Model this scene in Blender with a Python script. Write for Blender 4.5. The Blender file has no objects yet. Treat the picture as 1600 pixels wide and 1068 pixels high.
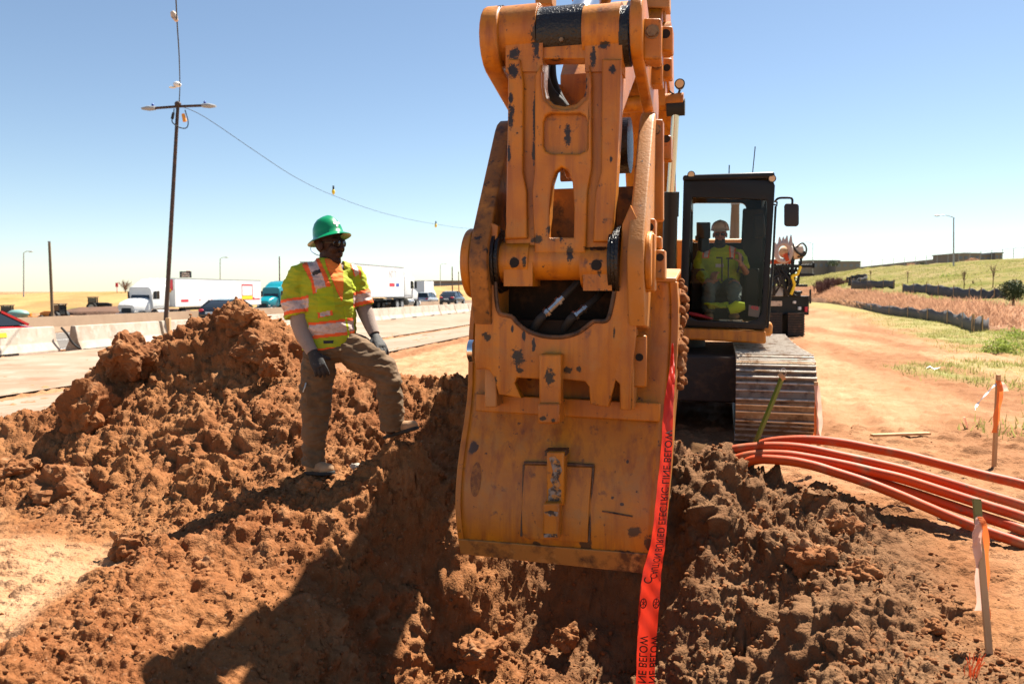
import bpy, bmesh, math, random
import numpy as np
from mathutils import Vector, Matrix, Quaternion
from mathutils.bvhtree import BVHTree
random.seed(7); RNG = np.random.default_rng(11)
S = bpy.context.scene; COL = S.collection
R_ = math.radians
# ------------------------------------------------------------------ camera
CAMZ = 1.55; FPX = 1244.0; PITCH = math.atan(79/1244)
cam = bpy.data.cameras.new('camera'); camo = bpy.data.objects.new('camera', cam); COL.objects.link(camo)
camo.location = (0, 0, CAMZ); camo.rotation_euler = (math.pi/2 - PITCH, 0, 0)
cam.sensor_width = 36; cam.lens = 36*FPX/1600; cam.clip_start = .05; cam.clip_end = 9000
cam.dof.use_dof = True; cam.dof.focus_distance = 5.0; cam.dof.aperture_fstop = 3.5
S.camera = camo
# ------------------------------------------------------------------ light
SUN_EL = R_(57.5); SUN_AZ = math.atan2(.68, .73)      # azimuth from +Y towards +X
world = bpy.data.worlds.new('World'); S.world = world; world.use_nodes = True
wn = world.node_tree; bg = wn.nodes['Background']
sky = wn.nodes.new('ShaderNodeTexSky'); sky.sky_type = 'NISHITA'; sky.sun_disc = False
sky.sun_elevation = SUN_EL; sky.sun_rotation = SUN_AZ; sky.altitude = 1600
sky.air_density = 1.0; sky.dust_density = .7; sky.ozone_density = .35
tint = wn.nodes.new('ShaderNodeMix'); tint.data_type = 'RGBA'; tint.blend_type = 'MULTIPLY'; tint.inputs[0].default_value = 1; tint.inputs[7].default_value = (1.04, 1.05, 1.02, 1); wn.links.new(sky.outputs[0], tint.inputs[6]); wn.links.new(tint.outputs[2], bg.inputs[0]); bg.inputs[1].default_value = .050
sl = bpy.data.lights.new('sun', 'SUN'); sl.energy = 5.0; sl.angle = R_(.53); sl.color = (1, .93, .82)
so = bpy.data.objects.new('sun', sl); COL.objects.link(so)
LDIR = Vector((-math.sin(SUN_AZ)*math.cos(SUN_EL), -math.cos(SUN_AZ)*math.cos(SUN_EL), -math.sin(SUN_EL)))
so.rotation_euler = LDIR.to_track_quat('-Z', 'Y').to_euler(); so.location = (8, 6, 14)
S.view_settings.view_transform = 'Standard'; S.view_settings.look = 'None'
S.view_settings.exposure = 1.555; S.view_settings.gamma = 1
S.cycles.max_bounces = 6; S.cycles.diffuse_bounces = 1
# ------------------------------------------------------------------ picture -> world
def ray(px, py):
    a = (px-800)/FPX; b = (534-py)/FPX
    return np.array([a, math.cos(PITCH)+b*math.sin(PITCH), -math.sin(PITCH)+b*math.cos(PITCH)])
def P(px, py, Y):
    r = ray(px, py); return Vector(r*(Y/r[1])) + Vector((0, 0, CAMZ))
def G(px, py, z=0.0):
    r = ray(px, py); return Vector(r*((z-CAMZ)/r[2])) + Vector((0, 0, CAMZ))
# excavator frame
PSI = R_(15); EB = np.array([math.sin(PSI), math.cos(PSI), 0]); ER = np.array([math.cos(PSI), -math.sin(PSI), 0])
B0 = np.array([.31, 4.5, 0]); D0 = 5.9
E0 = B0 + EB*D0
def Q(px, py, d):
    """a pixel on the plane d metres behind the bucket -> excavator local point"""
    r = ray(px, py); s = (d + EB@B0)/(EB@r); p = r*s
    return Vector((ER@(p-B0), d-D0, CAMZ + p[2]))
def EW(u, d, z):
    p = B0 + ER*u + EB*d; return Vector((p[0], p[1], z))
# ------------------------------------------------------------------ materials
def mat(name, col, rough=.6, metal=0, mixes=(), bump=0, bscale=30, spec=.5, bdetail=6, coat=0, emit=None):
    m = bpy.data.materials.new(name); m.use_nodes = True; n = m.node_tree; L = n.links
    b = n.nodes['Principled BSDF']; b.inputs['Roughness'].default_value = rough; b.inputs['Metallic'].default_value = metal
    b.inputs['Specular IOR Level'].default_value = spec
    if coat: b.inputs['Coat Weight'].default_value = coat; b.inputs['Coat Roughness'].default_value = .1
    tc = n.nodes.new('ShaderNodeTexCoord')
    cur = None
    def rgba(c): return (c[0], c[1], c[2], 1)
    base = n.nodes.new('ShaderNodeRGB'); base.outputs[0].default_value = rgba(col); cur = base.outputs[0]
    for (c2, scale, lo, hi, *rest) in mixes:
        nz = n.nodes.new('ShaderNodeTexNoise'); nz.inputs['Scale'].default_value = scale
        nz.inputs['Detail'].default_value = 9; nz.inputs['Roughness'].default_value = .62
        vec = tc.outputs['Object']
        if rest and rest[0]:
            mp = n.nodes.new('ShaderNodeMapping'); mp.inputs['Scale'].default_value = rest[0]; L.new(vec, mp.inputs[0]); vec = mp.outputs[0]
        mp2 = n.nodes.new('ShaderNodeVectorMath'); mp2.operation = 'ADD'; mp2.inputs[1].default_value = (scale*1.7, scale*.3, 5.1)
        L.new(vec, mp2.inputs[0]); L.new(mp2.outputs[0], nz.inputs['Vector'])
        rp = n.nodes.new('ShaderNodeMapRange'); rp.inputs[1].default_value = lo; rp.inputs[2].default_value = hi
        L.new(nz.outputs[0], rp.inputs[0])
        mx = n.nodes.new('ShaderNodeMix'); mx.data_type = 'RGBA'
        L.new(rp.outputs[0], mx.inputs[0]); L.new(cur, mx.inputs[6]); mx.inputs[7].default_value = rgba(c2)
        cur = mx.outputs[2]
    L.new(cur, b.inputs['Base Color'])
    if bump:
        nz = n.nodes.new('ShaderNodeTexNoise'); nz.inputs['Scale'].default_value = bscale; nz.inputs['Detail'].default_value = bdetail
        L.new(tc.outputs['Object'], nz.inputs['Vector'])
        bp = n.nodes.new('ShaderNodeBump'); bp.inputs['Strength'].default_value = 1; bp.inputs['Distance'].default_value = bump
        L.new(nz.outputs[0], bp.inputs['Height']); L.new(bp.outputs[0], b.inputs['Normal'])
    if emit:
        b.inputs['Emission Color'].default_value = rgba(emit); b.inputs['Emission Strength'].default_value = 1
    return m
def add_spots(m, spots, col, rough=.4, nscale=34, namp=1.5):
    """blotches of another substance at given places of the object's own space: (centre, (rx, ry, rz))"""
    n = m.node_tree; L = n.links; b = n.nodes['Principled BSDF']; cur = b.inputs['Base Color'].links[0].from_socket
    tc = n.nodes.new('ShaderNodeTexCoord'); nz = n.nodes.new('ShaderNodeTexNoise'); nz.inputs['Scale'].default_value = nscale; nz.inputs['Detail'].default_value = 8; nz.inputs['Roughness'].default_value = .7
    L.new(tc.outputs['Object'], nz.inputs['Vector']); acc = None
    for c, r in spots:
        a = n.nodes.new('ShaderNodeVectorMath'); a.operation = 'SUBTRACT'; L.new(tc.outputs['Object'], a.inputs[0]); a.inputs[1].default_value = c
        d = n.nodes.new('ShaderNodeVectorMath'); d.operation = 'DIVIDE'; L.new(a.outputs[0], d.inputs[0]); d.inputs[1].default_value = r
        l = n.nodes.new('ShaderNodeVectorMath'); l.operation = 'LENGTH'; L.new(d.outputs[0], l.inputs[0])
        if acc is None: acc = l.outputs['Value']
        else:
            q = n.nodes.new('ShaderNodeMath'); q.operation = 'MINIMUM'; L.new(acc, q.inputs[0]); L.new(l.outputs['Value'], q.inputs[1]); acc = q.outputs[0]
    q = n.nodes.new('ShaderNodeMath'); q.operation = 'MULTIPLY_ADD'; L.new(nz.outputs[0], q.inputs[0]); q.inputs[1].default_value = namp*2; L.new(acc, q.inputs[2])
    r = n.nodes.new('ShaderNodeMapRange'); r.inputs[1].default_value = 1+namp*1.0; r.inputs[2].default_value = 1+namp*.80; L.new(q.outputs[0], r.inputs[0])
    mx = n.nodes.new('ShaderNodeMix'); mx.data_type = 'RGBA'; L.new(r.outputs[0], mx.inputs[0]); L.new(cur, mx.inputs[6]); mx.inputs[7].default_value = (*col, 1); L.new(mx.outputs[2], b.inputs['Base Color'])
    return m
def glass_mat(name, tint=(.9, .95, .95), fac=.12):
    m = bpy.data.materials.new(name); m.use_nodes = True; n = m.node_tree; n.nodes.clear()
    o = n.nodes.new('ShaderNodeOutputMaterial'); t = n.nodes.new('ShaderNodeBsdfTransparent'); g = n.nodes.new('ShaderNodeBsdfGlossy')
    t.inputs[0].default_value = (*tint, 1); g.inputs['Roughness'].default_value = .02
    lw = n.nodes.new('ShaderNodeFresnel'); lw.inputs[0].default_value = 1.45; mx = n.nodes.new('ShaderNodeMixShader')
    k = n.nodes.new('ShaderNodeMath'); k.operation = 'MULTIPLY'; k.inputs[1].default_value = .45; n.links.new(lw.outputs[0], k.inputs[0]); n.links.new(k.outputs[0], mx.inputs[0]); n.links.new(t.outputs[0], mx.inputs[1]); n.links.new(g.outputs[0], mx.inputs[2]); n.links.new(mx.outputs[0], o.inputs[0])
    return m
M = {}
YM = [((.42, .130, .010), 2.2, .42, .62), ((.42, .18, .035), 6, .52, .70), ((.30, .085, .012), 2.4, .46, .72, (7, 7, .6)), ((.16, .06, .02), 11, .62, .72), ((.05, .025, .012), 26, .645, .70), ((.035, .02, .012), 6.5, .675, .70)]
def yellow(name): return mat(name, (.56, .190, .006), .42, 0, YM, bump=.0012, bscale=60)
M['yellow'] = yellow('worn_yellow_paint')
M['yellow_dusty'] = mat('dusty_yellow_paint', (.47, .175, .02), .55, 0, [((.46, .22, .08), 3, .4, .65), ((.06, .03, .015), 22, .63, .68), ((.05, .025, .015), 9, .66, .7)], bump=.0015, bscale=70)
M['grimy'] = mat('grimy_yellow_paint', (.26, .095, .012), .55, 0, [((.46, .17, .02), 5, .50, .66), ((.07, .03, .012), 8, .5, .66), ((.02, .012, .008), 14, .58, .68)], bump=.002, bscale=50)
M['yellow_far'] = mat('yellow_machine_paint', (.62, .22, .02), .45, 0, [((.45, .2, .06), 4, .5, .7)])
M['steel_dark'] = mat('dark_worn_steel', (.10, .055, .03), .55, .3, [((.25, .11, .04), 9, .5, .66), ((.03, .02, .015), 20, .5, .7)], bump=.002, bscale=50)
M['grease'] = mat('black_grease', (.012, .009, .007), .32, 0, [((.05, .03, .02), 20, .6, .7)], bump=.008, bscale=60)
M['hole'] = mat('dark_recess', (.012, .008, .006), .8)
M['black'] = mat('black_paint', (.009, .009, .010), .4, 0, [((.03, .02, .014), 6, .6, .75)], spec=.3)
M['black_plastic'] = mat('black_plastic', (.02, .02, .021), .55)
M['rubber'] = mat('black_rubber', (.018, .017, .016), .75, bump=.002, bscale=80)
M['chrome'] = mat('polished_rod', (.78, .77, .75), .16, 1)
M['chrome_warm'] = mat('polished_rod_dusty', (.72, .60, .46), .22, 1)
M['steel'] = mat('bright_steel', (.55, .53, .5), .35, 1, [((.25, .2, .16), 8, .5, .7)])
M['bolt'] = mat('bolt_steel', (.30, .17, .08), .45, .6, [((.1, .05, .03), 30, .5, .7)])
M['shoe'] = mat('track_steel', (.21, .155, .11), .40, .35, [((.20, .105, .055), 5, .45, .66), ((.07, .04, .025), 9, .50, .66), ((.34, .29, .24), 3, .55, .7)], bump=.003, bscale=40)
M['grouser'] = mat('polished_grouser_steel', (.50, .44, .37), .34, .6, [((.22, .13, .07), 8, .50, .66)]); M['cavity'] = mat('dark_brown_recess', (.022, .012, .007), .75, 0, [((.07, .03, .012), 9, .52, .68)], spec=.2)
M['under'] = mat('undercarriage_black', (.03, .02, .015), .7, 0, [((.14, .07, .035), 4, .5, .7)], bump=.01, bscale=15)
M['glass'] = glass_mat('clear_glass', (.96, .98, .98)); M['glass_shade'] = glass_mat('shade_tinted_glass', (.78, .80, .75))  # windscreen tint puts the shade inside the cab into the glass colour
M['glass_dark'] = mat('dark_car_glass', (.015, .018, .02), .06, 0, spec=.8)
M['lamp_glass'] = mat('lamp_lens', (.75, .5, .25), .2, 0)
M['white'] = mat('white_paint', (.80, .79, .76), .35, 0, [((.62, .58, .52), .8, .5, .8)])
M['trailer_white'] = mat('white_trailer_panel', (.82, .81, .78), .4, 0, [((.70, .67, .62), .5, .45, .8)])
M['tank'] = mat('pale_teal_tank', (.16, .30, .27), .5); M['teal'] = mat('teal_truck_paint', (.0, .22, .27), .25, 0, coat=.6)
M['red_paint'] = mat('red_car_paint', (.55, .015, .02), .22, 0, coat=.8)
M['black_car'] = mat('black_car_paint', (.01, .012, .016), .18, 0, coat=.8)
M['dark_car'] = mat('dark_grey_car_paint', (.025, .03, .04), .25, 0, coat=.8)
M['silver'] = mat('silver_car_paint', (.5, .5, .5), .3, .5, coat=.5)
M['red_sign'] = mat('red_print', (.60, .03, .05), .5)
M['orange_sign'] = mat('orange_print', (.85, .32, .03), .5)
M['yellow_sign'] = mat('yellow_print', (.9, .62, .02), .5)
M['blue_sign'] = mat('blue_print', (.03, .08, .35), .5)
M['concrete'] = mat('pale_concrete', (.42, .36, .29), .85, 0, [((.30, .22, .155), .9, .45, .7), ((.48, .43, .36), 5, .5, .7), ((.22, .16, .11), 2.2, .6, .72, (1, 1, .15))], bump=.004, bscale=30)
M['concrete_tan'] = mat('tan_concrete', (.30, .195, .12), .85, 0, [((.24, .15, .09), .8, .45, .7)], bump=.004, bscale=20)
M['metal_brown'] = mat('brown_steel_pole', (.06, .035, .025), .5, .3, [((.14, .06, .03), 6, .5, .7)])
M['galv'] = mat('galvanised_steel', (.36, .36, .36), .5, .5)
M['wood'] = mat('stake_wood', (.55, .34, .17), .8, 0, [((.38, .21, .09), 8, .45, .7, (1, 1, .08))], bump=.001, bscale=60)
M['pole_wood'] = mat('old_pole_wood', (.24, .15, .08), .9, 0, [((.14, .08, .04), 6, .45, .7, (1, 1, .05))], bump=.004, bscale=20)
M['orange_pipe'] = mat('orange_conduit_plastic', (.50, .066, .006), .55, 0, [((.44, .048, .006), 3, .4, .6), ((.36, .12, .05), 5, .52, .66), ((.16, .08, .04), 9, .60, .70)], bump=.0006, bscale=60, spec=.3)
M['black_fabric'] = mat('black_silt_fabric', (.045, .045, .05), .8, 0, [((.10, .08, .07), .8, .5, .7)], bump=.01, bscale=3)
M['grey_wall'] = mat('far_grey_wall', (.22, .18, .155), .9, 0, [((.17, .14, .12), .06, .4, .7)])
M['tan_wall'] = mat('far_tan_wall', (.29, .225, .18), .9, 0, [((.23, .18, .14), .1, .4, .7)])
M['roof_grey'] = mat('far_roof', (.22, .21, .22), .8)
# ------------------------------------------------------------------ mesh builder
class MB:
    def __init__(s): s.v = []; s.f = []; s.mi = []
    def add(s, vs, fs, mi=0):
        o = len(s.v); s.v += [Vector(x) for x in vs]; s.f += [[i+o for i in f] for f in fs]; s.mi += [mi]*len(fs)
    def box(s, c, d, rot=None, mi=0, taper=1.0):
        c = Vector(c); vs = []
        for z in (-1, 1):
            for y in (-1, 1):
                for x in (-1, 1):
                    k = taper if z > 0 else 1
                    p = Vector((x*d[0]/2*k, y*d[1]/2*k, z*d[2]/2))
                    if rot is not None: p = rot @ p
                    vs.append(c+p)
        s.add(vs, [(0,2,3,1),(4,5,7,6),(0,1,5,4),(2,6,7,3),(0,4,6,2),(1,3,7,5)], mi)
    def bar(s, a, b, w, h=None, mi=0):
        a = Vector(a); b = Vector(b); h = h or w
        q = (b-a).to_track_quat('Z', 'Y').to_matrix()
        s.box((a+b)/2, (w, h, (b-a).length), q, mi)
    def cyl(s, a, b, r0, r1=None, n=20, caps=True, mi=0):
        a = Vector(a); b = Vector(b); r1 = r0 if r1 is None else r1
        q = (b-a).to_track_quat('Z', 'Y').to_matrix(); vs = []
        for k in range(n):
            t = 2*math.pi*k/n; e = q @ Vector((math.cos(t), math.sin(t), 0)); vs.append(a+e*r0); vs.append(b+e*r1)
        fs = [(2*k, 2*((k+1) % n), 2*((k+1) % n)+1, 2*k+1) for k in range(n)]
        if caps: fs += [tuple(2*k for k in range(n))[::-1], tuple(2*k+1 for k in range(n))]
        s.add(vs, fs, mi)
    def tube(s, pts, r, n=8, mi=0, caps=True):
        pts = [Vector(p) for p in pts]; m = len(pts); rr = r if hasattr(r, '__len__') else [r]*m; vs = []; up = None
        for i, p in enumerate(pts):
            t = (pts[min(i+1, m-1)]-pts[max(i-1, 0)]).normalized()
            if up is None: up = Vector((0, 0, 1)) if abs(t.z) < .9 else Vector((0, 1, 0))
            sd = t.cross(up).normalized(); up = sd.cross(t).normalized()
            for k in range(n):
                a = 2*math.pi*k/n; vs.append(p+(sd*math.cos(a)+up*math.sin(a))*rr[i])
        fs = [(i*n+k, i*n+(k+1) % n, (i+1)*n+(k+1) % n, (i+1)*n+k) for i in range(m-1) for k in range(n)]
        if caps: fs += [tuple(range(n))[::-1], tuple((m-1)*n+k for k in range(n))]
        s.add(vs, fs, mi)
    def loft(s, rings, caps=True, mi=0):
        n = len(rings[0]); m = len(rings); vs = [v for r in rings for v in r]
        fs = [(i*n+k, i*n+(k+1) % n, (i+1)*n+(k+1) % n, (i+1)*n+k) for i in range(m-1) for k in range(n)]
        if caps: fs += [tuple(range(n))[::-1], tuple((m-1)*n+k for k in range(n))]
        s.add(vs, fs, mi)
    def limb(s, secs, n=24, mi=0, front=None, sup=2.0):
        """secs: (centre, half-width, half-depth); front = depth direction"""
        cs = [Vector(c[0]) for c in secs]; rings = []; m = len(secs)
        for i, (c, a, b) in enumerate(secs):
            t = (cs[min(i+1, m-1)]-cs[max(i-1, 0)]).normalized()
            f = Vector(front) if front is not None else Vector((0, -1, 0))
            sd = t.cross(f)
            if sd.length < .05: sd = t.cross(Vector((1, 0, 0)))
            sd.normalize(); f = sd.cross(t).normalized(); rg = []
            for k in range(n):
                th = 2*math.pi*k/n; cx = math.cos(th); sx = math.sin(th)
                cx = math.copysign(abs(cx)**(2/sup), cx); sx = math.copysign(abs(sx)**(2/sup), sx)
                rg.append(Vector(c)+sd*cx*a+f*sx*b)
            rings.append(rg)
        s.loft(rings, True, mi)
    def ell(s, c, r, rot=None, n=20, m=12, mi=0):
        c = Vector(c); rings = []
        for i in range(m+1):
            ph = -math.pi/2 + math.pi*i/m; rg = []
            k0 = max(math.cos(ph), .001)
            for k in range(n):
                t = 2*math.pi*k/n; p = Vector((r[0]*k0*math.cos(t), r[1]*k0*math.sin(t), r[2]*math.sin(ph)))
                if rot is not None: p = rot @ p
                rg.append(c+p)
            rings.append(rg)
        s.loft(rings, True, mi)
    def grid(s, rows, mi=0, both=False):
        n = len(rows[0]); m = len(rows); vs = [v for r in rows for v in r]
        s.add(vs, [(i*n+k, i*n+k+1, (i+1)*n+k+1, (i+1)*n+k) for i in range(m-1) for k in range(n-1)], mi)
    def poly(s, pts, n_dir, thick, mi=0, holes=(), bevel=0):
        """flat outline (3-D points in one plane) given thickness along n_dir; holes cut through"""
        pts = [Vector(p) for p in pts]; nd = Vector(n_dir).normalized(); o = pts[0]
        ax = (pts[1]-pts[0]); ax = (ax-nd*ax.dot(nd)).normalized(); ay = nd.cross(ax)
        cu = bpy.data.curves.new('t', 'CURVE'); cu.dimensions = '2D'; cu.fill_mode = 'BOTH'
        cu.extrude = max(thick/2-bevel, .0005); cu.bevel_depth = bevel; cu.bevel_resolution = 2; cu.offset = -bevel
        for loop in [pts]+[[Vector(q) for q in h] for h in holes]:
            sp = cu.splines.new('POLY'); sp.points.add(len(loop)-1); sp.use_cyclic_u = True
            for i, p in enumerate(loop):
                d = p-o; sp.points[i].co = (d.dot(ax), d.dot(ay), 0, 1)
        ob = bpy.data.objects.new('t', cu); me = ob.to_mesh()
        mm = Matrix((ax, ay, nd)).transposed()
        s.add([o+mm @ v.co + nd*(thick/2) for v in me.vertices], [list(p.vertices) for p in me.polygons], mi)
        ob.to_mesh_clear(); bpy.data.objects.remove(ob); bpy.data.curves.remove(cu)
    def mesh(s, name, xf=None):
        me = bpy.data.meshes.new(name); vs = [tuple(xf @ v) for v in s.v] if xf is not None else [tuple(v) for v in s.v]
        me.from_pydata(vs, [], s.f); me.polygons.foreach_set('material_index', s.mi); me.update(); return me
WM = {}
def wm(o):
    return WM.get(o.name, Matrix.Identity(4))
def split_parts(name, mb, m, parent=None, **k):
    """one object for each separate piece of the builder (pieces that touch stay together)"""
    n = len(mb.v); root = list(range(n))
    def find(i):
        while root[i] != i: root[i] = root[root[i]]; i = root[i]
        return i
    for f in mb.f:
        a = find(f[0])
        for j in f[1:]: root[find(j)] = a
    comps = {}
    for i, f in enumerate(mb.f): comps.setdefault(find(f[0]), []).append(i)
    groups = []
    for c, fi in comps.items():
        ids = {j for i in fi for j in mb.f[i]}; lo = Vector([min(mb.v[j][a] for j in ids)-.003 for a in range(3)]); hi = Vector([max(mb.v[j][a] for j in ids)+.003 for a in range(3)])
        hit = [g for g in groups if all(g[0][a] <= hi[a] and lo[a] <= g[1][a] for a in range(3))]
        for g in hit:
            groups.remove(g); lo = Vector([min(lo[a], g[0][a]) for a in range(3)]); hi = Vector([max(hi[a], g[1][a]) for a in range(3)]); fi = fi+g[2]
        groups.append((lo, hi, fi))
    out = []
    for lo, hi, fi in groups:
        b = MB(); mp = {}
        for i in fi:
            f = []
            for j in mb.f[i]:
                if j not in mp: mp[j] = len(b.v); b.v.append(mb.v[j])
                f.append(mp[j])
            b.f.append(f); b.mi.append(mb.mi[i])
        out.append(part(name, b, m, parent, **k))
    return out
def part(name, mb, m, parent=None, world=False, smooth=True, bevel=0, angle=40, sub=0, recalc=True, weld=True):
    """link ONE mesh object; world=True: the vertices are in world space and are moved into the parent's space"""
    xf = wm(parent).inverted() if (world and parent is not None) else None
    me = mb.mesh(name, xf) if isinstance(mb, MB) else mb
    ms = m if isinstance(m, (list, tuple)) else [m]
    for x in ms: me.materials.append(M[x] if isinstance(x, str) else x)
    if recalc or weld:
        b = bmesh.new(); b.from_mesh(me)
        if weld: bmesh.ops.remove_doubles(b, verts=b.verts, dist=1e-5)
        if recalc: bmesh.ops.recalc_face_normals(b, faces=b.faces)
        b.to_mesh(me); b.free()
    o = bpy.data.objects.new(name, me); COL.objects.link(o)
    if parent is not None: o.parent = parent
    WM[o.name] = wm(parent).copy() if parent is not None else Matrix.Identity(4)
    if smooth:
        me.polygons.foreach_set('use_smooth', [True]*len(me.polygons)); me.set_sharp_from_angle(angle=R_(angle))
    if bevel:
        bv = o.modifiers.new('Bevel', 'BEVEL'); bv.width = bevel; bv.segments = 2; bv.limit_method = 'ANGLE'; bv.angle_limit = R_(40)
    if sub:
        sb = o.modifiers.new('Subdivision', 'SUBSURF'); sb.levels = sub; sb.render_levels = sub
    return o
def thing(name, label, cat, loc=(0, 0, 0), rotz=0, group=None):
    o = bpy.data.objects.new(name, None); COL.objects.link(o); o.location = loc; o.rotation_euler = (0, 0, rotz); o.empty_display_size = .2
    tag(o, label, cat, group); WM[o.name] = Matrix.Translation(loc) @ Matrix.Rotation(rotz, 4, 'Z'); return o
def tag(o, label, cat, group=None):
    o['label'] = label; o['category'] = cat
    if group: o['group'] = group
    return o
def solo(name, mb, m, label, cat, group=None, **k):
    """a thing that is one mesh; origin moved to its base"""
    o = part(name, mb, m, **k); tag(o, label, cat, group)
    me = o.data; n = len(me.vertices); co = np.empty(n*3); me.vertices.foreach_get('co', co); co = co.reshape(-1, 3)
    c = (co.min(0)+co.max(0))/2; c[2] = co[:, 2].min(); co -= c; me.vertices.foreach_set('co', co.ravel()); o.location = c; me.update()
    return o
def struct(o, kind='structure'):
    o['kind'] = kind; return o
def dup(root, loc, rotz, label=None, group=None, scale=None):
    r = root.copy(); COL.objects.link(r); r.location = loc; r.rotation_euler = (0, 0, rotz)
    if label: r['label'] = label
    if group: r['group'] = group
    if scale: r.scale = (scale,)*3
    for ch in list(root.children):
        c = ch.copy(); COL.objects.link(c); c.parent = r
        for g in list(ch.children):
            d = g.copy(); COL.objects.link(d); d.parent = c
    return r
def spline(pts, n=8, closed=False):
    """Catmull-Rom through the points"""
    pts = [Vector(p) for p in pts]; m = len(pts); out = []
    for i in range(m if closed else m-1):
        if closed: a, b, c, d = pts[(i-1) % m], pts[i], pts[(i+1) % m], pts[(i+2) % m]
        else: a, b, c, d = pts[max(i-1, 0)], pts[i], pts[i+1], pts[min(i+2, m-1)]
        for k in range(n):
            t = k/n; out.append(.5*((2*b)+(c-a)*t+(2*a-5*b+4*c-d)*t*t+(3*b-a-3*c+d)*t**3))
    if not closed: out.append(pts[-1])
    return out
def rrect(cx, cy, w, h, r, n=5):
    out = []
    for sx, sy, a0 in ((1, 1, 0), (-1, 1, 90), (-1, -1, 180), (1, -1, 270)):
        for k in range(n+1):
            a = R_(a0+90*k/n); out.append((cx+sx*(w/2-r)+r*math.cos(a), cy+sy*(h/2-r)+r*math.sin(a)))
    return out
def fold_remesh(mb, voxel, smooth_it=2, adapt=0):
    """one continuous skin from overlapping pieces"""
    me = mb.mesh('t'); b = bmesh.new(); b.from_mesh(me); bmesh.ops.recalc_face_normals(b, faces=b.faces); b.to_mesh(me); b.free()
    ob = bpy.data.objects.new('t', me); COL.objects.link(ob)
    r = ob.modifiers.new('r', 'REMESH'); r.mode = 'VOXEL'; r.voxel_size = voxel
    if smooth_it:
        q = ob.modifiers.new('s', 'SMOOTH'); q.factor = .5; q.iterations = smooth_it
    dg = bpy.context.evaluated_depsgraph_get(); out = bpy.data.meshes.new_from_object(ob.evaluated_get(dg))
    bpy.data.objects.remove(ob); out.materials.clear(); return out
def xform_mesh(me, mtx):
    me.transform(mtx); me.update(); return me
# ------------------------------------------------------------------ numpy noise
_T = RNG.random((256, 256))
def vnoise(x, y, s=0):
    x = np.asarray(x)+s*17.31; y = np.asarray(y)+s*9.77
    xi = np.floor(x).astype(int); yi = np.floor(y).astype(int); fx = x-xi; fy = y-yi
    fx = fx*fx*fx*(fx*(fx*6-15)+10); fy = fy*fy*fy*(fy*(fy*6-15)+10)
    g = lambda i, j: _T[i & 255, j & 255]
    return (g(xi, yi)*(1-fx)+g(xi+1, yi)*fx)*(1-fy)+(g(xi, yi+1)*(1-fx)+g(xi+1, yi+1)*fx)*fy
def fbm(x, y, o=5, s=0, gain=.5):
    a = 1; t = 0; n = 0
    for k in range(o):
        t = t+a*(vnoise(x, y, s+k)-.5); n += a; a *= gain; x = x*2.03; y = y*2.03
    return t/n*2
def lumps(x, y, cell, s=0, dens=1.0):
    """clod-like rounded lumps, one at most per cell, random size; height 0..1"""
    x = np.asarray(x)/cell; y = np.asarray(y)/cell; xi = np.floor(x).astype(int); yi = np.floor(y).astype(int)
    h = np.zeros_like(x)
    for di in (-1, 0, 1):
        for dj in (-1, 0, 1):
            a = (xi+di+s*37); b = (yi+dj+s*91)
            r1 = _T[a & 255, b & 255]; r2 = _T[(a+71) & 255, (b+13) & 255]; r3 = _T[(a+131) & 255, (b+57) & 255]; r4 = _T[(a+201) & 255, (b+149) & 255]
            cx = xi+di+r1; cy = yi+dj+r2; rad = .25+.6*r3*r3
            st = .7+.6*r4
            d2 = ((x-cx)*st)**2+((y-cy)/st)**2
            hh = np.sqrt(np.maximum(0, rad*rad-d2))*(r4 < dens)
            h = np.maximum(h, hh)
    return h

def vnoise3(x, y, z, s=0):
    x = np.asarray(x)+s*17.31; y = np.asarray(y)+s*9.77; z = np.asarray(z)+s*5.13
    xi = np.floor(x).astype(int); yi = np.floor(y).astype(int); zi = np.floor(z).astype(int); fx = x-xi; fy = y-yi; fz = z-zi
    fx = fx*fx*(3-2*fx); fy = fy*fy*(3-2*fy); fz = fz*fz*(3-2*fz)
    g = lambda i, j, k: _T[(i+37*k) & 255, (j+91*k) & 255]
    a = (g(xi, yi, zi)*(1-fx)+g(xi+1, yi, zi)*fx)*(1-fy)+(g(xi, yi+1, zi)*(1-fx)+g(xi+1, yi+1, zi)*fx)*fy
    b = (g(xi, yi, zi+1)*(1-fx)+g(xi+1, yi, zi+1)*fx)*(1-fy)+(g(xi, yi+1, zi+1)*(1-fx)+g(xi+1, yi+1, zi+1)*fx)*fy
    return a*(1-fz)+b*fz
def fbm3(x, y, z, o=4, s=0, gain=.5):
    a = 1; t = 0; n = 0
    for k in range(o): t = t+a*(vnoise3(x, y, z, s+k)-.5); n += a; a *= gain; x = x*2.03; y = y*2.03; z = z*2.03
    return t/n*2
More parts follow.
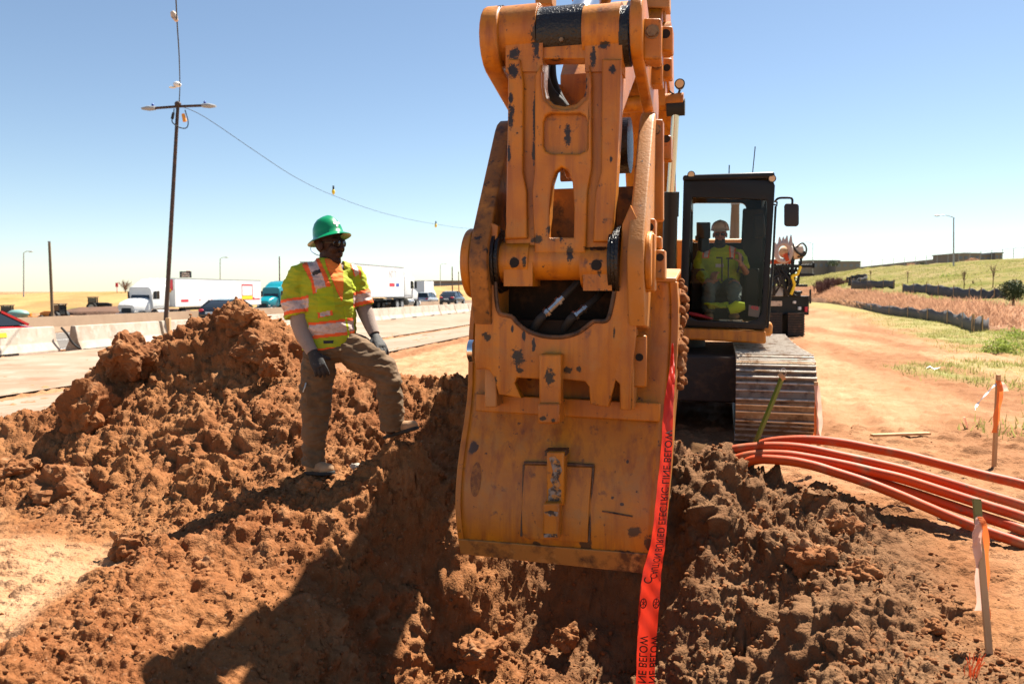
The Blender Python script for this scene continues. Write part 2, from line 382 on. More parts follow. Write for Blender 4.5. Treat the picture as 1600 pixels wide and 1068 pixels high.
def lumps3(x, y, z, cell, s=0, dens=1.0):
    """angular clods packed in 3-D: signed height, 0..1"""
    x = np.asarray(x)/cell; y = np.asarray(y)/cell; z = np.asarray(z)/cell; xi = np.floor(x).astype(int); yi = np.floor(y).astype(int); zi = np.floor(z).astype(int); h = np.zeros_like(x)
    for di in (-1, 0, 1):
        for dj in (-1, 0, 1):
            for dk in (-1, 0, 1):
                k = zi+dk; a = xi+di+s*37+37*k; b = yi+dj+s*91+91*k
                r1 = _T[a & 255, b & 255]; r2 = _T[(a+71) & 255, (b+13) & 255]; r5 = _T[(a+19) & 255, (b+211) & 255]; r3 = _T[(a+131) & 255, (b+57) & 255]; r4 = _T[(a+201) & 255, (b+149) & 255]
                dx = x-(xi+di+r1); dy = y-(yi+dj+r2); dz = z-(k+r5); rad = .30+.6*r3*r3
                c1, s1 = np.cos(r4*40), np.sin(r4*40); c2, s2 = np.cos(r1*50), np.sin(r1*50)
                ex = dx*c1-dy*s1; ey = dx*s1+dy*c1; ez = dz*c2-ey*s2; ey = ey*c2+dz*s2
                ax, ay, az = np.abs(ex), np.abs(ey)*1.1, np.abs(ez)*.95
                d = .72*np.maximum(np.maximum(ax, np.maximum(ay, az)), (ax+ay+az)*.60)+.28*np.sqrt(dx*dx+dy*dy+dz*dz)
                h = np.maximum(h, np.clip((rad-d)*2.1, 0, rad*.8+.25*ex)*(r4 < dens))
    return h
# ================================================================== SETTING: ground
H0 = np.array([-14.7, 24.4]); HD = np.array([.2145, .9767]); HN = np.array([-.9767, .2145])
def hw(n, t, z=0): p = H0+HD*t+HN*n; return Vector((p[0], p[1], z))
def hn(X, Y): return (X-H0[0])*HN[0]+(Y-H0[1])*HN[1]
def sst(x): x = np.clip(x, 0, 1); return x*x*(3-2*x)
def base_z(X, Y):
    n = hn(X, Y)
    return -.35*sst((n+13)/5)-.12*sst((n-.2)/.6)-.95*sst((n-9.9)/.8)
CP = []   # px, py, depth, roughness
for a in [  # left heap: crest then flanks
 (30,650,7.0,.7),(60,655,7.0,.8),(105,612,7.0,1),(150,562,7.1,1),(190,527,7.2,1),(235,533,7.3,1),(258,522,7.3,1),(290,514,7.3,1),(330,500,7.3,1),(352,480,7.3,1),(378,478,7.3,1),(408,500,7.2,1),
 (440,535,7.1,1),(470,562,7.0,1),(520,585,6.8,1),(560,591,6.7,1),(600,592,6.6,1),(640,590,6.6,1),(680,590,6.5,1),(722,596,6.5,1),
 (0,690,6.5,.6),(40,730,6.2,.9),(100,665,6.6,.9),(120,705,6.3,1),(200,640,6.6,1),(300,680,6.1,1),(400,700,5.8,1),(300,600,6.8,1),(400,600,6.6,1),(230,580,7.0,1),(450,650,6.1,1),(300,760,5.4,.9),(200,760,5.7,.9),(120,770,5.8,.9),
 (400,745,5.55,.9),(560,650,6.15,1),(560,715,5.65,1),(640,650,6.1,1),(700,650,6.2,1),(640,735,5.6,.8),(612,690,5.50,.5),(635,686,5.44,.5),(655,684,5.40,.6),(640,705,5.42,.7),(700,720,5.85,1),(690,790,5.4,1),
 (485,738,5.5,.6),(510,738,5.45,.6),(450,745,5.5,.6),(540,735,5.5,.9),
 (0,800,5.6,.3),(60,815,5.36,.5),(140,845,4.94,.4),(205,870,4.65,.3),(310,815,5.1,.6),(360,790,5.3,.7),
 # edge of the trench, left
 (0,1052,2.9,.9),(80,993,3.2,.9),(172,944,3.53,.9),(225,884,4.0,.9),(305,830,4.52,.9),(385,783,4.97,.9),(441,772,5.2,.9),(505,782,5.1,1),(560,800,5.0,1),(690,820,5.25,1),(720,870,5.15,1),(620,850,5.6,1),
 # its left wall
 (350,900,4.3,.55),(400,950,4.0,.52),(300,1000,3.55,.55),(200,1055,3.2,.5),(500,950,4.2,.55),(600,1000,4.75,.8),(500,1060,4.05,.8),(450,860,4.6,.5),(560,900,4.8,.8),
 # floor and the far slope under the bucket
 (700,1060,4.9,1),(850,1060,4.8,1),(1000,1060,4.8,1),(1120,1060,4.25,1),(650,900,5.1,1),(750,900,5.2,1),(850,960,5.3,1),(950,975,5.2,1),(900,900,5.6,1),(760,980,5.1,1),
 # heap right of the bucket
 (1050,722,5.6,1),(1085,717,5.65,1),(1112,718,5.65,1),(1150,735,5.6,1),(1185,752,5.5,1),(1250,776,5.3,1),(1300,800,5.1,.9),(1330,830,4.9,.8),(1372,872,4.6,.7),(1420,940,3.97,.6),(1465,1000,3.55,.5),
 (1100,790,5.15,1),(1100,870,4.8,1),(1110,960,4.5,1),(1060,830,5.2,1),(1150,800,5.15,1),(1165,870,4.85,1),(1050,760,5.4,1),(1050,940,4.75,1),
 # right wall: top edge
 (1200,792,5.15,1),(1240,850,4.75,1),(1268,940,4.0,1),(1280,1060,3.25,1),(1330,930,4.1,1),(1360,1010,3.5,1),
 ]: 
    p = P(a[0], a[1], a[2]); CP.append((p.x, p.y, p.z, a[3]))
for (x, y, z, r) in [(1.30,4.4,-.55,.8),(1.16,4.0,-.7,.8),(1.06,3.4,-.8,.8),(.95,2.8,-.8,.8),(-.6,3.2,-.75,.8),(0,3.2,-.85,.9),(.6,3.4,-.85,.9),(-.6,2.2,-.7,.8),(.3,2.2,-.8,.8),(.95,2.2,-.75,.8),(-.05,4.2,-.85,.9),(-.75,4.5,-.8,.9),(-.6,1.0,-.4,.8),(.4,1.0,-.4,.8),
    (-1.9,2.2,.05,.6),(-1.85,1.2,.02,.4),(1.25,2.4,.0,.6),(1.25,1.2,0,.4),(-1.3,2.2,-.2,.6),(-1.3,1.2,-.1,.6),
    (0,5.6,.25,1),(.5,5.5,.2,1),(0,6.6,.75,1),(.6,6.5,.6,1),(.3,7.4,.35,.8),(-.5,7.6,.3,.6),(-1.3,7.8,.3,.5),(-2.2,8.3,.5,.8),(-3.2,8.3,.5,.8),(-2.8,9.2,.05,.3),(-3.8,8.2,.2,.6),(-4.3,7.5,.15,.5),(-1.3,8.7,.0,.2),(.3,8.4,.05,.3),(1.2,6.4,.22,.8),(1.6,6.5,.05,.5),(1.3,7.2,.0,.4),(2.2,6.2,.03,.4)]:
    CP.append((x, y, z, r))
for X in np.arange(-10, 9.1, 1.0):
    for Y in np.arange(-1, 13.1, 1.0):
        if (Y >= 9.8) or X <= -5.2 or X >= 2.7 or Y < 0.2 or (Y < 4.6 and X < -2.4 and not (Y > 4 and X > -3)) or (Y > 8.9 and X > -1) or (Y > 7.4 and X > 2):
            CP.append((X, Y, 0, .12))
for a in [(0,960,.0),(70,930,.0),(110,900,.0),(150,890,.0),(0,890,.0),(60,860,.0),(130,868,.0),(0,1010,.01)]:
    p = G(a[0], a[1], a[2]); CP.append((p.x, p.y, p.z, .10))
CP = np.array(CP)
_d = np.sqrt((CP[:, None, 0]-CP[None, :, 0])**2+(CP[:, None, 1]-CP[None, :, 1])**2+.03**2)
_A = np.linalg.solve(_d+np.eye(len(CP))*-.012, CP[:, 2:4])
def rbf(X, Y):
    sh = np.shape(X); x = np.ravel(X); y = np.ravel(Y); out = np.zeros((x.size, 2))
    for i0 in range(0, x.size, 40000):
        s_ = slice(i0, i0+40000)
        out[s_] = np.sqrt((x[s_, None]-CP[None, :, 0])**2+(y[s_, None]-CP[None, :, 1])**2+.03**2) @ _A
    return out[:, 0].reshape(sh), out[:, 1].reshape(sh)
def terrain(X, Y, detail=True):
    X = np.asarray(X, float); Y = np.asarray(Y, float)
    w = sst((X+9)/3)*sst((8-X)/4)*sst((12.4-Y)/2.4)*sst((Y+.8)/1.2)
    z, r = rbf(np.clip(X, -10, 9), np.clip(Y, -1, 13)); r = np.clip(r, .1, 1)*w+.12*(1-w); z = z*w+base_z(X, Y)
    if not detail: return z, r
    rr = sst((r-.15)/.7)
    n = hn(X, Y); fl = (1-rr)
    n2 = n+.35*fbm(X*.25, Y*.25, 3, 60)
    rut = (np.sin(n2*4.1)*.5+np.sin(n2*9.7+1.3)*.5)*.022*sst(vnoise(X*.35, Y*.2, 61)*2-.5)*sst((Y-6)/3)
    crumbs = lumps(X, Y, .05, 7, .22)*.05*.5+lumps(X, Y, .022, 8, .35)*.022*.6+lumps(X, Y, .16, 9, .10)*.16*.35+lumps(X, Y, .09, 12, .16)*.09*.5
    z = z+fl*(fbm(X*1.1, Y*1.1, 5, 50)*.035*sst((Y+1)/3)+fbm(X*9, Y*9, 4, 51)*.010+rut+crumbs)+rr*fbm(X*1.9, Y*1.9, 4, 20)*.10
    return z, r
def dug(X, Y, Z, R):
    """break the dug soil up along the surface normal, in three dimensions, so that steep faces crumble too"""
    du = np.stack([np.gradient(A, axis=1) for A in (X, Y, Z)], -1); dv = np.stack([np.gradient(A, axis=0) for A in (X, Y, Z)], -1)
    N = np.cross(du, dv); N /= np.linalg.norm(N, axis=-1, keepdims=True)+1e-12; N *= np.sign(N[..., 2:3])
    rr = sst((R-.15)/.7); m = (rr > .02) & (Y > 1.2) & (Y < 12); x, y, z = X[m], Y[m], Z[m]
    wx = x+.04*fbm3(x*7, y*7, z*7, 2, 5); wy = y+.04*fbm3(x*7, y*7, z*7, 2, 9); wz = z+.04*fbm3(x*7, y*7, z*7, 2, 13)
    pa = .22+.78*sst(vnoise3(x*1.4, y*1.4, z*1.4, 44)*2.6-.95); pb = .55+.45*sst(vnoise3(x*2.3, y*2.3, z*2.3, 47)*2.4-.7)
    h = lumps3(wx, wy, wz, .30, 1, .75)*.30*.40*pa+lumps3(wx, wy, wz, .14, 2, .85)*.14*.78*pa+lumps3(wx, wy, wz, .065, 3, .9)*.065*.95*pb+lumps3(wx, wy, wz, .030, 4, .95)*.030*.95*pb+lumps3(wx, wy, wz, .016, 5, .95)*.016*.8
    h += (np.abs(fbm3(x*5, y*5, z*5, 4, 30))*-.040+fbm3(x*22, y*22, z*22, 4, 33)*.010)*(.5+.5*pa)-.02+fbm3((y-.5*x)*16, x*1.6, z*2, 3, 63)*.030*sst((-.6-x)/.5)*sst((x+2.2)/.4)*sst((5-y)/.8)
    h *= rr[m]; X = X.copy(); Y = Y.copy(); Z = Z.copy(); X[m] += N[m][:, 0]*h; Y[m] += N[m][:, 1]*h; Z[m] += N[m][:, 2]*h
    return X, Y, Z, N
def gz(x, y): return float(terrain(np.array([x]), np.array([y]), False)[0][0])
def nonuni(a, b, n): return np.linspace(a, b, n, endpoint=False)
acol = np.concatenate([np.linspace(-9, -1.1, 22, endpoint=False), np.linspace(-1.1, -.72, 40, endpoint=False), np.linspace(-.72, .72, 880, endpoint=False), np.linspace(.72, 1.1, 40, endpoint=False), np.linspace(1.1, 9, 23)])
yrow = np.concatenate([np.linspace(-14, 1.4, 20, endpoint=False), np.linspace(1.4, 2.7, 30, endpoint=False), np.geomspace(2.7, 9, 470, endpoint=False), np.geomspace(9, 34, 170, endpoint=False), np.geomspace(34, 5200, 60)])
gy = np.where(yrow > 2.7, yrow, 2.7+0*yrow)
XX = acol[None, :]*gy[:, None]; YY = np.repeat(yrow[:, None], acol.size, 1)
ZZ, RR = terrain(XX, YY); far = YY > 40
ZZ = np.where(far, base_z(XX, YY)+.0*XX, ZZ)
XG, YG, ZG, NG = dug(XX, YY, ZZ, RR)
nr, nc = XX.shape
def grid_mesh(name, X, Y, Z, attrs={}):
    nr, nc = X.shape; me = bpy.data.meshes.new(name)
    me.vertices.add(nr*nc); me.vertices.foreach_set('co', np.stack([X, Y, Z], -1).ravel())
    i = np.arange((nr-1)*nc).reshape(nr-1, nc)[:, :-1].ravel(); q = np.stack([i, i+1, i+nc+1, i+nc], -1)
    me.loops.add(q.size); me.loops.foreach_set('vertex_index', q.ravel()); me.polygons.add(len(q)); me.polygons.foreach_set('loop_start', np.arange(0, q.size, 4))
    me.update(); me.polygons.foreach_set('use_smooth', np.ones(len(q), bool))
    for k, v in attrs.items():
        at = me.attributes.new(k, 'FLOAT', 'POINT'); at.data.foreach_set('value', np.ravel(v).astype(np.float32))
    return me
# grass cover on the right-hand verge
gr = sst((XX-.42*YY+2.6*fbm(XX*.3, YY*.2, 5, 70)-1.5)/1.6)*sst((YY-7.5)/3)*(.25+.75*sst(vnoise(XX*.9, YY*.6, 71)*2.4-.6))*sst((150-YY)/60)
gr = np.maximum(gr, .9*sst((XX-.30*YY-5.5+2.5*fbm(XX*.2, YY*.12, 4, 77))/3)*sst((YY-18)/8))
# soil material
def soil_mat():
    m = mat('red_brown_soil', (0.257, 0.109, 0.041), .95, 0, [((0.195, 0.071, 0.026), 1.3, .40, .66), ((0.304, 0.145, 0.063), 3.3, .50, .72), ((0.140, 0.053, 0.019), 14, .52, .72), ((0.343, 0.188, 0.100), 40, .60, .72)], bump=.012, bscale=70, spec=.1, bdetail=12)
    n = m.node_tree; L = n.links; b = n.nodes['Principled BSDF']; cur = b.inputs['Base Color'].links[0].from_socket
    def at(nm):
        a = n.nodes.new('ShaderNodeAttribute'); a.attribute_name = nm; return a.outputs['Fac']
    def mixc(f, col, c):
        x = n.nodes.new('ShaderNodeMix'); x.data_type = 'RGBA'; L.new(f, x.inputs[0]); L.new(c, x.inputs[6])
        if isinstance(col, tuple): x.inputs[7].default_value = (*col, 1)
        else: L.new(col, x.inputs[7])
        return x.outputs[2]
    tc = n.nodes.new('ShaderNodeTexCoord')
    def noise(sc, lo, hi, c1, c2):
        z = n.nodes.new('ShaderNodeTexNoise'); z.inputs['Scale'].default_value = sc; z.inputs['Detail'].default_value = 10; z.inputs['Roughness'].default_value = .65; L.new(tc.outputs['Object'], z.inputs['Vector'])
        r = n.nodes.new('ShaderNodeValToRGB'); r.color_ramp.elements[0].position = lo; r.color_ramp.elements[1].position = hi
        r.color_ramp.elements[0].color = (*c1, 1); r.color_ramp.elements[1].color = (*c2, 1); L.new(z.outputs[0], r.inputs[0]); return r.outputs[0]
    dry = noise(2.5, .35, .7, (0.322, 0.163, 0.078), (0.442, 0.268, 0.151))
    cur = mixc(at('dry'), dry, cur)
    g = noise(1.6, .32, .66, (0.132, 0.159, 0.032), (0.327, 0.256, 0.119))
    cur = mixc(at('ruts'), noise(3, .35, .7, (0.189, 0.081, 0.034), (0.312, 0.152, 0.073)), cur)
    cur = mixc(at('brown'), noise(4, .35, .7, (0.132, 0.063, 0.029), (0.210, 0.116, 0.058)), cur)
    cur = mixc(at('grass'), g, cur)
    L.new(cur, b.inputs['Base Color']); return m
M['soil'] = soil_mat()
dry = np.clip(1-sst((RR-.14)/.28), 0, 1)*(.5+.5*sst(vnoise(XX*.5, YY*.35, 80)*1.8-.3))
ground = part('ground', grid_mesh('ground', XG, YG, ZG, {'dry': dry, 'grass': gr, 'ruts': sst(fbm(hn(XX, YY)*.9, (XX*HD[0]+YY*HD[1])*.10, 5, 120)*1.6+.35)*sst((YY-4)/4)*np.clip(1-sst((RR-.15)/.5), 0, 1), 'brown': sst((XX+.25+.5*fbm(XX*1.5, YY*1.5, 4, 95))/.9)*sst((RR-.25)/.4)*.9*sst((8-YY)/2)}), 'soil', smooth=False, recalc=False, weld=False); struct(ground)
# loose clods lying on the dug soil (uncountable)
def ico(sub):
    b = bmesh.new(); bmesh.ops.create_icosphere(b, subdivisions=sub, radius=1); v = np.array([x.co[:] for x in b.verts]); f = np.array([[x.index for x in p.verts] for p in b.faces]); b.free(); return v, f
def rockify(v, seed, amp=.28):
    rg = np.random.default_rng(seed); out = v.copy()
    for k in range(9):
        d = rg.normal(size=3); d /= np.linalg.norm(d); lim = rg.uniform(.55, .95); s = out @ d; out = out-np.outer(np.maximum(0, s-lim), d)*.85
    for k in range(5):
        d = rg.normal(size=3)*rg.uniform(2, 7); out = out*(1+amp*.16*np.sin(v @ d+rg.uniform(0, 6)))[:, None]
    return out
protos = [(rockify(ico(2)[0], i), ico(2)[1]) for i in range(10)]; protos1 = [(rockify(ico(1)[0], 50+i), ico(1)[1]) for i in range(8)]
cand = np.nonzero(((YY > 2.6) & (YY < 9.5) & (np.abs(XX/np.maximum(gy[:, None], .1)) < .74)).ravel())[0]
area = (gy[:, None]**2*np.ones_like(XX)).ravel()[cand]; wgt = area**.5*np.where(RR.ravel()[cand] > .45, np.clip(vnoise(XX.ravel()[cand]*1.7, YY.ravel()[cand]*1.7, 90)*2.2-.4, .12, 1), .035); pick = RNG.choice(cand, 20000, replace=False, p=wgt/wgt.sum())
vs = []; fs = []; off = 0
for i in pick:
    x, y, z, r = XG.flat[i], YG.flat[i], ZG.flat[i], RR.flat[i]; nn = NG.reshape(-1, 3)[i]
    s = .004+.017*RNG.random()**4.0; s = s*(1 if r > .4 else .6)
    v, f = (protos if s > .010 else protos1)[RNG.integers(8)]
    a = RNG.uniform(0, 6.28, 2); c, s_ = math.cos(a[0]), math.sin(a[0]); Rz = np.array([[c, -s_, 0], [s_, c, 0], [0, 0, 1]]); c, s_ = math.cos(a[1]), math.sin(a[1]); Rx = np.array([[1, 0, 0], [0, c, -s_], [0, s_, c]])
    vs.append((v*np.array([1, RNG.uniform(.6, 1), RNG.uniform(.5, .9)])) @ (Rz@Rx).T*s+np.array([x, y, z])+nn*s*.3); fs.append(f+off); off += len(v)
V = np.concatenate(vs); F = np.concatenate(fs); me = bpy.data.meshes.new('soil_clods')
me.vertices.add(len(V)); me.vertices.foreach_set('co', V.ravel()); me.loops.add(F.size); me.loops.foreach_set('vertex_index', F.ravel()); me.polygons.add(len(F)); me.polygons.foreach_set('loop_start', np.arange(0, F.size, 3)); me.update()
M['clod'] = mat('clod_soil', (0.242, 0.101, 0.039), .95, 0, [((0.180, 0.068, 0.026), 4, .4, .65), ((0.312, 0.170, 0.086), 9, .56, .7)], bump=.006, bscale=60, spec=.12)
clods = part('soil_clods', me, 'clod', smooth=False, recalc=False, weld=False); tag(clods, 'loose clods and crumbs of red soil strewn over the dug trench', 'soil clods'); clods['kind'] = 'stuff'
# boulders and big lumps one can point to
def boulder(name, px, py, Y, r, label, cat, seed, sc=(1, 1, .8), m='clod', sink=.3, group=None, sit=False):
    v, f = ico(5); n0 = v.copy(); v = rockify(v, seed, .35); v = v*np.array(sc); q = v*r+seed*3.1
    hh = lumps3(*(q.T), max(.05, r*.45), 3, .8)*r*.22+lumps3(*(q.T), .05, 5, .9)*.030+lumps3(*(q.T), .026, 6, .9)*.018-np.abs(fbm3(*(q.T*9), 4, seed % 40))*.05*min(1, r/.15)
    if m != 'clod': hh = fbm3(*(q.T*30), 3, 2)*r*.05
    v = v+n0*(hh/r)[:, None]
    b = MB(); b.add([tuple(x*r) for x in v], f.tolist()); o = part(name, b, m, smooth=False, recalc=False, weld=False); p = P(px, py, Y); o.location = (p.x, p.y, p.z-r*sc[2]*(sink-.5)*.0); o.rotation_euler = (0, 0, seed*.7)
    if sit: o.location.z = float(terrain(np.array([p.x]), np.array([p.y]))[0][0])+r*sc[2]*.55
    return tag(o, label, cat, group)
G_L = 'big lumps of soil on the left heap'
boulder('boulder', 200, 878, 4.55, .12, 'rounded red boulder lying alone on the flat ground at the foot of the left heap', 'boulder', 3, (1, .9, .9), sit=True)
boulder('soil_lump', 138, 655, 6.55, .27, 'largest block of soil, standing upright on the left flank of the heap', 'soil lump', 5, (.85, .9, 1.1), group=G_L)
boulder('soil_lump', 110, 765, 5.85, .23, 'wide lumpy block of soil below the upright block, at the toe of the heap', 'soil lump', 8, (1.35, 1, .75), group=G_L)
boulder('soil_lump', 15, 738, 6.1, .17, 'smooth pale soil lump at the far left end of the heap', 'soil lump', 9, (1.3, 1, .7), group=G_L)
boulder('soil_lump', 200, 560, 7.0, .25, 'dark jagged block of soil at the top left shoulder of the heap', 'soil lump', 12, (1.2, 1, .85), group=G_L)
boulder('soil_lump', 372, 505, 7.15, .17, 'crumbly lump of soil forming the peak of the heap', 'soil lump', 14, (1.1, 1, .8), group=G_L)
boulder('soil_lump', 405, 545, 6.9, .19, 'rounded soil block just below the peak of the heap', 'soil lump', 18, (1.2, 1, .8), group=G_L)
boulder('soil_lump', 420, 573, 6.6, .08, 'small round clod on the heap behind the hip of the standing worker', 'soil lump', 19, (1.2, 1, .9), group=G_L)
boulder('soil_lump', 485, 762, 5.2, .085, 'block of soil right in front of the standing worker\'s planted boot', 'soil lump', 22, (1.2, .9, .8))
boulder('rock', 322, 905, 4.25, .085, 'rock stuck out of the scraped left wall of the trench', 'rock', 25, (.8, .8, 1.2))
boulder('rock', 1270, 875, 4.6, .14, 'large rock on the right bank of the trench, above its dark wall', 'rock', 27, (1.0, .9, .8), group='rocks on the right bank')
boulder('rock', 1315, 830, 4.85, .12, 'flat slab tilted up at the top of the right bank below the orange conduits', 'rock', 31, (1.1, .6, .8), group='rocks on the right bank')
boulder('rock', 1460, 980, 3.65, .05, 'small angular stone lying apart at the edge of the right bank', 'rock', 33, (1.2, .8, .7), sit=True, group='rocks on the right bank')
boulder('rock', 1340, 900, 4.3, .095, 'pale round rock at the outer edge of the right bank, nearer than the tilted slab', 'rock', 35, (1.2, .9, .8), group='rocks on the right bank')
boulder('rock', 790, 975, 5.05, .055, 'grey brown rock on the trench slope below the bucket\'s left corner', 'rock', 36, (1.1, .8, .8), group='rocks in the trench')
boulder('rock', 745, 1020, 4.8, .115, 'broad smooth rock low in the trench, the biggest one there', 'rock', 41, (1.5, .9, .7), group='rocks in the trench')
boulder('rock', 885, 995, 5.0, .085, 'round lump of soil in the trench left of the red tape', 'rock', 44, (1, .9, .9), group='rocks in the trench')
boulder('rock', 558, 720, 5.45, .035, 'small white stone on the soil between the worker\'s boots', 'stone', 45, (1.3, .8, .8), m='concrete', sit=True)
boulder('rock', 1240, 660, 6.9, .0, 'x', 'rock', 46) if False else None
# ------------------------------------------------------------------ roads
def strip(name, n0, n1, t0, t1, z, m, nt=40, nn=2):
    b = MB(); b.grid([[hw(n0+(n1-n0)*j/nn, t, z(n0+(n1-n0)*j/nn) if callable(z) else z) for j in range(nn+1)] for t in np.linspace(t0, t1, nt)]); return struct(part(name, b, m, smooth=False))
M['pale_road'] = mat('dusty_pale_pavement', (.280, .196, .133), .9, 0, [((.231, .140, .081), .25, .42, .62, (.3, 1, 1)), ((.322, .252, .189), 1.0, .5, .7), ((.210, .112, .059), .9, .56, .72)], bump=.004, bscale=20)
M['asphalt'] = mat('worn_highway_asphalt', (.112, .098, .084), .9, 0, [((.147, .126, .105), .4, .4, .7)], bump=.003, bscale=40)
zf = lambda n: float(-.35*sst((n+13)/5))+.045
strip('side_road', -7.7, -.75, -30, 160, zf, 'pale_road', nn=6); strip('haul_road', -12.2, -8.3, -16, 160, zf, 'pale_road', nn=6)
strip('highway_near_lanes', .9, 9.0, -40, 500, -.39, 'asphalt'); strip('highway_far_lanes', 11.0, 46, -40, 500, -1.26, 'asphalt')
for n in (.95, 4.9, 8.8): strip('lane_line', n, n+.12, -40, 300, -.384, 'white')
# ------------------------------------------------------------------ hills
def ruled(name, rows, m, ncol=120, sub=10, amp=.0, fr=.1):
    """rows: lists of (px,py,Y), each a ground line seen in the photograph"""
    R3 = []
    for r in rows:
        pts = [P(*q) for q in r]; dense = spline(pts, 24); L = np.cumsum([0]+[(dense[i+1]-dense[i]).length for i in range(len(dense)-1)]); L /= L[-1]
        a = np.array([v[:] for v in dense]); u = np.linspace(0, 1, ncol); R3.append(np.stack([np.interp(u, L, a[:, k]) for k in range(3)], -1))
    out = []
    for i in range(len(R3)-1):
        for k in range(sub): t = k/sub; out.append(R3[i]*(1-t)+R3[i+1]*t)
    out.append(R3[-1]); A = np.array(out); A[0, :, 2] -= 1.5; A[:, :, 2] -= (1-sst(np.linspace(0, 1, ncol)/.07))[None, :]*4; A[1:-1, :, 2] += amp*fbm(A[1:-1, :, 0]*fr, A[1:-1, :, 1]*fr, 5, 3)
    rowf = np.repeat(np.linspace(0, 1, A.shape[0])[:, None], A.shape[1], 1)+.05*fbm(A[..., 0]*.2, A[..., 1]*.2, 4, 8)
    return struct(part(name, grid_mesh(name, A[..., 0], A[..., 1], A[..., 2], {'reed': 1-sst((rowf-.27)/.05)}), m, smooth=False, recalc=False, weld=False)), A
M['hill_grass'] = mat('spring_grass_hill', (0.149, 0.137, 0.036), 1, 0, [((0.238, 0.184, 0.083), .13, .40, .60, (1, .5, 1)), ((0.095, 0.107, 0.021), .6, .48, .66), ((0.274, 0.178, 0.095), .5, .55, .68)], bump=.12, bscale=2.5, spec=.05)
def _reed_base(m):
    n = m.node_tree; L = n.links; b = n.nodes['Principled BSDF']; cur = b.inputs['Base Color'].links[0].from_socket
    a = n.nodes.new('ShaderNodeAttribute'); a.attribute_name = 'reed'; x = n.nodes.new('ShaderNodeMix'); x.data_type = 'RGBA'; L.new(a.outputs['Fac'], x.inputs[0]); L.new(cur, x.inputs[6]); x.inputs[7].default_value = (.34, .19, .115, 1); L.new(x.outputs[2], b.inputs['Base Color'])
_reed_base(M['hill_grass'])
M['dry_grass'] = mat('dry_grass_hill', (.364, .238, .098), 1, 0, [((.280, .168, .070), .12, .42, .6, (1, .4, 1)), ((.168, .154, .049), .07, .56, .68)], bump=.15, bscale=1.5, spec=.05)
FENCE = [(1215,462,150),(1272,469,110),(1300,474,96),(1340,482,70),(1383,491,53),(1430,498,44.5),(1480,506,37.5),(1520,517,31.2)]
hillside, HA = ruled('hillside', [
  [(1100,452,260)]+[(x, y-2, Y*1.03) for x, y, Y in FENCE]+[(1640,540,27),(1900,560,26)],
  [(1100,450,300),(1215,448,210),(1280,447,135),(1340,450,95),(1400,456,72),(1470,462,56),(1570,471,46),(1680,482,41),(2000,500,40)],
  [(1100,440,420),(1200,436,330),(1265,432,260),(1345,420,180),(1450,413,140),(1600,404,115),(1750,394,105),(2100,380,100)],
  [(1100,441,620),(1200,437,520),(1265,433,420),(1345,422,300),(1450,415,240),(1600,407,200),(1750,398,190),(2100,386,190)]], 'hill_grass', 170, 14, .35, .25)
dryhill, _ = ruled('dry_grass_bank', [
  [(-700,520,98),(-200,498,100),(0,491,105),(200,486,112),(400,482,118),(640,474,135),(730,471,150),(900,469,170),(1100,467,180)],
  [(-700,470,120),(-200,466,130),(0,465,140),(110,462,145),(150,457,150),(210,455,155),(400,457,170),(600,453,190),(640,449,210),(730,446,240),(900,446,260),(1100,448,280)],
  [(-700,468,300),(-200,464,300),(0,463,320),(110,460,320),(150,456,320),(210,455,320),(400,456,330),(600,452,340),(640,449,350),(730,447,380),(900,447,400),(1100,449,420)]], 'dry_grass', 140, 10, .3, .12)
M['berm'] = mat('dark_topsoil', (.140, .066, .035), 1, 0, [((.098, .049, .028), .6, .4, .65)], bump=.1, bscale=3)
berm, _ = ruled('topsoil_berm', [
  [(88,489,100),(120,489,98),(160,489,96),(205,489,96),(260,488,98),(300,486,102)],
  [(95,487,104),(122,481,103),(160,478.5,102),(205,478,102),(250,480,104),(296,484,106)],
  [(95,487.5,112),(122,485,110),(160,484,110),(205,484,110),(250,484,110),(296,485.5,112)]], 'berm', 60, 6, .15, .5)
# ================================================================== EXCAVATOR (local axes: x = across, y = away from the viewer, z = up; bucket plane at y = -D0)
exc = thing('excavator', 'large yellow excavator with its worn bucket hanging over the trench', 'excavator', (E0[0], E0[1], 0), -PSI)
def L3(u, d, z): return Vector((u, d-D0, z))
YD = Vector((0, 1, 0)); UD = Vector((1, 0, 0))
def outl(px, d): return [Q(x, y, d) for x, y in px]
def blk(mb, x0, y0, x1, y1, d, dep, mi=0, taper=0):
    a, b, c, e = Q(x0, y0, d), Q(x1, y0, d), Q(x1, y1, d), Q(x0, y1, d); w = Vector((0, dep, 0))
    mb.add([a, b, c, e, a+w, b+w, c+w, e+w], [(0, 3, 2, 1), (4, 5, 6, 7), (0, 1, 5, 4), (1, 2, 6, 5), (2, 3, 7, 6), (3, 0, 4, 7)], mi)
def ucyl(mb, x0, x1, y, d, r, n=40, mi=0, y1=None):
    a = Q(x0, y, d); b = Q(x1, y if y1 is None else y1, d); b = Vector((b.x, a.y, a.z)); mb.cyl(a, b, r, n=n, mi=mi)
def zof(y, d): return Q(880, y, d).z
def prof(u0, u1, pts, bevel=.012, smooth_n=0):
    b = MB(); b.poly([L3(u0, d, z) for d, z in pts], UD, u1-u0, bevel=bevel); return b
def circ(c, r, n=20, a0=0, a1=360): return [(c[0]+r*math.cos(R_(a0+(a1-a0)*k/n)), c[1]+r*math.sin(R_(a0+(a1-a0)*k/n))) for k in range(n)]
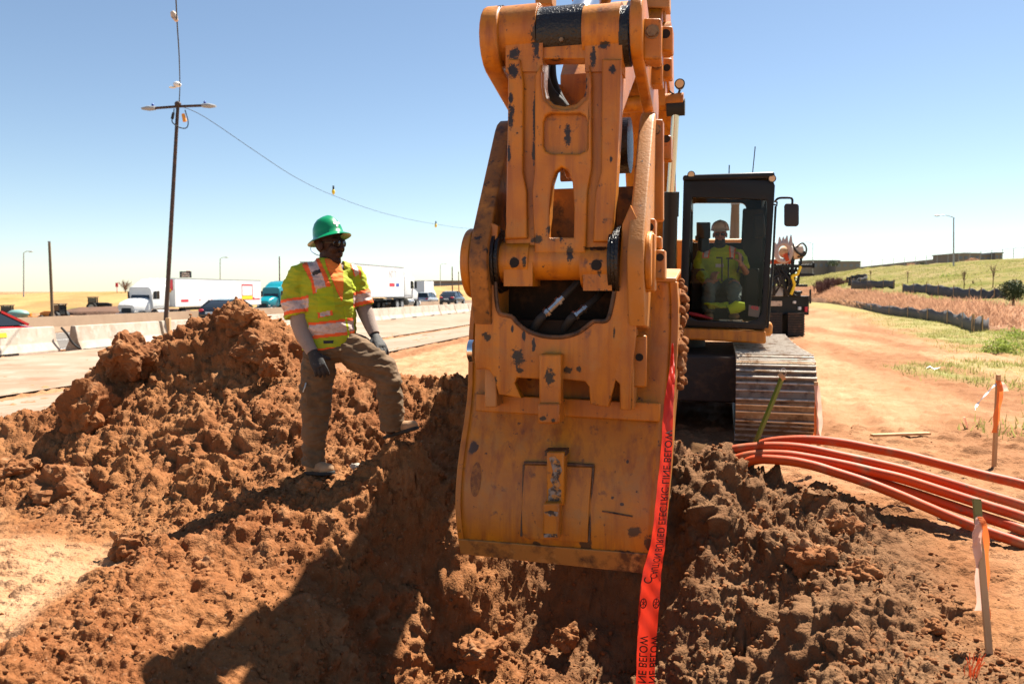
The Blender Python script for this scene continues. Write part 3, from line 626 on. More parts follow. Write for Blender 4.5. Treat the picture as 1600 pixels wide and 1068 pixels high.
def hull(pts):
    pts = sorted(set((round(a, 5), round(b, 5)) for a, b in pts)); 
    def half(ps):
        h = []
        for p in ps:
            while len(h) > 1 and (h[-1][0]-h[-2][0])*(p[1]-h[-2][1])-(h[-1][1]-h[-2][1])*(p[0]-h[-2][0]) <= 0: h.pop()
            h.append(p)
        return h[:-1]
    return half(pts)+half(pts[::-1])
# ---- link (the cast power link in front)
link = MB(); d_l = .075
H1 = [(849,92),(849,135),(853,152),(866,163),(882,166),(900,162),(912,150),(915,135),(915,92)]
H2 = [(856,372),(857,325),(860,285),(866,266),(877,258),(889,263),(896,285),(899,325),(898,372)]
link.poly(outl([(794,62),(793,180),(790,330),(788,400),(800,432),(940,434),(956,400),(962,300),(968,190),(972,62)], d_l), YD, .13, holes=[outl(H1, d_l), outl(H2, d_l)], bevel=.012)
d_r = .035
for pg, hs in (([(794,92),(812,92),(817,130),(816,268),(822,300),(823,372),(788,374),(791,300)], []),
               ([(940,92),(971,92),(968,190),(962,300),(957,378),(926,378),(930,300),(939,268)], []),
               ([(835,118),(845,100),(845,135),(849,155),(864,168),(882,171),(901,168),(916,155),(920,135),(920,100),(924,118),(924,262),(917,300),(915,396),(835,396),(831,300),(835,262)], [[(848,228),(848,190),(852,181),(860,177),(906,177),(914,181),(918,190),(918,228),(914,236),(905,240),(862,240),(852,236)], [(858,371),(858,325),(862,285),(868,268),(877,261),(887,266),(894,285),(897,325),(896,371)]])):
    link.poly(outl(pg, d_r), YD, .06, holes=[outl(h, d_r) for h in hs], bevel=.014)
ucyl(link, 789, 846, 58, .20, .168); ucyl(link, 916, 973, 58, .20, .168)
ucyl(link, 830, 912, 408, .14, .112)
for x0, x1, y0, y1 in ((787, 832, 372, 447), (911, 956, 378, 454)):
    blk(link, x0, (y0+y1)/2, x1, y1, .025, .2); ucyl(link, x0, x1, (y0+y1)/2, .14, .125)
for x0, x1 in ((790, 848), (914, 972)): blk(link, x0, 60, x1, 112, .06, .15)
lk = part('bucket_link', link, 'yellow', exc, angle=35)
hl = MB()
for x, y, d, r, tilt in ((816,23,.06,.026,.5),(946,21,.06,.028,.5),(804,410,.018,.028,0),(932,414,.018,.030,0)):
    c = Q(x, y, d); nrm = Vector((0, -1, tilt)).normalized(); hl.cyl(c-nrm*.03, c+nrm*.006, r, n=16)
split_parts('grease_port', hl, 'hole', lk)
def spots(lst, d):
    k = .00366*.92
    return [(tuple(Q(x, y, d)), (rx*k*.86, .12, ry*k*.86)) for x, y, rx, ry in lst]
MS = yellow('greasy_yellow_link_paint'); add_spots(MS, spots([(886,213,8,22),(892,398,8,22),(840,374,16,9),(932,388,22,5),(804,84,14,12),(803,115,14,16),(838,62,9,40),(800,156,6,12),(800,180,7,30),(797,240,4,20),(834,180,3,60),(833,240,4,30),(805,410,11,12),(933,414,12,14),(822,408,5,14),(958,110,8,10),(944,70,14,8),(927,90,6,20),(938,420,6,16),(790,345,4,18),(956,250,3,8),(864,95,20,8),(912,130,6,30)], .06), (.026, .014, .008), nscale=48)
lk.data.materials[0] = MS
# ---- cylinder eye and rod
eye = MB(); ucyl(eye, 847, 915, 58, .20, .160); part('rod_eye', eye, 'grease', exc)
e2 = MB(); e2.cyl(Q(877, 62, .036)+Vector((0, -.004, 0)), Q(877, 62, .036)+Vector((0, .01, 0)), .012, n=12); part('grease_nipple', e2, 'bolt', exc)
bc = MB(); a = L3(-.02, .20, zof(58, .2)); b_ = L3(-.02, 1.6, 4.0); bc.cyl(a, a+(b_-a)*.55, .083, n=32); rod = part('bucket_cylinder_rod', bc, 'chrome', exc)
bb = MB(); bb.cyl(a+(b_-a)*.5, a+(b_-a)*1.55, .125, n=32); bb.cyl(a+(b_-a)*.5, a+(b_-a)*.58, .14, n=32); part('bucket_cylinder', bb, 'yellow_dusty', exc)
# ---- idler links at the top pin and ears of the bucket
zt = zof(58, .2)
for u0, u1 in ((-.52, -.412), (.335, .405)):
    part('idler_link', prof(u0, u1, hull(circ((.2, zt), .2)+circ((1.0, 2.78), .15)), .015), 'yellow', exc)
sl_ = MB(); ucyl(sl_, 783, 790, 58, .2, .172); ucyl(sl_, 972, 986, 58, .2, .165); ucyl(sl_, 966, 985, 228, .62, .17); split_parts('pin_seal', sl_, 'grease', exc)
C1 = (.12, zof(410, .12)); C2 = (.64, zof(238, .64))
earp = hull(circ(C1, .205)+circ(C2, .215)+[(.02, 1.36), (.55, 1.3), (.70, 1.6)])
for u0, u1 in ((-.56, -.45), (.345, .435)):
    er = part('bucket_ear', prof(u0, u1, earp, .014), 'grimy' if u0 < 0 else 'yellow_dusty', exc)
bs = MB(); bs.cyl(L3(-.612, *C1), L3(-.56, *C1), .205, n=40); bs.cyl(L3(.43, *C1), L3(.47, *C1), .17, n=32); bs.cyl(L3(-.58, *C2), L3(-.56, *C2), .15, n=32); split_parts('ear_boss', bs, 'yellow', exc, bevel=.012)
sl2 = MB()
for k in range(3): ucyl(sl2, 772+k*6, 777+k*6, 408, .16, .205-.012*k); ucyl(sl2, 955+k*6, 960+k*6, 408, .14, .18+.012*k)
split_parts('pin_seal', sl2, 'grease', exc)
xb = MB(); xb.box(L3(-.03, .50, 1.90), (.72, .16, .56)); part('ear_crossplate', xb, 'grimy', exc, bevel=.015)
# pin retainers, stacked on the right
for (x0, y0, x1, y1, d, dep) in ((1004,28,1033,93,.13,.16),(1032,40,1051,80,.26,.12),(1016,94,1035,132,.62,.14),(1034,90,1050,122,.72,.1),(1005,186,1036,345,.60,.10),(1035,211,1049,250,.74,.12),(1003,341,1024,370,.30,.1),(1000,364,1023,456,.055,.14),(1022,369,1034,390,.2,.08),(1022,390,1039,437,.16,.14)):
    b = MB(); blk(b, x0, y0, x1, y1, d, dep); part('pin_retainer', b, 'yellow', exc, bevel=.012)
bt = MB()
def hexb(x, y, d, r, n=6):
    c = Q(x, y, d); bt.cyl(c, c-Vector((0, .022, 0)), r, r*.94, n=n); bt.cyl(c+Vector((0,.002,0)), c-Vector((0, .005, 0)), r*1.15, n=18)
hexb(1019, 50, .13, .034); hexb(1027, 102, .62, .026); hexb(1024, 203, .60, .03); hexb(1010, 386, .055, .03)
split_parts('retainer_bolt', bt, 'bolt', exc, angle=25)
hb = MB()
for x, y, d, r in ((1040,53,.26,.026),(1042,106,.72,.022),(1041,217,.74,.024),(1015,355,.30,.024),(1031,402,.16,.022)):
    c = Q(x, y, d); hb.cyl(c+Vector((0, .02, 0)), c-Vector((0, .002, 0)), r, n=18)
split_parts('bolt_hole', hb, 'hole', exc)
# ---- stick and boom
sp = MB(); sp.poly([L3(-.13, d, z) for d, z in hull(circ(C2, .17)+[(1.02, 2.32), (1.02, 2.72)])], UD, .26, bevel=.01)
sp.poly([L3(-.25, d, z) for d, z in [(1.0, 2.3), (1.0, 3.02), (1.25, 3.28), (3.0, 4.18), (3.5, 4.14), (3.5, 3.9), (3.2, 3.82), (1.5, 2.86)]], UD, .37, bevel=.012)
for u in (-.27, .115): sp.poly([L3(u, d, z) for d, z in circ((.98, 2.78), .17)], UD, .03, bevel=.004)
part('stick', sp, 'yellow', exc)
bm_ = MB(); bm_.poly([L3(-.27, d, z) for d, z in [(5.45, 1.7), (4.80, 2.95), (4.2, 3.65), (3.2, 3.84), (2.95, 3.92), (3.1, 4.15), (4.0, 4.45), (4.6, 4.15), (5.2, 3.1), (5.85, 2.0)]], UD, .54, bevel=.015)
bm_.cyl(L3(-.42, 3.95, 3.47), L3(.42, 3.95, 3.47), .085, n=24); [bm_.box(L3(uu, 3.98, 3.6), (.09, .26, .36)) for uu in (-.2, .2)]; bm_.cyl(L3(-.34, 3.2, 3.85), L3(.34, 3.2, 3.85), .17, n=30)
part('boom', bm_, 'yellow', exc)
lug = MB()
for (x0, y0, x1, y1, d, dep) in ((1008,-20,1046,12,3.05,.2),(1014,8,1040,30,3.15,.14),(836,-14,862,7,2.4,.2)): blk(lug, x0, y0, x1, y1, d, dep)
split_parts('boom_lug', lug, 'yellow_dusty', exc, bevel=.01)
cy = MB(); cr = MB(); cc = MB()
for sgn in (1, -1):
    A0, A1, A2 = Q(1044, 470, 4.25), Q(1048, 300, 4.05), Q(1056, 168, 3.95)
    if sgn < 0: A0, A1, A2 = [Vector((-p.x, p.y, p.z)) for p in (A0, A1, A2)]
    cy.cyl(A0, A1, .072, n=24); cy.cyl(A1-(A1-A0)*.22, A1, .088, n=24); cr.cyl(A1, A2, .042, n=24); cc.cyl(A2-Vector((.09, 0, 0)), A2+Vector((.09, 0, 0)), .085, n=20)
split_parts('boom_cylinder', cy, 'black', exc); split_parts('boom_cylinder_rod', cr, 'chrome_warm', exc); split_parts('rod_end', cc, 'rubber', exc)
def work_light(x, y, d, r, par, arm=None):
    b = MB(); c = Q(x, y, d); b.cyl(c+Vector((0, .07, 0)), c, r*.85, r, n=24)
    if arm: b.tube([c+Vector((0, .04, -r)), Q(*arm, d)+Vector((0, .04, 0))], .012)
    o = part('work_light', b, 'black_plastic', par); l = MB(); l.cyl(c-Vector((0, .003, 0)), c-Vector((0, .008, 0)), r*.78, n=24); part('lens', l, 'lamp_glass', o); return o
work_light(1062, 131, 3.9, .052, exc, (1060, 145))
hz = MB()
for pts in ([(1046,142),(1052,147),(1062,148)],):
    hz.tube(spline(outl(pts, 3.9), 5), .008)
hz.tube(spline([Q(852,100,.4),Q(850,120,.3),Q(858,142,.3),Q(872,158,.3),Q(880,168,.32)], 6), .034, n=12); hz.tube(spline([Q(862,98,.45),Q(864,125,.4),Q(873,150,.36),Q(884,168,.36)], 6), .026, n=12)
hz.tube(spline([L3(.2,1.1,3.2), L3(.2,1.6,3.5), L3(.15,2.6,4.2), L3(.1,3.4,4.6), L3(.1,4.4,4.6), L3(.1,5.2,3.5)], 6), .03, n=10)
split_parts('hydraulic_hose', hz, 'rubber', exc)
# ---- bucket
rows = [((757,432),(1046,440),.42),((746,470),(1048,478),.39),((741,520),(1047,530),.36),((740,570),(1044,582),.32),((739,612),(1040,628),.27),((734,655),(1036,668),.20),((727,700),(1033,714),.12),((722,745),(1030,757),.06),((720,790),(1026,804),.02),((723,830),(1022,850),.01),((729,862),(1018,893),.04)]
SL = [Q(a[0], a[1], d) for a, b, d in rows]; SR = [Q(b[0], b[1], d) for a, b, d in rows]
SLs = spline(SL, 5); SRs = spline(SR, 5)
def shell(s, t, off=0):
    """s across, t down the rows (0..1); off toward the viewer"""
    k = t*(len(SLs)-1); i = min(int(k), len(SLs)-2); f = k-i
    p = SLs[i].lerp(SLs[i+1], f).lerp(SRs[i].lerp(SRs[i+1], f), s); return p+Vector((0, -off, 0))
b = MB(); b.grid([[shell(s, t) for s in np.linspace(0, 1, 25)] for t in np.linspace(0, 1, 51)])
bucket = part('bucket', b, 'yellow', exc); md = bucket.modifiers.new('Solidify', 'SOLIDIFY'); md.thickness = .03; md.offset = -1
me = bucket.data
MBk = yellow('stained_yellow_bucket_paint'); add_spots(MBk, [(tuple(shell(ss, tt)), (rx, .12, rz)) for ss, tt, rx, rz in ((.1,.955,.22,.035),(.3,.965,.2,.03),(.62,.965,.2,.03),(.85,.95,.12,.05),(.66,.92,.04,.06),(.04,.60,.03,.04),(.06,.42,.03,.03),(.2,.36,.01,.03),(.9,.86,.05,.03),(.95,.46,.015,.03),(.97,.9,.03,.06),(.4,.93,.03,.02),(.3,.34,.02,.02),(.84,.62,.008,.01),(.83,.77,.012,.01),(.78,.75,.01,.01))], (.075, .035, .014), nscale=14)
bucket.data.materials[0] = MBk
if me.polygons[600].normal.y > 0:
    bm2 = bmesh.new(); bm2.from_mesh(me); bmesh.ops.reverse_faces(bm2, faces=bm2.faces); bm2.to_mesh(me); bm2.free()
for side, SS in ((0, SLs), (1, SRs)):
    pts = [p+Vector((0, -.006, 0)) for p in SS]; back = [Vector((p.x, -D0+max(1.0-.78*(i/len(SS))**1.1, p.y+D0+.12), p.z)) for i, p in enumerate(SS)]
    b = MB(); w = Vector((.045 if side else -.035, 0, 0)); n = len(pts)
    vs = [p for q in zip(pts, back) for p in q]; vs2 = [v+w for v in vs]
    fs = []
    for i in range(n-1):
        fs += [(2*i, 2*i+1, 2*i+3, 2*i+2), (2*n+2*i, 2*n+2*i+2, 2*n+2*i+3, 2*n+2*i+1), (2*i, 2*i+2, 2*n+2*i+2, 2*n+2*i), (2*i+1, 2*n+2*i+1, 2*n+2*i+3, 2*i+3)]
    fs += [(0, 2*n, 2*n+1, 1), (2*n-2, 2*n-1, 4*n-1, 4*n-2)]
    b.add(vs+vs2, fs); part('side_plate', b, 'yellow', bucket, bevel=.006)
tp = MB()   # closing lid on top of the shell
a, c = SLs[0], SRs[0]; tp.add([a+Vector((-.03, -.004, -.004)), c+Vector((.04, -.004, -.004)), c+Vector((.04, .5, .06)), a+Vector((-.03, .5, .06)), a+Vector((-.03, -.004, .022)), c+Vector((.04, -.004, .022)), c+Vector((.04, .5, .09)), a+Vector((-.03, .5, .09))], [(0,3,2,1),(4,5,6,7),(0,1,5,4),(1,2,6,5),(2,3,7,6),(3,0,4,7)]); part('bucket_lid', tp, 'yellow_dusty', bucket, bevel=.008)
lp = MB()   # flange across and the cutting edge
a, c = Q(744, 628, .235), Q(1032, 644, .205); lp.bar(a, c, .03, .11); part('flange', lp, 'yellow', bucket, bevel=.008)
ce = MB(); ce.add([shell(0, 1, .012)+Vector((-.035, 0, -.012)), shell(1, 1, .012)+Vector((.045, 0, -.012)), shell(1, .93, .014)+Vector((.045, 0, 0)), shell(0, .93, .014)+Vector((-.035, 0, 0)), shell(0, 1, -.05)+Vector((-.035, 0, -.012)), shell(1, 1, -.05)+Vector((.045, 0, -.012)), shell(1, .93, -.02)+Vector((.045, 0, 0)), shell(0, .93, -.02)+Vector((-.035, 0, 0))], [(0,1,2,3),(4,7,6,5),(0,4,5,1),(1,5,6,2),(2,6,7,3),(3,7,4,0)])
M['edge'] = mat('scuffed_cutting_edge', (.42, .18, .035), .5, .1, [((.10, .045, .018), 6, .47, .6), ((.5, .25, .07), 14, .55, .7)], bump=.003, bscale=50)
part('cutting_edge', ce, 'edge', bucket, bevel=.006)
wp = MB(); ts = np.linspace(.645, .905, 14); T0 = [[shell(s, t, .004) for s in (.33, .67)] for t in ts]; T1 = [[shell(s, t, .02) for s in (.33, .67)] for t in ts]; n = len(ts)
vs = [p for r in T0 for p in r]+[p for r in T1 for p in r]; fs = []
for i in range(n-1): fs += [(2*n+2*i, 2*n+2*i+1, 2*n+2*i+3, 2*n+2*i+2), (2*i, 2*i+2, 2*n+2*i+2, 2*n+2*i), (2*i+1, 2*n+2*i+1, 2*n+2*i+3, 2*i+3)]
fs += [(0, 2*n, 2*n+1, 1), (2*n-2, 2*n-1, 4*n-1, 4*n-2)]; wp.add(vs, fs); part('wear_plate', wp, 'yellow', bucket, bevel=.004)
lg = MB(); blk(lg, 854, 706, 881, 790, -.03, .12); blk(lg, 848, 786, 874, 841, -.085, .12); part('lifting_lug', lg, 'yellow', bucket, bevel=.01)
lg = MB(); blk(lg, 851, 704, 884, 712, .0, .1); lg.tube(spline([shell(.325, .64, .016), shell(.5, .638, .018), shell(.68, .64, .016)], 6), .011); lg.tube([shell(.325, .645, .014), shell(.325, .9, .012)], .009); lg.tube([shell(.675, .645, .014), shell(.675, .9, .012)], .009); split_parts('weld_bead', lg, 'steel_dark', bucket)
M['rust'] = mat('bare_rust_patch', (.20, .065, .015), .6, .1, [((.36, .13, .02), 25, .45, .6)])
M['paint_chip'] = mat('chipped_paint_primer', (.28, .24, .20), .6, .1, [((.05, .035, .025), 16, .46, .54), ((.5, .22, .05), 30, .5, .6)])
rs = MB(); c0, t0 = .075, .705; vs = [shell(c0+.028*math.cos(a), t0+.06*math.sin(a), .003) for a in np.linspace(0, 6.28, 24, endpoint=False)]; rs.add(vs, [tuple(range(24))]); part('rust_patch', rs, 'rust', bucket, smooth=False)
cp = MB()
for pts, dd in (([(858,715),(866,712),(874,720),(878,735),(872,748),(876,758),(868,764),(860,750),(864,735)], -.033), ([(857,764),(866,758),(877,766),(876,780),(868,784),(856,782)], -.033), ([(850,800),(860,797),(872,800),(871,806),(858,806)], -.088), ([(849,833),(870,834),(871,839),(850,839)], -.088)): cp.poly(outl(pts, dd), YD, .004)
split_parts('paint_chip', cp, 'paint_chip', bucket, smooth=False)
dn = MB(); dn.tube([shell(.735, .795, .003), shell(.80, .80, .004), shell(.885, .808, .003)], .005, n=6); part('scratch', dn, 'steel_dark', bucket)
# mud caked on the right side of the bucket, outside of the side plate
mud = MB(); rg = random.Random(5)
for k in range(70):
    t = rg.random(); p = SRs[0].lerp(SRs[18], t)+Vector((.045+rg.random()*.03, .08+rg.random()*.5, rg.uniform(-.03, .03))); r = rg.uniform(.015, .045)
    v, f = protos1[k % 8]; mud.add([p+Vector(x)*r for x in v], f.tolist())
part('caked_mud', fold_remesh(mud, .008, 1), 'clod', bucket, smooth=False, recalc=False)
# ---- the front plate welded over the bucket top
pl = MB()
OUT = [(744,398),(752,362),(768,348),(778,352),(774,400),(772,440),(774,478),(780,492),(799,496),(806,504),(818,514),(836,522),(858,526),(880,526),(902,520),(918,510),(928,502),(948,502),(955,488),(962,450),(968,402),(972,350),(985,320),(1000,352),(1002,430),(996,452),(993,524),(986,590),(984,641),(969,640),(968,600),(962,594),(951,636),(922,632),(920,604),(914,596),(878,592),(842,592),(808,590),(804,598),(815,622),(779,616),(772,590),(764,578),(757,576),(744,577),(741,560)]
pl.poly(outl(OUT, .03), YD, .07, bevel=.008)
plate = part('adapter_plate', pl, 'yellow', exc)
rm = MB()   # raised rim round the opening
rim = [(774,440),(776,470),(781,489),(799,494),(808,504),(820,514),(838,522),(858,526),(880,526),(902,520),(917,510),(928,502),(947,501),(954,486),(960,455)]
rm.tube(spline([Q(x, y, .03) for x, y in rim], 3), .013, n=8); part('opening_rim', rm, 'steel_dark', exc)
lg = MB(); blk(lg, 842, 553, 876, 634, -.05, .09); blk(lg, 840, 630, 874, 662, -.075, .16); lugo = part('lifting_lug', lg, 'yellow', exc, bevel=.012)
MP = yellow('greasy_yellow_plate_paint'); add_spots(MP, spots([(810,560,13,22),(888,578,9,8),(906,576,6,8),(835,538,4,14),(820,523,4,12),(762,525,9,9),(776,595,5,12),(813,578,8,6),(768,500,4,8),(985,400,4,8),(988,470,4,14),(960,520,3,12),(752,470,3,8),(802,512,3,10)], .05), (.02, .010, .006))
plate.data.materials[0] = MP
MG = yellow('greasy_yellow_lug_paint'); add_spots(MG, spots([(859,590,10,20),(850,652,9,5),(866,655,6,5)], -.05), (.02, .012, .008)); lugo.data.materials[0] = MG
cv = MB(); blk(cv, 762, 425, 972, 535, .34, .02); blk(cv, 762, 500, 930, 535, .12, .2); part('recess', cv, 'cavity', exc)  # dark brown plates closing the back of the opening
ho = MB(); hs = MB()
for (a0, a1) in (((843, 499), (903, 441)), ((891, 499), (932, 466))):
    A, B = Q(*a0, .07), Q(*a1, .16)
    ho.tube(spline([A-(B-A)*.35+Vector((0, .1, -.02)), A, A.lerp(B, .1)], 4), .025, n=10); ho.tube([A.lerp(B, .6), B, B+Vector((.02, .12, .05))], .02, n=10)
    hs = MB()
    for t0, t1, r in ((.02, .16, .022), (.16, .22, .030), (.24, .46, .020), (.46, .52, .028), (.52, .72, .019)): hs.cyl(A.lerp(B, t0), A.lerp(B, t1), r, n=8)
    part('hose_fitting', hs, 'steel', exc, angle=25)
split_parts('hydraulic_hose', ho, 'rubber', exc); 
# side lock: steel pin end on the left, lock block on the right
pn = MB(); pn.cyl(Q(734, 548, .1), Q(743, 548, .1), .068, n=28); part('pin_end', pn, 'chrome', exc, bevel=.004)
lk2 = MB(); blk(lk2, 989, 524, 1010, 605, .14, .05); part('lock_block', lk2, 'yellow', exc, bevel=.01)
hh = MB(); c = Q(999, 558, .136); hh.cyl(c, c+Vector((0, .02, 0)), .022, n=18); split_parts('bolt_hole', hh, 'hole', exc)
rb = MB(); blk(rb, 757, 440, 776, 636, .07, .3); blk(rb, 968, 450, 990, 640, .09, .25); split_parts('adapter_rib', rb, 'yellow_dusty', exc, bevel=.008)
# ---- undercarriage
TW = .75; TU = 1.35; F0 = 3.58-D0; RB = F0+4.9
def track_profile(n=240):
    """closed loop in (y,z) round sprocket and idler"""
    r = .42; zc = .47; yf = F0+r; yb = RB-r; L = yb-yf; tot = 2*L+2*math.pi*r; out = []
    for k in range(n):
        s = tot*k/n
        if s < L: out.append((yf+s, zc+r-.03*math.sin(math.pi*s/L), ))
        elif s < L+math.pi*r: a = (s-L)/r; out.append((yb+r*math.sin(a), zc+r*math.cos(a)))
        elif s < 2*L+math.pi*r: out.append((yb-(s-L-math.pi*r), zc-r))
        else: a = (s-2*L-math.pi*r)/r; out.append((yf-r*math.sin(a), zc-r*math.cos(a)))
    return out
TP = track_profile(50*6)
for sg in (-1, 1):
    tb = MB(); N = len(TP)
    for k in range(50):
        i = k*6; p0 = Vector((0, *TP[i])); p1 = Vector((0, *TP[(i+6) % N])); ctr = (p0+p1)/2; t = (p1-p0).normalized(); nr = Vector((0, -t.z, t.y)); 
        if nr.dot(ctr-Vector((0, ctr.y*.0+(F0+RB)/2 if False else ctr.y, .47))) < 0 and abs(ctr.z-.47) > .05: nr = -nr
        cen = Vector((0, min(max(ctr.y, F0+.42), RB-.42), .47)); nr = nr if nr.dot(ctr-cen) > 0 else -nr
        q = Matrix((UD, t, UD.cross(t))).transposed(); 
        if UD.cross(t).dot(nr) < 0: q = Matrix((UD, -t, -(UD.cross(t)))).transposed()
        pl_ = (p1-p0).length; x = sg*TU
        tb.box(ctr+Vector((x, 0, 0))-nr*.012, (TW, pl_*.97, .026), q)
        for oo, hh_ in ((-.40, .030), (0.02, .018), (.36, .018)): tb.box(ctr+Vector((x, 0, 0))+nr*(hh_/2)+q @ Vector((0, pl_*oo, 0)), (TW, .018, hh_), q, 1)
    part('track_belt', tb, ['shoe', 'grouser'], exc, smooth=False, bevel=.004)
    rl = MB()
    for yy, zz, r in ((F0+.42, .47, .36), (RB-.42, .47, .36)): rl.cyl((sg*TU-.17, yy, zz), (sg*TU+.17, yy, zz), r, n=30)
    for k in range(7): yy = F0+.95+k*.5; rl.cyl((sg*TU-.2, yy, .19), (sg*TU+.2, yy, .19), .11, n=18)
    split_parts('roller', rl, 'under', exc)
    fr_ = MB(); fr_.box((sg*TU, (F0+RB)/2, .47), (.36, RB-F0-.9, .34)); fr_.box((sg*TU*.42, (F0+RB)/2-.3, .60), (1.2, 2.6, .5)); split_parts('track_frame', fr_, 'under', exc, bevel=.02)
tt = MB(); tt.cyl((0, .2, .6), (0, .2, 1.05), .62, n=40); part('slew_ring', tt, 'under', exc)
# ---- upper structure
hs_ = MB(); hs_.box((0, 1.25, 1.13), (2.75, 4.6, .16)); hs_.box((-.85, .75, 1.72), (.95, 2.6, 1.0)); hs_.box((.2, 2.3, 1.75), (2.5, 1.6, 1.1)); part('upper_body', hs_, 'yellow_far', exc, bevel=.04)
cw = MB(); cw.poly([(-1.35+2.7*k/12, 3.1+.45*math.sin(math.pi*k/12), 1.05) for k in range(13)]+[(1.35, 2.9, 1.05), (-1.35, 2.9, 1.05)], (0, 0, 1), 1.2, bevel=.05); part('counterweight', cw, 'yellow_far', exc)
sk = MB(); dc = 4.55
sk.add([Q(1066,512,dc), Q(1197,517,dc), Q(1197,537,dc), Q(1068,530,dc), Q(1066,512,dc)+Vector((0, 2, 0)), Q(1197,517,dc)+Vector((0, 2, 0)), Q(1197,537,dc)+Vector((0, 2, 0)), Q(1068,530,dc)+Vector((0, 2, 0))], [(0,3,2,1),(4,5,6,7),(0,1,5,4),(1,2,6,5),(2,3,7,6),(3,0,4,7)]); part('cab_platform', sk, 'yellow', exc, bevel=.02)
# ---- cab
dcf = 4.6; dcb = 6.15
cab = MB()
fo = outl([(1072,276),(1208,282),(1211,290),(1198,508),(1194,515),(1066,508),(1062,500),(1068,282)], dcf)
fh = outl([(1082,308),(1198,312),(1199,330),(1190,488),(1184,498),(1168,503),(1090,500),(1076,494),(1074,480),(1080,318)], dcf)
cab.poly(fo, YD, .06, holes=[fh], bevel=.008)
bo = outl([(1076,290),(1200,294),(1190,500),(1068,496)], dcb)
bh = outl(rrect(1122, 348, 88, 62, 9, 4), dcb)
cab.poly(bo, YD, .06, holes=[bh], bevel=.006)
uL = Q(1066, 400, dcf).x; uR = Q(1204, 400, dcf).x; z0 = Q(1130, 512, dcf).z; z1 = Q(1130, 278, dcf).z; yF = dcf-D0; yB = dcb-D0
zb = z0+.04
for u, w in ((uL, .05), (uR-.05, .05)):
    hsd = [[(yF+.10, z0+.75), (yF+.72, z0+.75), (yF+.72, z1-.22), (yF+.10, z1-.22)], [(yF+.80, z0+.75), (yB-.12, z0+.75), (yB-.12, z1-.22), (yF+.80, z1-.22)]] 
    if u > 0.9: hsd[0] = [(yF+.10, z0+.35), (yF+.72, z0+.35), (yF+.72, z1-.22), (yF+.10, z1-.22)]
    cab.poly([Vector((u, yF+.062, z0)), Vector((u, yB-.002, z0)), Vector((u, yB-.002, z1-.02)), Vector((u, yF+.062, z1-.02))], UD, w, holes=[[Vector((u, a, b)) for a, b in h] for h in hsd], bevel=.004)
cabo = part('cab_frame', cab, 'black', exc)
rf = MB(); rf.box(((uL+uR)/2+.01, (yF+yB)/2, z1+.01), (uR-uL+.03, yB-yF+.06, .07)); part('cab_roof', rf, 'black', exc, bevel=.025)
fl = MB(); fl.box(((uL+uR)/2, (yF+yB)/2+.05, z0+.02), (uR-uL-.12, yB-yF-.16, .04)); part('cab_floor', fl, 'black_plastic', exc)
gl = MB(); gl.add([p+Vector((0, .03, 0)) for p in fh], [tuple(range(len(fh)))[::-1]]); g2 = MB(); g2.add([p+Vector((0, .03, 0)) for p in bh], [tuple(range(len(bh)))[::-1]]); part('rear_window', g2, 'glass', exc, smooth=False, recalc=False)
wn_ = part('windscreen', gl, 'glass_shade', exc, smooth=False, recalc=False); gl = MB()
gl.box((uR-.028, yF+.41, (z0+.35+z1-.22)/2), (.006, .62, z1-z0-.57)); gl.box((uL+.022, yF+.41, (z0+.75+z1-.22)/2), (.006, .62, z1-z0-.97)); split_parts('cab_window', gl, 'glass', exc, smooth=False, recalc=False)
# inside
M['trim'] = mat('dark_cab_trim', (.03, .027, .022), .8, 0, [((.02, .018, .016), 4, .4, .7)])
ins = MB(); ins.bar(Q(1181, 326, 5.6), Q(1174, 470, 5.6), .10, .3); ins.box(((uL+uR)/2+.3, yF+1.0, z0+.42), (.16, .5, .5)); ins.box(((uL+uR)/2-.32, yF+1.0, z0+.42), (.16, .5, .5)); ins.bar(Q(1185, 335, 4.9), Q(1188, 372, 4.9), .05, .12); split_parts('cab_trim', ins, 'trim', exc, bevel=.02)
st = MB(); su = (uL+uR)/2; st.box((su, yF+1.05, z0+.40), (.48, .5, .12)); st.box((su, yF+1.30, z0+.66), (.46, .10, .5)); st.box((su, yF+1.05, z0+.2), (.3, .4, .3));  part('seat', st, 'black_plastic', exc, bevel=.03)
mn = MB(); blk(mn, 1088, 347, 1110, 372, 5.7, .06); blk(mn, 1090, 370, 1108, 392, 5.75, .1); blk(mn, 1086, 368, 1092, 376, 5.7, .03); part('rear_console', mn, 'black_plastic', exc, bevel=.01)
lv = MB()
for x in (1127, 1137):
    lv.tube([Q(x+1, 440, 4.95), Q(x+1, 404, 4.95)], .008); lv.bar(Q(x-8, 402.5, 4.95) if x < 1130 else Q(x-2, 403.5, 4.95), Q(x+2, 402.5, 4.95) if x < 1130 else Q(x+8, 403.5, 4.95), .018)
lv.tube([Q(1152, 425, 5.1), Q(1158, 408, 5.0)], .012); lv.ell(Q(1159, 405, 5.0), (.022, .022, .04)); split_parts('control_lever', lv, 'black_plastic', exc)
st2 = MB(); stk = outl([(1170,476),(1188,479),(1186,496),(1169,493)], 4.622); st2.poly(stk, YD, .003); M['sticker'] = mat('grey_decal', (.12, .11, .09), .6); part('window_sticker', st2, 'sticker', exc, smooth=False)
mr = MB(); mr.tube(spline([Q(1211,315,4.7),Q(1216,310,4.55),Q(1226,309,4.5),Q(1237,310,4.5),Q(1238,318,4.5)], 4), .012); mr.tube([Q(1206,318,4.62), Q(1214,321,4.58), Q(1214,315,4.58)], .010); mr.tube([Q(1212,322,4.58), Q(1207,420,4.58), Q(1200,508,4.58)], .012); split_parts('mirror_bracket', mr, 'black', exc)
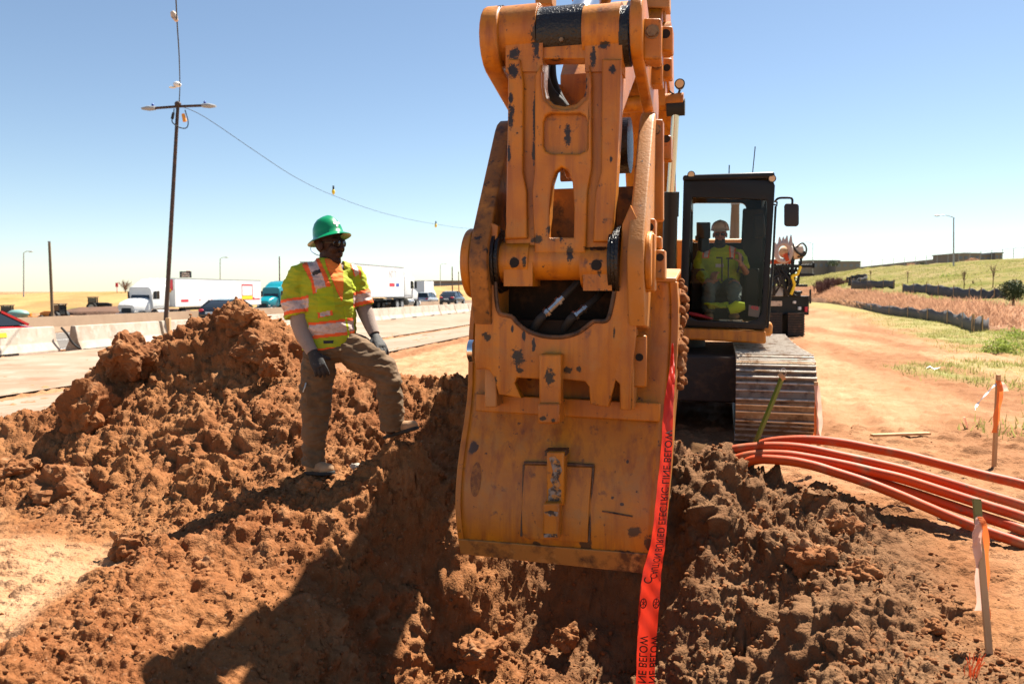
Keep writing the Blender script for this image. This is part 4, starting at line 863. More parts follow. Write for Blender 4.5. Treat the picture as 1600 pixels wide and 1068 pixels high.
mo = MB(); cmm = outl(rrect(1237, 335.5, 23, 36, 5, 4), 4.5); mo.poly(cmm, YD, .05, bevel=.012); part('mirror', mo, 'black_plastic', exc)
work_light(1080, 273, 4.58, .042, exc); work_light(1206.5, 279, 4.58, .042, exc)
an = MB(); an.tube([Q(1175, 280, 6.0), Q(1180, 229, 6.0)], .006); an.tube([Q(1139, 276, 5.9), Q(1139.5, 258, 5.9)], .007); split_parts('antenna', an, 'black', exc)
def text3(body, size, o, ax, ay, m, parent=None, thick=.001, name='lettering', world=False, align='CENTER', bold=0):
    """lettering as a mesh: baseline direction ax, glyph-up direction ay"""
    cu = bpy.data.curves.new('t', 'FONT'); cu.body = body; cu.size = size; cu.align_x = align; cu.align_y = 'CENTER'; cu.extrude = thick/2; cu.offset = bold
    ob = bpy.data.objects.new('t', cu); me = ob.to_mesh(); ax = Vector(ax).normalized(); ay = Vector(ay).normalized(); az = ax.cross(ay)
    b = MB(); b.add([Vector(o)+ax*v.co.x+ay*v.co.y+az*v.co.z for v in me.vertices], [list(p.vertices) for p in me.polygons]); ob.to_mesh_clear(); bpy.data.objects.remove(ob); bpy.data.curves.remove(cu)
    return part(name, b, m, parent, world=world, smooth=False)
wsx = (stk[1]-stk[0]).normalized(); wsy = (stk[0]-stk[3]).normalized()
text3('450', .055, (stk[0]+stk[1])/2-wsy*.025+Vector((0, -.004, 0)), wsx, wsy, 'red_sign', exc)
# step / hand rail beside the cab
hr = MB(); hr.tube(spline([Q(1057,330,5.2),Q(1056,400,5.2),Q(1056,470,5.2)], 4), .014); part('handrail', hr, 'yellow_far', exc)
# ================================================================== PEOPLE
M['skin'] = mat('dark_brown_skin', (.040, .017, .010), .6, 0, [((.05, .022, .013), 12, .5, .7)], spec=.25)
M['skin_tan'] = mat('tanned_skin', (.30, .13, .075), .5, 0)
M['lime'] = mat('lime_mesh_fabric', (.40, .45, .012), .8, 0, [((.31, .35, .01), 6, .45, .7)], bump=.002, bscale=120)
M['hv_orange'] = mat('orange_trim_fabric', (.90, .13, .02), .75)
M['silver_tape'] = mat('reflective_tape', (.62, .46, .40), .45, .15, [((.5, .36, .3), 40, .5, .6)])
M['tee'] = mat('orange_tee_shirt', (.85, .22, .03), .85)
M['pocket'] = mat('lime_pocket_fabric', (.42, .50, .01), .85)
M['sleeve'] = mat('grey_beige_undershirt', (.30, .23, .19), .9, 0, [((.24, .18, .15), 8, .45, .7)], bump=.002, bscale=90)
M['khaki'] = mat('khaki_work_trousers', (.135, .082, .040), .9, 0, [((.19, .11, .055), 4, .45, .7), ((.085, .05, .025), 9, .5, .75)], bump=.003, bscale=60)
M['glove'] = mat('black_work_glove', (.022, .021, .021), .7, 0, [((.12, .11, .10), 22, .58, .68)], bump=.002, bscale=90)
M['boot'] = mat('dusty_tan_boot', (.42, .24, .12), .8, 0, [((.30, .15, .07), 9, .45, .7)], bump=.002, bscale=50)
M['green_hat'] = mat('green_hard_hat', (.0, .23, .085), .28, 0, coat=.4)
M['white_print'] = mat('white_print', (.85, .80, .76), .5)
M['lens_dark'] = mat('dark_safety_lens', (.01, .01, .012), .08, 0, spec=.8)
M['cream_hat'] = mat('cream_hard_hat', (.62, .48, .36), .4, 0, [((.25, .15, .10), 14, .56, .62), ((.5, .2, .1), 9, .62, .68)])
M['beard'] = mat('dark_beard', (.02, .014, .01), .9, bump=.004, bscale=120)
M['dark_cloth'] = mat('dark_work_cloth', (.03, .032, .036), .9)
def to_px(p):
    v = np.array(p)-np.array([0, 0, CAMZ]); f = np.array([0, math.cos(PITCH), -math.sin(PITCH)]); u = np.array([0, math.sin(PITCH), math.cos(PITCH)])
    w = v @ f; return 800+FPX*(v[..., 0])/w, 534-FPX*(v @ u)/w
def folds(me, amp=.006, sx=9, sz=22, seed=0):
    n = len(me.vertices); co = np.empty(n*3); no = np.empty(n*3); me.vertices.foreach_get('co', co); me.vertices.foreach_get('normal', no); co = co.reshape(-1, 3); no = no.reshape(-1, 3)
    d = fbm(co[:, 0]*sx+co[:, 1]*sx*.8+co[:, 2]*4, co[:, 2]*sz+co[:, 0]*5, 3, seed)+.9*(.5-np.abs(fbm(co[:, 0]*5+co[:, 2]*9, co[:, 2]*13-co[:, 1]*6, 3, seed+7))*2.6)+.35*(.5-np.abs(fbm(co[:, 0]*11-co[:, 2]*14, co[:, 2]*24+co[:, 1]*9, 2, seed+3))*2.6)
    co += no*(d*amp)[:, None]; me.vertices.foreach_set('co', co.ravel()); me.update(); return me
def inpoly(x, y, poly):
    inside = np.zeros(x.shape, bool); n = len(poly)
    for i in range(n):
        x0, y0 = poly[i]; x1, y1 = poly[(i+1) % n]
        c = ((y0 > y) != (y1 > y)) & (x < (x1-x0)*(y-y0)/((y1-y0) or 1e-9)+x0); inside ^= c
    return inside
def peel(me, rules, off=.0015):
    """split the faces of a garment into pieces: rules = [(piece, test(centre, normal) -> bool array)]; later rules win. Returns {piece: MB}"""
    n = len(me.polygons); c = np.empty(n*3); me.polygons.foreach_get('center', c); c = c.reshape(-1, 3); no = np.empty(n*3); me.polygons.foreach_get('normal', no); no = no.reshape(-1, 3)
    lab = np.zeros(n, int); names = [None]
    for nm, fn in rules:
        if nm not in names: names.append(nm)
        lab[fn(c, no)] = names.index(nm)
    out = {}
    for k, nm in enumerate(names):
        b = MB(); mp = {}
        for i in np.nonzero(lab == k)[0]:
            f = []
            for j in me.polygons[int(i)].vertices:
                if j not in mp: mp[j] = len(b.v); b.v.append(me.vertices[j].co+(me.vertices[j].normal*off if k else Vector((0, 0, 0))))
                f.append(mp[j])
            b.f.append(f); b.mi.append(0)
        out[nm] = b
    return out
def head_pieces(mb, c, f, s=1.0, tilt=0):
    """skull, jaw, nose, lips, brows, cheeks, ears; c = centre of the head, f = where it looks"""
    f = Vector(f).normalized(); l = Vector((0, 0, 1)).cross(f).normalized(); f2 = (f*math.cos(tilt)+Vector((0, 0, math.sin(tilt)))).normalized(); z = f2.cross(l)*-1
    if z.z < 0: z = -z
    q = Matrix((l, f2, z)).transposed(); at = lambda x, y, zz: Vector(c)+q @ Vector((x*s, y*s, zz*s*(1.06 if s > 1 else 1)))
    def e(p, r): mb.ell(at(*p), [k*s for k in r], q, 20, 12)
    e((0, -.012, .035), (.074, .094, .098)); e((0, .022, -.05), (.058, .066, .064)); e((0, .070, -.092), (.026, .022, .022)); e((0, .05, -.085), (.045, .035, .03))
    e((0, .098, .002), (.012, .018, .032)); e((0, .108, -.014), (.014, .016, .013)); e((.012, .098, -.018), (.010, .012, .009)); e((-.012, .098, -.018), (.010, .012, .009))
    e((0, .090, -.046), (.027, .015, .009)); e((0, .088, -.060), (.024, .015, .010))
    for sg in (1, -1):
        e((sg*.036, .062, -.018), (.028, .030, .030)); e((sg*.030, .080, .036), (.030, .016, .011)); e((sg*.076, -.004, -.004), (.011, .021, .033))
    return q, at
def finger(mb, base, d, side_axis, L, r, bend):
    p = Vector(base); d = Vector(d).normalized(); pts = [p-d*.02, p]
    for k, ln in enumerate((.46, .30, .24)):
        d = Matrix.Rotation(bend*(1.0 if k else .5), 3, side_axis) @ d; p = p+d*L*ln; pts.append(p)
    mb.tube(spline(pts, 3), [r*(1.0-.22*i/(len(pts)*3-3)) for i in range((len(pts)-1)*3+1)], n=10)
    mb.ell(pts[-1], (r*.8,)*3, n=10, m=6)
def hand(mb, wrist, d, nrm, thumb, curl=.35, s=1.0):
    """palm with four unequal fingers and a thumb; d = along the hand, nrm = out of the back of the hand, thumb = +1/-1 side"""
    d = Vector(d).normalized(); nrm = (Vector(nrm)-d*Vector(nrm).dot(d)).normalized(); sd = d.cross(nrm).normalized()*thumb; w = Vector(wrist)
    mb.limb([(w-d*.03*s, .030*s, .024*s), (w+d*.015*s, .034*s, .022*s), (w+d*.05*s, .043*s, .019*s), (w+d*.088*s, .044*s, .016*s), (w+d*.098*s, .040*s, .012*s)], n=18, front=nrm)
    ax = d.cross(nrm).normalized()
    rot = -1 if (Matrix.Rotation(.3, 3, ax) @ d).dot(nrm) > 0 else 1
    for k, (o, L) in enumerate(((.032, .074), (.011, .082), (-.011, .077), (-.031, .062))):
        finger(mb, w+d*.090*s+sd*o*s, (d+sd*o*2.2).normalized(), ax, L*s, .0115*s, rot*curl*(1+.18*k))
    finger(mb, w+d*.030*s+sd*.036*s-nrm*.006*s, (d*.75+sd*.75-nrm*.25).normalized(), ax, .062*s, .0125*s, rot*curl*.5)
# ---- the standing worker
YW = 5.5
wf = Vector((.47, -.88, 0)).normalized(); wl = Vector((0, 0, 1)).cross(wf)
foot0 = P(492, 738, 5.5)
wk = thing('person', 'worker in lime safety vest and green hard hat, one boot up on the heap', 'person', foot0)
# garments are shaped round these section lists
T_SEC = [((513,408,5.52), .070, .068), ((512,416,5.51), .115, .082), ((511,424,5.51), .185, .10), ((510,436,5.50), .212, .118), ((510,456,5.50), .212, .132), ((512,485,5.50), .196, .134), ((514,512,5.50), .186, .130), ((516,532,5.50), .192, .132), ((517,544,5.50), .196, .134)]
RA = [((467,430,5.42), .082, .078), ((459,450,5.41), .083, .080), ((459,472,5.40), .088, .084), ((466,494,5.39), .094, .088)]
LA = [((553,428,5.60), .080, .078), ((560,448,5.62), .080, .078), ((563,466,5.62), .078, .076), ((566,478,5.62), .080, .076)]
sec = lambda L, k=1.0: [(P(*c), a*k, b*k) for c, a, b in L]
shirt = MB(); shirt.limb(sec(T_SEC), 32, front=wf, sup=2.3); shirt.limb([(P(490, 424, 5.47), .07, .07)]+sec(RA), 24, front=wf); shirt.limb([(P(532, 422, 5.55), .07, .07)]+sec(LA), 24, front=wf)
shm = folds(fold_remesh(shirt, .0065, 4), .0075, 8, 17, 2)
def zpx(y, Y=5.5): return P(515, y, Y).z
axR0, axR1 = np.array(P(459, 450, 5.41)), np.array(P(466, 494, 5.39)); axL0, axL1 = np.array(P(557, 440, 5.61)), np.array(P(566, 478, 5.62))
def alongR(c): d = axR1-axR0; return (c-axR0) @ d/(d @ d)
def alongL(c): d = axL1-axL0; return (c-axL0) @ d/(d @ d)
def isR(c): x, y = to_px(c); return (x < 482+.0*y) & ((c-axR0) @ np.array(wl) < .075) & (y > 438)
def isL(c): x, y = to_px(c); return ((c-axL0) @ np.array(wl) > -.055) & (y > 440) & (x > 549)
def torso(c): return ~isR(c) & ~isL(c)
def front(n): return n @ np.array(-Vector((0, 1, 0))) > -.15
def zone(poly): return lambda c, n: inpoly(*to_px(c), poly) & front(n)
def zb(y0, y1, slope=.0):
    def fn(c, n):
        z = c[:, 2]+slope*(c @ np.array(wl)-np.array(P(515, 515, 5.5)) @ np.array(wl)); return torso(c) & (z < zpx(y0)) & (z > zpx(y1))
    return fn
rules = [('tee_shirt', zone([(509,404),(533,404),(536,425),(537,450),(535,468),(529,455),(521,436),(514,420)])),
 ('orange_trim', zone([(507,405),(509,404),(514,420),(521,436),(529,455),(535,468),(534,471),(527,457),(519,437),(512,421)])) ,
 ('orange_trim', zb(499, 524, -.10)), ('reflective_band', zb(503, 519, -.10)), ('orange_trim', zb(540, 549, -.06)),
 ('orange_trim', lambda c, n: isR(c) & (alongR(c) > .38) & (alongR(c) < .92)), ('reflective_band', lambda c, n: isR(c) & (alongR(c) > .48) & (alongR(c) < .80)),
 ('orange_trim', lambda c, n: isL(c) & (alongL(c) > .38) & (alongL(c) < .95)), ('reflective_band', lambda c, n: isL(c) & (alongL(c) > .50) & (alongL(c) < .80)),
 ('orange_trim', zone([(472,414),(480,404),(498,403),(510,428),(520,454),(489,459),(486,440)])), ('reflective_band', zone([(480,409),(492,403),(503,428),(511,452),(494,456),(489,436)])),
 ('orange_trim', zone([(543,404),(553,408),(564,424),(563,440),(555,440),(551,424)])), ('reflective_band', zone([(547,404),(553,410),(561,424),(560,437),(556,437),(553,422)])),
 ('tape_clasp', zone([(487,425),(500,420),(502,426),(489,431)])),
 ('pocket', zone([(494,452),(520,446),(524,486),(498,492)])), ('orange_trim', zone([(496,489),(519,484),(520,492),(497,497)])), ('reflective_band', zone([(500,488),(515,485),(516,492),(501,495)])),
 ('zip', zone([(536,480),(539,478),(550,545),(547,547)])), ('pocket', zone([(548,436),(561,428),(564,440),(560,456),(552,452)])), ('loop', zone([(505,532),(521,531),(521,536),(505,537)]))]
pz = peel(shm, rules)
vest = part('safety_vest', pz[None], 'lime', wk, world=True, recalc=False); vest['label'] = 'lime green safety vest with orange and silver bands'
for nm, m in (('tee_shirt', 'tee'), ('orange_trim', 'hv_orange'), ('reflective_band', 'silver_tape'), ('tape_clasp', 'black_plastic'), ('pocket', 'pocket'), ('zip', 'pocket'), ('loop', 'dark_cloth')):
    if pz[nm].v: split_parts(nm, pz[nm], m, vest, recalc=False, world=True)
pf = MB(); pf.poly([P(x, y, 5.38) for x, y in ((492,446),(521,440),(524,449),(496,456))], -wf, .008); part('pocket_flap', pf, 'lime', vest, world=True)
us = MB(); us.limb([(P(466,480,5.39), .060, .056), (P(468,505,5.38), .060, .056), (P(473,522,5.36), .054, .050), (P(482,540,5.32), .044, .040), (P(488,550,5.30), .040, .036)], 20, front=wf)
us.limb([(P(564,470,5.62), .055, .052), (P(572,490,5.61), .054, .05), (P(579,508,5.57), .046, .043), (P(585,522,5.53), .038, .035)], 20, front=wf)
for m_ in split_parts('shirt_sleeve', us, 'sleeve', wk, world=True): pass
tr = MB(); tr.ell(P(519, 544, 5.5), (.18, .135, .105), Matrix((wl, -wf, Vector((0, 0, 1)))).transposed())
tr.limb(sec([((502,535,5.47), .10, .11), ((498,565,5.46), .118, .118), ((495,600,5.45), .116, .112), ((493,640,5.45), .102, .10), ((491,672,5.46), .090, .092), ((489,702,5.48), .080, .086), ((490,724,5.49), .080, .090)]), 24, front=wf)
tr.limb(sec([((536,538,5.52), .11, .11), ((556,550,5.50), .122, .122), ((582,565,5.47), .116, .116), ((600,579,5.45), .102, .104), ((607,592,5.45), .090, .096), ((609,615,5.47), .090, .096), ((611,642,5.50), .086, .094), ((612,670,5.52), .088, .096)]), 24, front=wf)
tr.ell(P(497, 610, 5.40), (.07, .05, .09)); 
trm = folds(fold_remesh(tr, .007, 4), .012, 5, 10, 5)
part('trousers', trm, 'khaki', wk, world=False, recalc=False) if False else None
xform_mesh(trm, wm(wk).inverted()); trs = part('trousers', trm, 'khaki', wk, recalc=False)
pk = MB(); pk.poly([P(x, y, 5.325) for x, y in ((478,602),(500,606),(500,638),(479,634))], -wf, .012, bevel=.004); part('cargo_pocket', pk, 'khaki', trs, world=True)
kc = MB(); kc.tube(spline([P(478,598,5.34), P(476,606,5.33), P(474,612,5.33)], 4), .006); part('key_clip', kc, 'steel', trs, world=True)
def boot(heel, toe, up=Vector((0, 0, 1))):
    h = Vector(heel); t = Vector(toe); d = (t-h).normalized(); b = MB(); L = (t-h).length
    q = d.to_track_quat('Y', 'Z').to_matrix()
    b.ell(h+d*.03+Vector((0, 0, .045)), (.042, .05, .05), q); b.ell(h+d*L*.55+Vector((0, 0, .045)), (.043, L*.36, .042), q); b.ell(t-d*.06+Vector((0, 0, .038)), (.05, .065, .04), q); b.limb([(h+d*.04+Vector((0, 0, .05)), .046, .05), (h+d*.03+Vector((0, 0, .15)), .05, .054)], 18, front=d)
    m_ = fold_remesh(b, .007, 3); m_.transform(wm(wk).inverted()); o = part('boot', m_, 'boot', wk, recalc=False)
    s_ = MB(); 
    lp = [h-d*.02+q @ Vector((x*.052, y*(L+.03), 0)) for x, y in ((-.75, .02), (-.9, .2), (-.75, .45), (-1, .75), (-.75, .95), (0, 1.03), (.75, .95), (1, .75), (.75, .45), (.9, .2), (.75, .02), (0, -.03))]
    s_.poly(spline(lp, 4, True), q @ Vector((0, 0, 1)), .022, bevel=.003); part('sole', s_, 'rubber', o, world=True)
boot(P(484, 740, 5.53), P(517, 741, 5.33)); boot(P(607, 684, 5.58), P(650, 671, 5.44))
gv = MB(); hand(gv, P(489, 551, 5.295), P(503, 582, 5.27)-P(489, 551, 5.295), (.35, -.9, .2), -1, .42, 1.12); m_ = fold_remesh(gv, .0045, 2); m_.transform(wm(wk).inverted()); part('glove', m_, 'glove', wk, recalc=False)
gv = MB(); hand(gv, P(586, 525, 5.52), P(602, 553, 5.43)-P(586, 525, 5.52), (.55, -.6, .55), 1, .30, 1.12); m_ = fold_remesh(gv, .0045, 2); m_.transform(wm(wk).inverted()); part('glove', m_, 'glove', wk, recalc=False)
# body: one continuous skin
bd = MB(); hf = Vector((.90, -.44, 0)); hc = P(514, 384, 5.52); hq, hat = head_pieces(bd, hc, hf, 1.07, -.02)
bd.limb([(P(513, 425, 5.52), .085, .075), (P(513, 412, 5.53), .060, .060), (P(512, 396, 5.53), .056, .060)], 20, front=wf)
bd.limb([(c, a*.84, b*.84) for c, a, b in sec(T_SEC)[1:]], 20, front=wf)
bd.limb(sec(RA, .6)+[(P(467, 505, 5.38), .04, .04), (P(488, 549, 5.30), .028, .026), (P(494, 562, 5.285), .026, .016)], 16, front=wf); bd.limb(sec(LA, .6)+[(P(573, 492, 5.61), .038, .036), (P(585, 522, 5.53), .027, .025), (P(592, 536, 5.49), .026, .016)], 16, front=wf)
bd.limb([(P(510, 430, 5.5), .10, .08), (P(489, 426, 5.46), .06, .06), (P(467, 432, 5.42), .05, .05)], 16, front=wf); bd.limb([(P(512, 430, 5.5), .10, .08), (P(535, 426, 5.55), .06, .06), (P(553, 430, 5.60), .05, .05)], 16, front=wf)
bd.ell(P(518, 545, 5.5), (.15, .11, .10))
bd.limb(sec([((503,545,5.47), .075, .075), ((495,600,5.45), .075, .075), ((493,640,5.45), .055, .055), ((489,702,5.49), .045, .045), ((489,728,5.51), .035, .04)]), 16, front=wf)
bd.limb(sec([((536,545,5.52), .075, .075), ((582,567,5.47), .07, .07), ((603,588,5.46), .055, .055), ((611,642,5.50), .045, .045), ((611,676,5.54), .035, .04)]), 16, front=wf)
m_ = fold_remesh(bd, .0055, 3); m_.transform(wm(wk).inverted()); body = part('body', m_, 'skin', wk, recalc=False)
ew = MB()
for sg in (1, -1): ew.ell(hat(sg*.030, .078, .016), (.012, .012, .012), n=12, m=8)
M['eye'] = mat('eye_white', (.55, .5, .45), .3); split_parts('eye', ew, 'eye', body, world=True)
sgl = MB()
for sg in (1, -1):
    ring = [hat(sg*(.034+.030*math.cos(a)), .101-.016*((.034+.030*math.cos(a))/.064)**2, .014+.019*math.sin(a)) for a in np.linspace(0, 6.283, 20, endpoint=False)]
    sgl.add([hat(sg*.034, .106, .014)]+ring, [(0, 1+k, 1+(k+1) % 20) for k in range(20)]); sgl.tube(ring+[ring[0]], .0022, n=6)
    sgl.tube([hat(sg*.063, .088, .018), hat(sg*.078, .03, .018), hat(sg*.078, -.01, .014)], .0028, n=6)
sgl.tube([hat(-.006, .104, .018), hat(.006, .104, .018)], .003, n=6)
part('safety_glasses', sgl, 'lens_dark', wk, world=True, smooth=True)
def hard_hat(c, q, m, par, full=True, tilt=.0, s=(1, 1, 1), name='hard_hat'):
    b = MB(); rt = q @ Matrix.Rotation(tilt, 3, 'X')
    pr = [(.004,.112),(.030,.110),(.055,.101),(.078,.083),(.095,.057),(.103,.028),(.106,.004)]
    if full: pr += [(.118,-.004),(.138,-.013),(.153,-.021),(.153,-.024),(.136,-.017),(.115,-.008),(.100,-.002),(.096,.03),(.085,.06)]
    else: pr += [(.110,-.004),(.110,-.008),(.100,-.004),(.096,.03),(.085,.06)]
    rings = []
    for r, z in pr:
        rg = []
        for k in range(40):
            a = 2*math.pi*k/40; x = r*math.cos(a); y = r*math.sin(a)*1.17; zz = z
            if not full and z < .002 and math.sin(a) > .2: e = (math.sin(a)-.2)/.8; y += .05*e; zz -= .012*e
            ridge = .006*max(0, 1-abs(x)/.022) if z > .03 and r > .01 else (.006 if z > .1 else 0)
            rg.append(Vector(c)+rt @ Vector((x*s[0], y*s[1], (zz+ridge)*s[2])))
        rings.append(rg)
    b.loft(rings, True); o = part(name, b, m, par, world=True, angle=50); return o, (lambda x, y, z: Vector(c)+rt @ Vector((x*s[0], y*s[1], z*s[2])))
hatc = hat(0, -.004, .058)
ho_, hp = hard_hat(hatc, hq, 'green_hat', wk, True, .30, (.90, .90, 1.22))
bvh = BVHTree.FromPolygons([wm(wk) @ v.co for v in ho_.data.vertices], [list(p.vertices) for p in ho_.data.polygons])
def decal(grid_px, m, name, par, bv=bvh, off=.002):
    """a sticker: a small patch laid on the surface below it"""
    last = None; rows = []
    for row in grid_px:
        r = []
        for px, py in row:
            d = Vector(ray(px, py)).normalized(); h = bv.ray_cast(Vector((0, 0, CAMZ)), d)
            if h[0] is not None: n_ = h[1] if h[1].dot(d) < 0 else -h[1]; last = h[0]+n_*off
            r.append(last)
        rows.append(r)
    if any(p is None for r in rows for p in r): return
    b = MB(); b.grid(rows); return part(name, b, m, par, world=True, smooth=False)
def quadpx(a, b, c, d, n=5): return [[tuple((1-i/n)*((1-j/n)*np.array(a)+j/n*np.array(b))+i/n*((1-j/n)*np.array(d)+j/n*np.array(c))) for j in range(n+1)] for i in range(n+1)]
decal(quadpx((490,350),(498,345),(498,351),(490,357)), 'white_print', 'sticker', ho_); decal(quadpx((490,347),(498,342),(498,345),(490,350)), 'blue_sign', 'sticker', ho_); decal(quadpx((490,352),(498,347),(498,349),(490,354)), 'red_sign', 'sticker', ho_, off=.003)
decal(quadpx((520.5,347),(531,346.5),(530.5,349.5),(521,350)), 'white_print', 'emblem', ho_); decal(quadpx((524.5,349.5),(528,349.3),(528,354),(525.5,354)), 'white_print', 'emblem', ho_)
ln = MB(); ln.tube(spline([hp(0, -.12, -.012), P(487,383,5.62), P(486,391,5.62), P(493,397,5.60), P(502,400,5.58)], 5), .0025, n=6); part('lanyard', ln, 'blue_sign', wk, world=True)
# ---- the operator in the cab
oy = 5.5  # metres behind the bucket plane
def O(px, py, d=oy): q_ = Q(px, py, d); return WM['excavator'] @ q_
of = Vector((-.12, -.99, 0)).normalized(); opb = O(1128, 470, 5.6)
op = thing('person', 'machine operator in a lime sweatshirt and cream hard hat sitting in the excavator cab', 'person', opb)
sh = MB(); sh.limb([(O(1126,384), .075, .07), (O(1127,391), .20, .10), (O(1127,400), .245, .13), (O(1127,418), .235, .14), (O(1127,436), .215, .15), (O(1127,448), .215, .16)], 28, front=of, sup=2.4)
sh.limb([(O(1101,396), .09, .09), (O(1094,412), .085, .085), (O(1095,430,5.4), .075, .075), (O(1105,440,5.2), .06, .06)], 20, front=of); sh.limb([(O(1150,396), .09, .09), (O(1158,408,5.45), .085, .085), (O(1163,420,5.35), .07, .07)], 20, front=of)
shm2 = folds(fold_remesh(sh, .010, 3), .008, 7, 14, 9)
pz2 = peel(shm2, [('orange_trim', zone([(1099,384),(1111,381),(1108,403),(1097,403)])), ('reflective_band', zone([(1102,384),(1108.5,382),(1106,402),(1099.5,402)])), ('orange_trim', zone([(1139,381),(1151,384),(1148,404),(1140,404)])), ('reflective_band', zone([(1141,382),(1148,384),(1146,403),(1142,403)])), ('reflective_band', zone([(1118,412),(1131,412),(1131,418),(1118,418)]))])
o_ = part('sweatshirt', pz2[None], 'lime', op, world=True, recalc=False)
for nm, m in (('orange_trim', 'hv_orange'), ('reflective_band', 'silver_tape')): split_parts(nm, pz2[nm], m, o_, world=True, recalc=False)
ob = MB(); oh = O(1125, 367, 5.45); oq, oat = head_pieces(ob, oh, (-.25, -.97, 0), 1.0, -.12)
ob.limb([(O(1126,392), .09, .08), (O(1126,382), .06, .06), (O(1125,370,5.48), .056, .06)], 18, front=of); ob.limb([(O(1127,395), .2, .1), (O(1127,420), .2, .12), (O(1127,448), .18, .13)], 18, front=of)
ob.limb([(O(1127,400), .1, .08), (O(1104,398), .05, .05), (O(1094,414), .045, .045), (O(1096,432,5.4), .04, .04), (O(1112,442,5.1), .03, .03)], 16, front=of); ob.limb([(O(1127,400), .1, .08), (O(1150,398), .05, .05), (O(1160,412,5.4), .047, .047), (O(1165,425,5.25), .042, .042), (O(1158,412,5.0), .03, .028)], 16, front=of)
for sx in (-1, 1): ob.limb([(O(1127+sx*9,446), .08, .08), (O(1127+sx*20,446,5.05), .07, .07), (O(1127+sx*20,470,4.95), .05, .05), (O(1127+sx*20,492,4.95), .045, .045)], 16, front=(1, 0, 0))
hand(ob, O(1157,412,5.0), Vector((-.05, -.1, .9)), (.7, -.6, 0), -1, .75, 1.0); hand(ob, O(1113,442,5.08), Vector((.1, -.1, .7)), (-.6, -.7, 0), 1, .75, 1.0)
m_ = fold_remesh(ob, .007, 2); m_.transform(wm(op).inverted()); obody = part('body', m_, 'skin_tan', op, recalc=False)
hard_hat(oat(0, -.006, .062), oq, 'cream_hat', op, False, .04)
be = MB(); be.ell(oat(0, .045, -.075), (.062, .06, .05), oq); be.ell(oat(0, .02, -.11), (.07, .06, .05), oq); part('neck_gaiter', be, 'dark_cloth', op, world=True)
og = MB()
for sg in (1, -1): og.ell(oat(sg*.032, .096, .014), (.028, .008, .017), oq, 14, 8); og.tube([oat(sg*.058, .085, .018), oat(sg*.078, .0, .014)], .003, n=6)
part('safety_glasses', og, 'lens_dark', op, world=True)
ot = MB(); ot.ell(O(1127,450), (.20, .16, .10))
for sx in (-1, 1): ot.limb([(O(1127+sx*10,448), .105, .10), (O(1127+sx*16,448,5.2), .10, .095), (O(1127+sx*20,452,5.0), .088, .085), (O(1127+sx*20,470,4.95), .075, .08), (O(1127+sx*20,488,4.95), .07, .075)], 20, front=(1, 0, 0))
m_ = folds(fold_remesh(ot, .010, 3), .008, 6, 12, 4); m_.transform(wm(op).inverted()); M['slate'] = mat('grey_green_trousers', (.09, .11, .10), .9); part('trousers', m_, 'slate', op, recalc=False)
for sx in (-1, 1):
    b = MB(); c = O(1127+sx*20, 494, 4.95); b.ell(c, (.05, .13, .05)); part('boot', b, 'boot', op, world=True)
# lime reflection in the lower glass, built as a solid, and loose things
v = MB(); rg = random.Random(3)
for k in range(26): v.ell(O(1103+rg.random()*34, 480-rg.random()*6, 4.78+rg.random()*.1), (.05, .04, .022), Matrix.Rotation(rg.random()*3, 3, 'Z'))
solo('lime_reflection', folds(fold_remesh(v, .008, 2), .01, 12, 16, 6), 'lime', 'bright lime reflection in the lower cab glass, built as a crumpled solid', 'lime_reflection', recalc=False)
b = MB(); b.limb([(O(1139,484,4.74), .03, .05), (O(1152,479,4.74), .045, .07), (O(1164,478,4.74), .03, .04)], 14, front=(0, 0, 1)); solo('glove', b, 'pocket', 'yellow green work glove lying right of the lime reflection behind the cab glass', 'glove')
b = MB(); b.bar(O(1124,500,4.72), O(1160,501,4.72), .03, .02); solo('rag', b, 'cream_hat', 'pale strip of rag along the bottom edge of the cab glass', 'rag')
b = MB(); b.limb([(O(1076,489,4.72), .012, .02), (O(1095,493,4.72), .02, .02), (O(1114,498,4.72), .012, .012)], 10, front=(0, 0, 1)); solo('cloth', b, 'red_sign', 'red cloth at the lower left corner inside the cab', 'cloth')
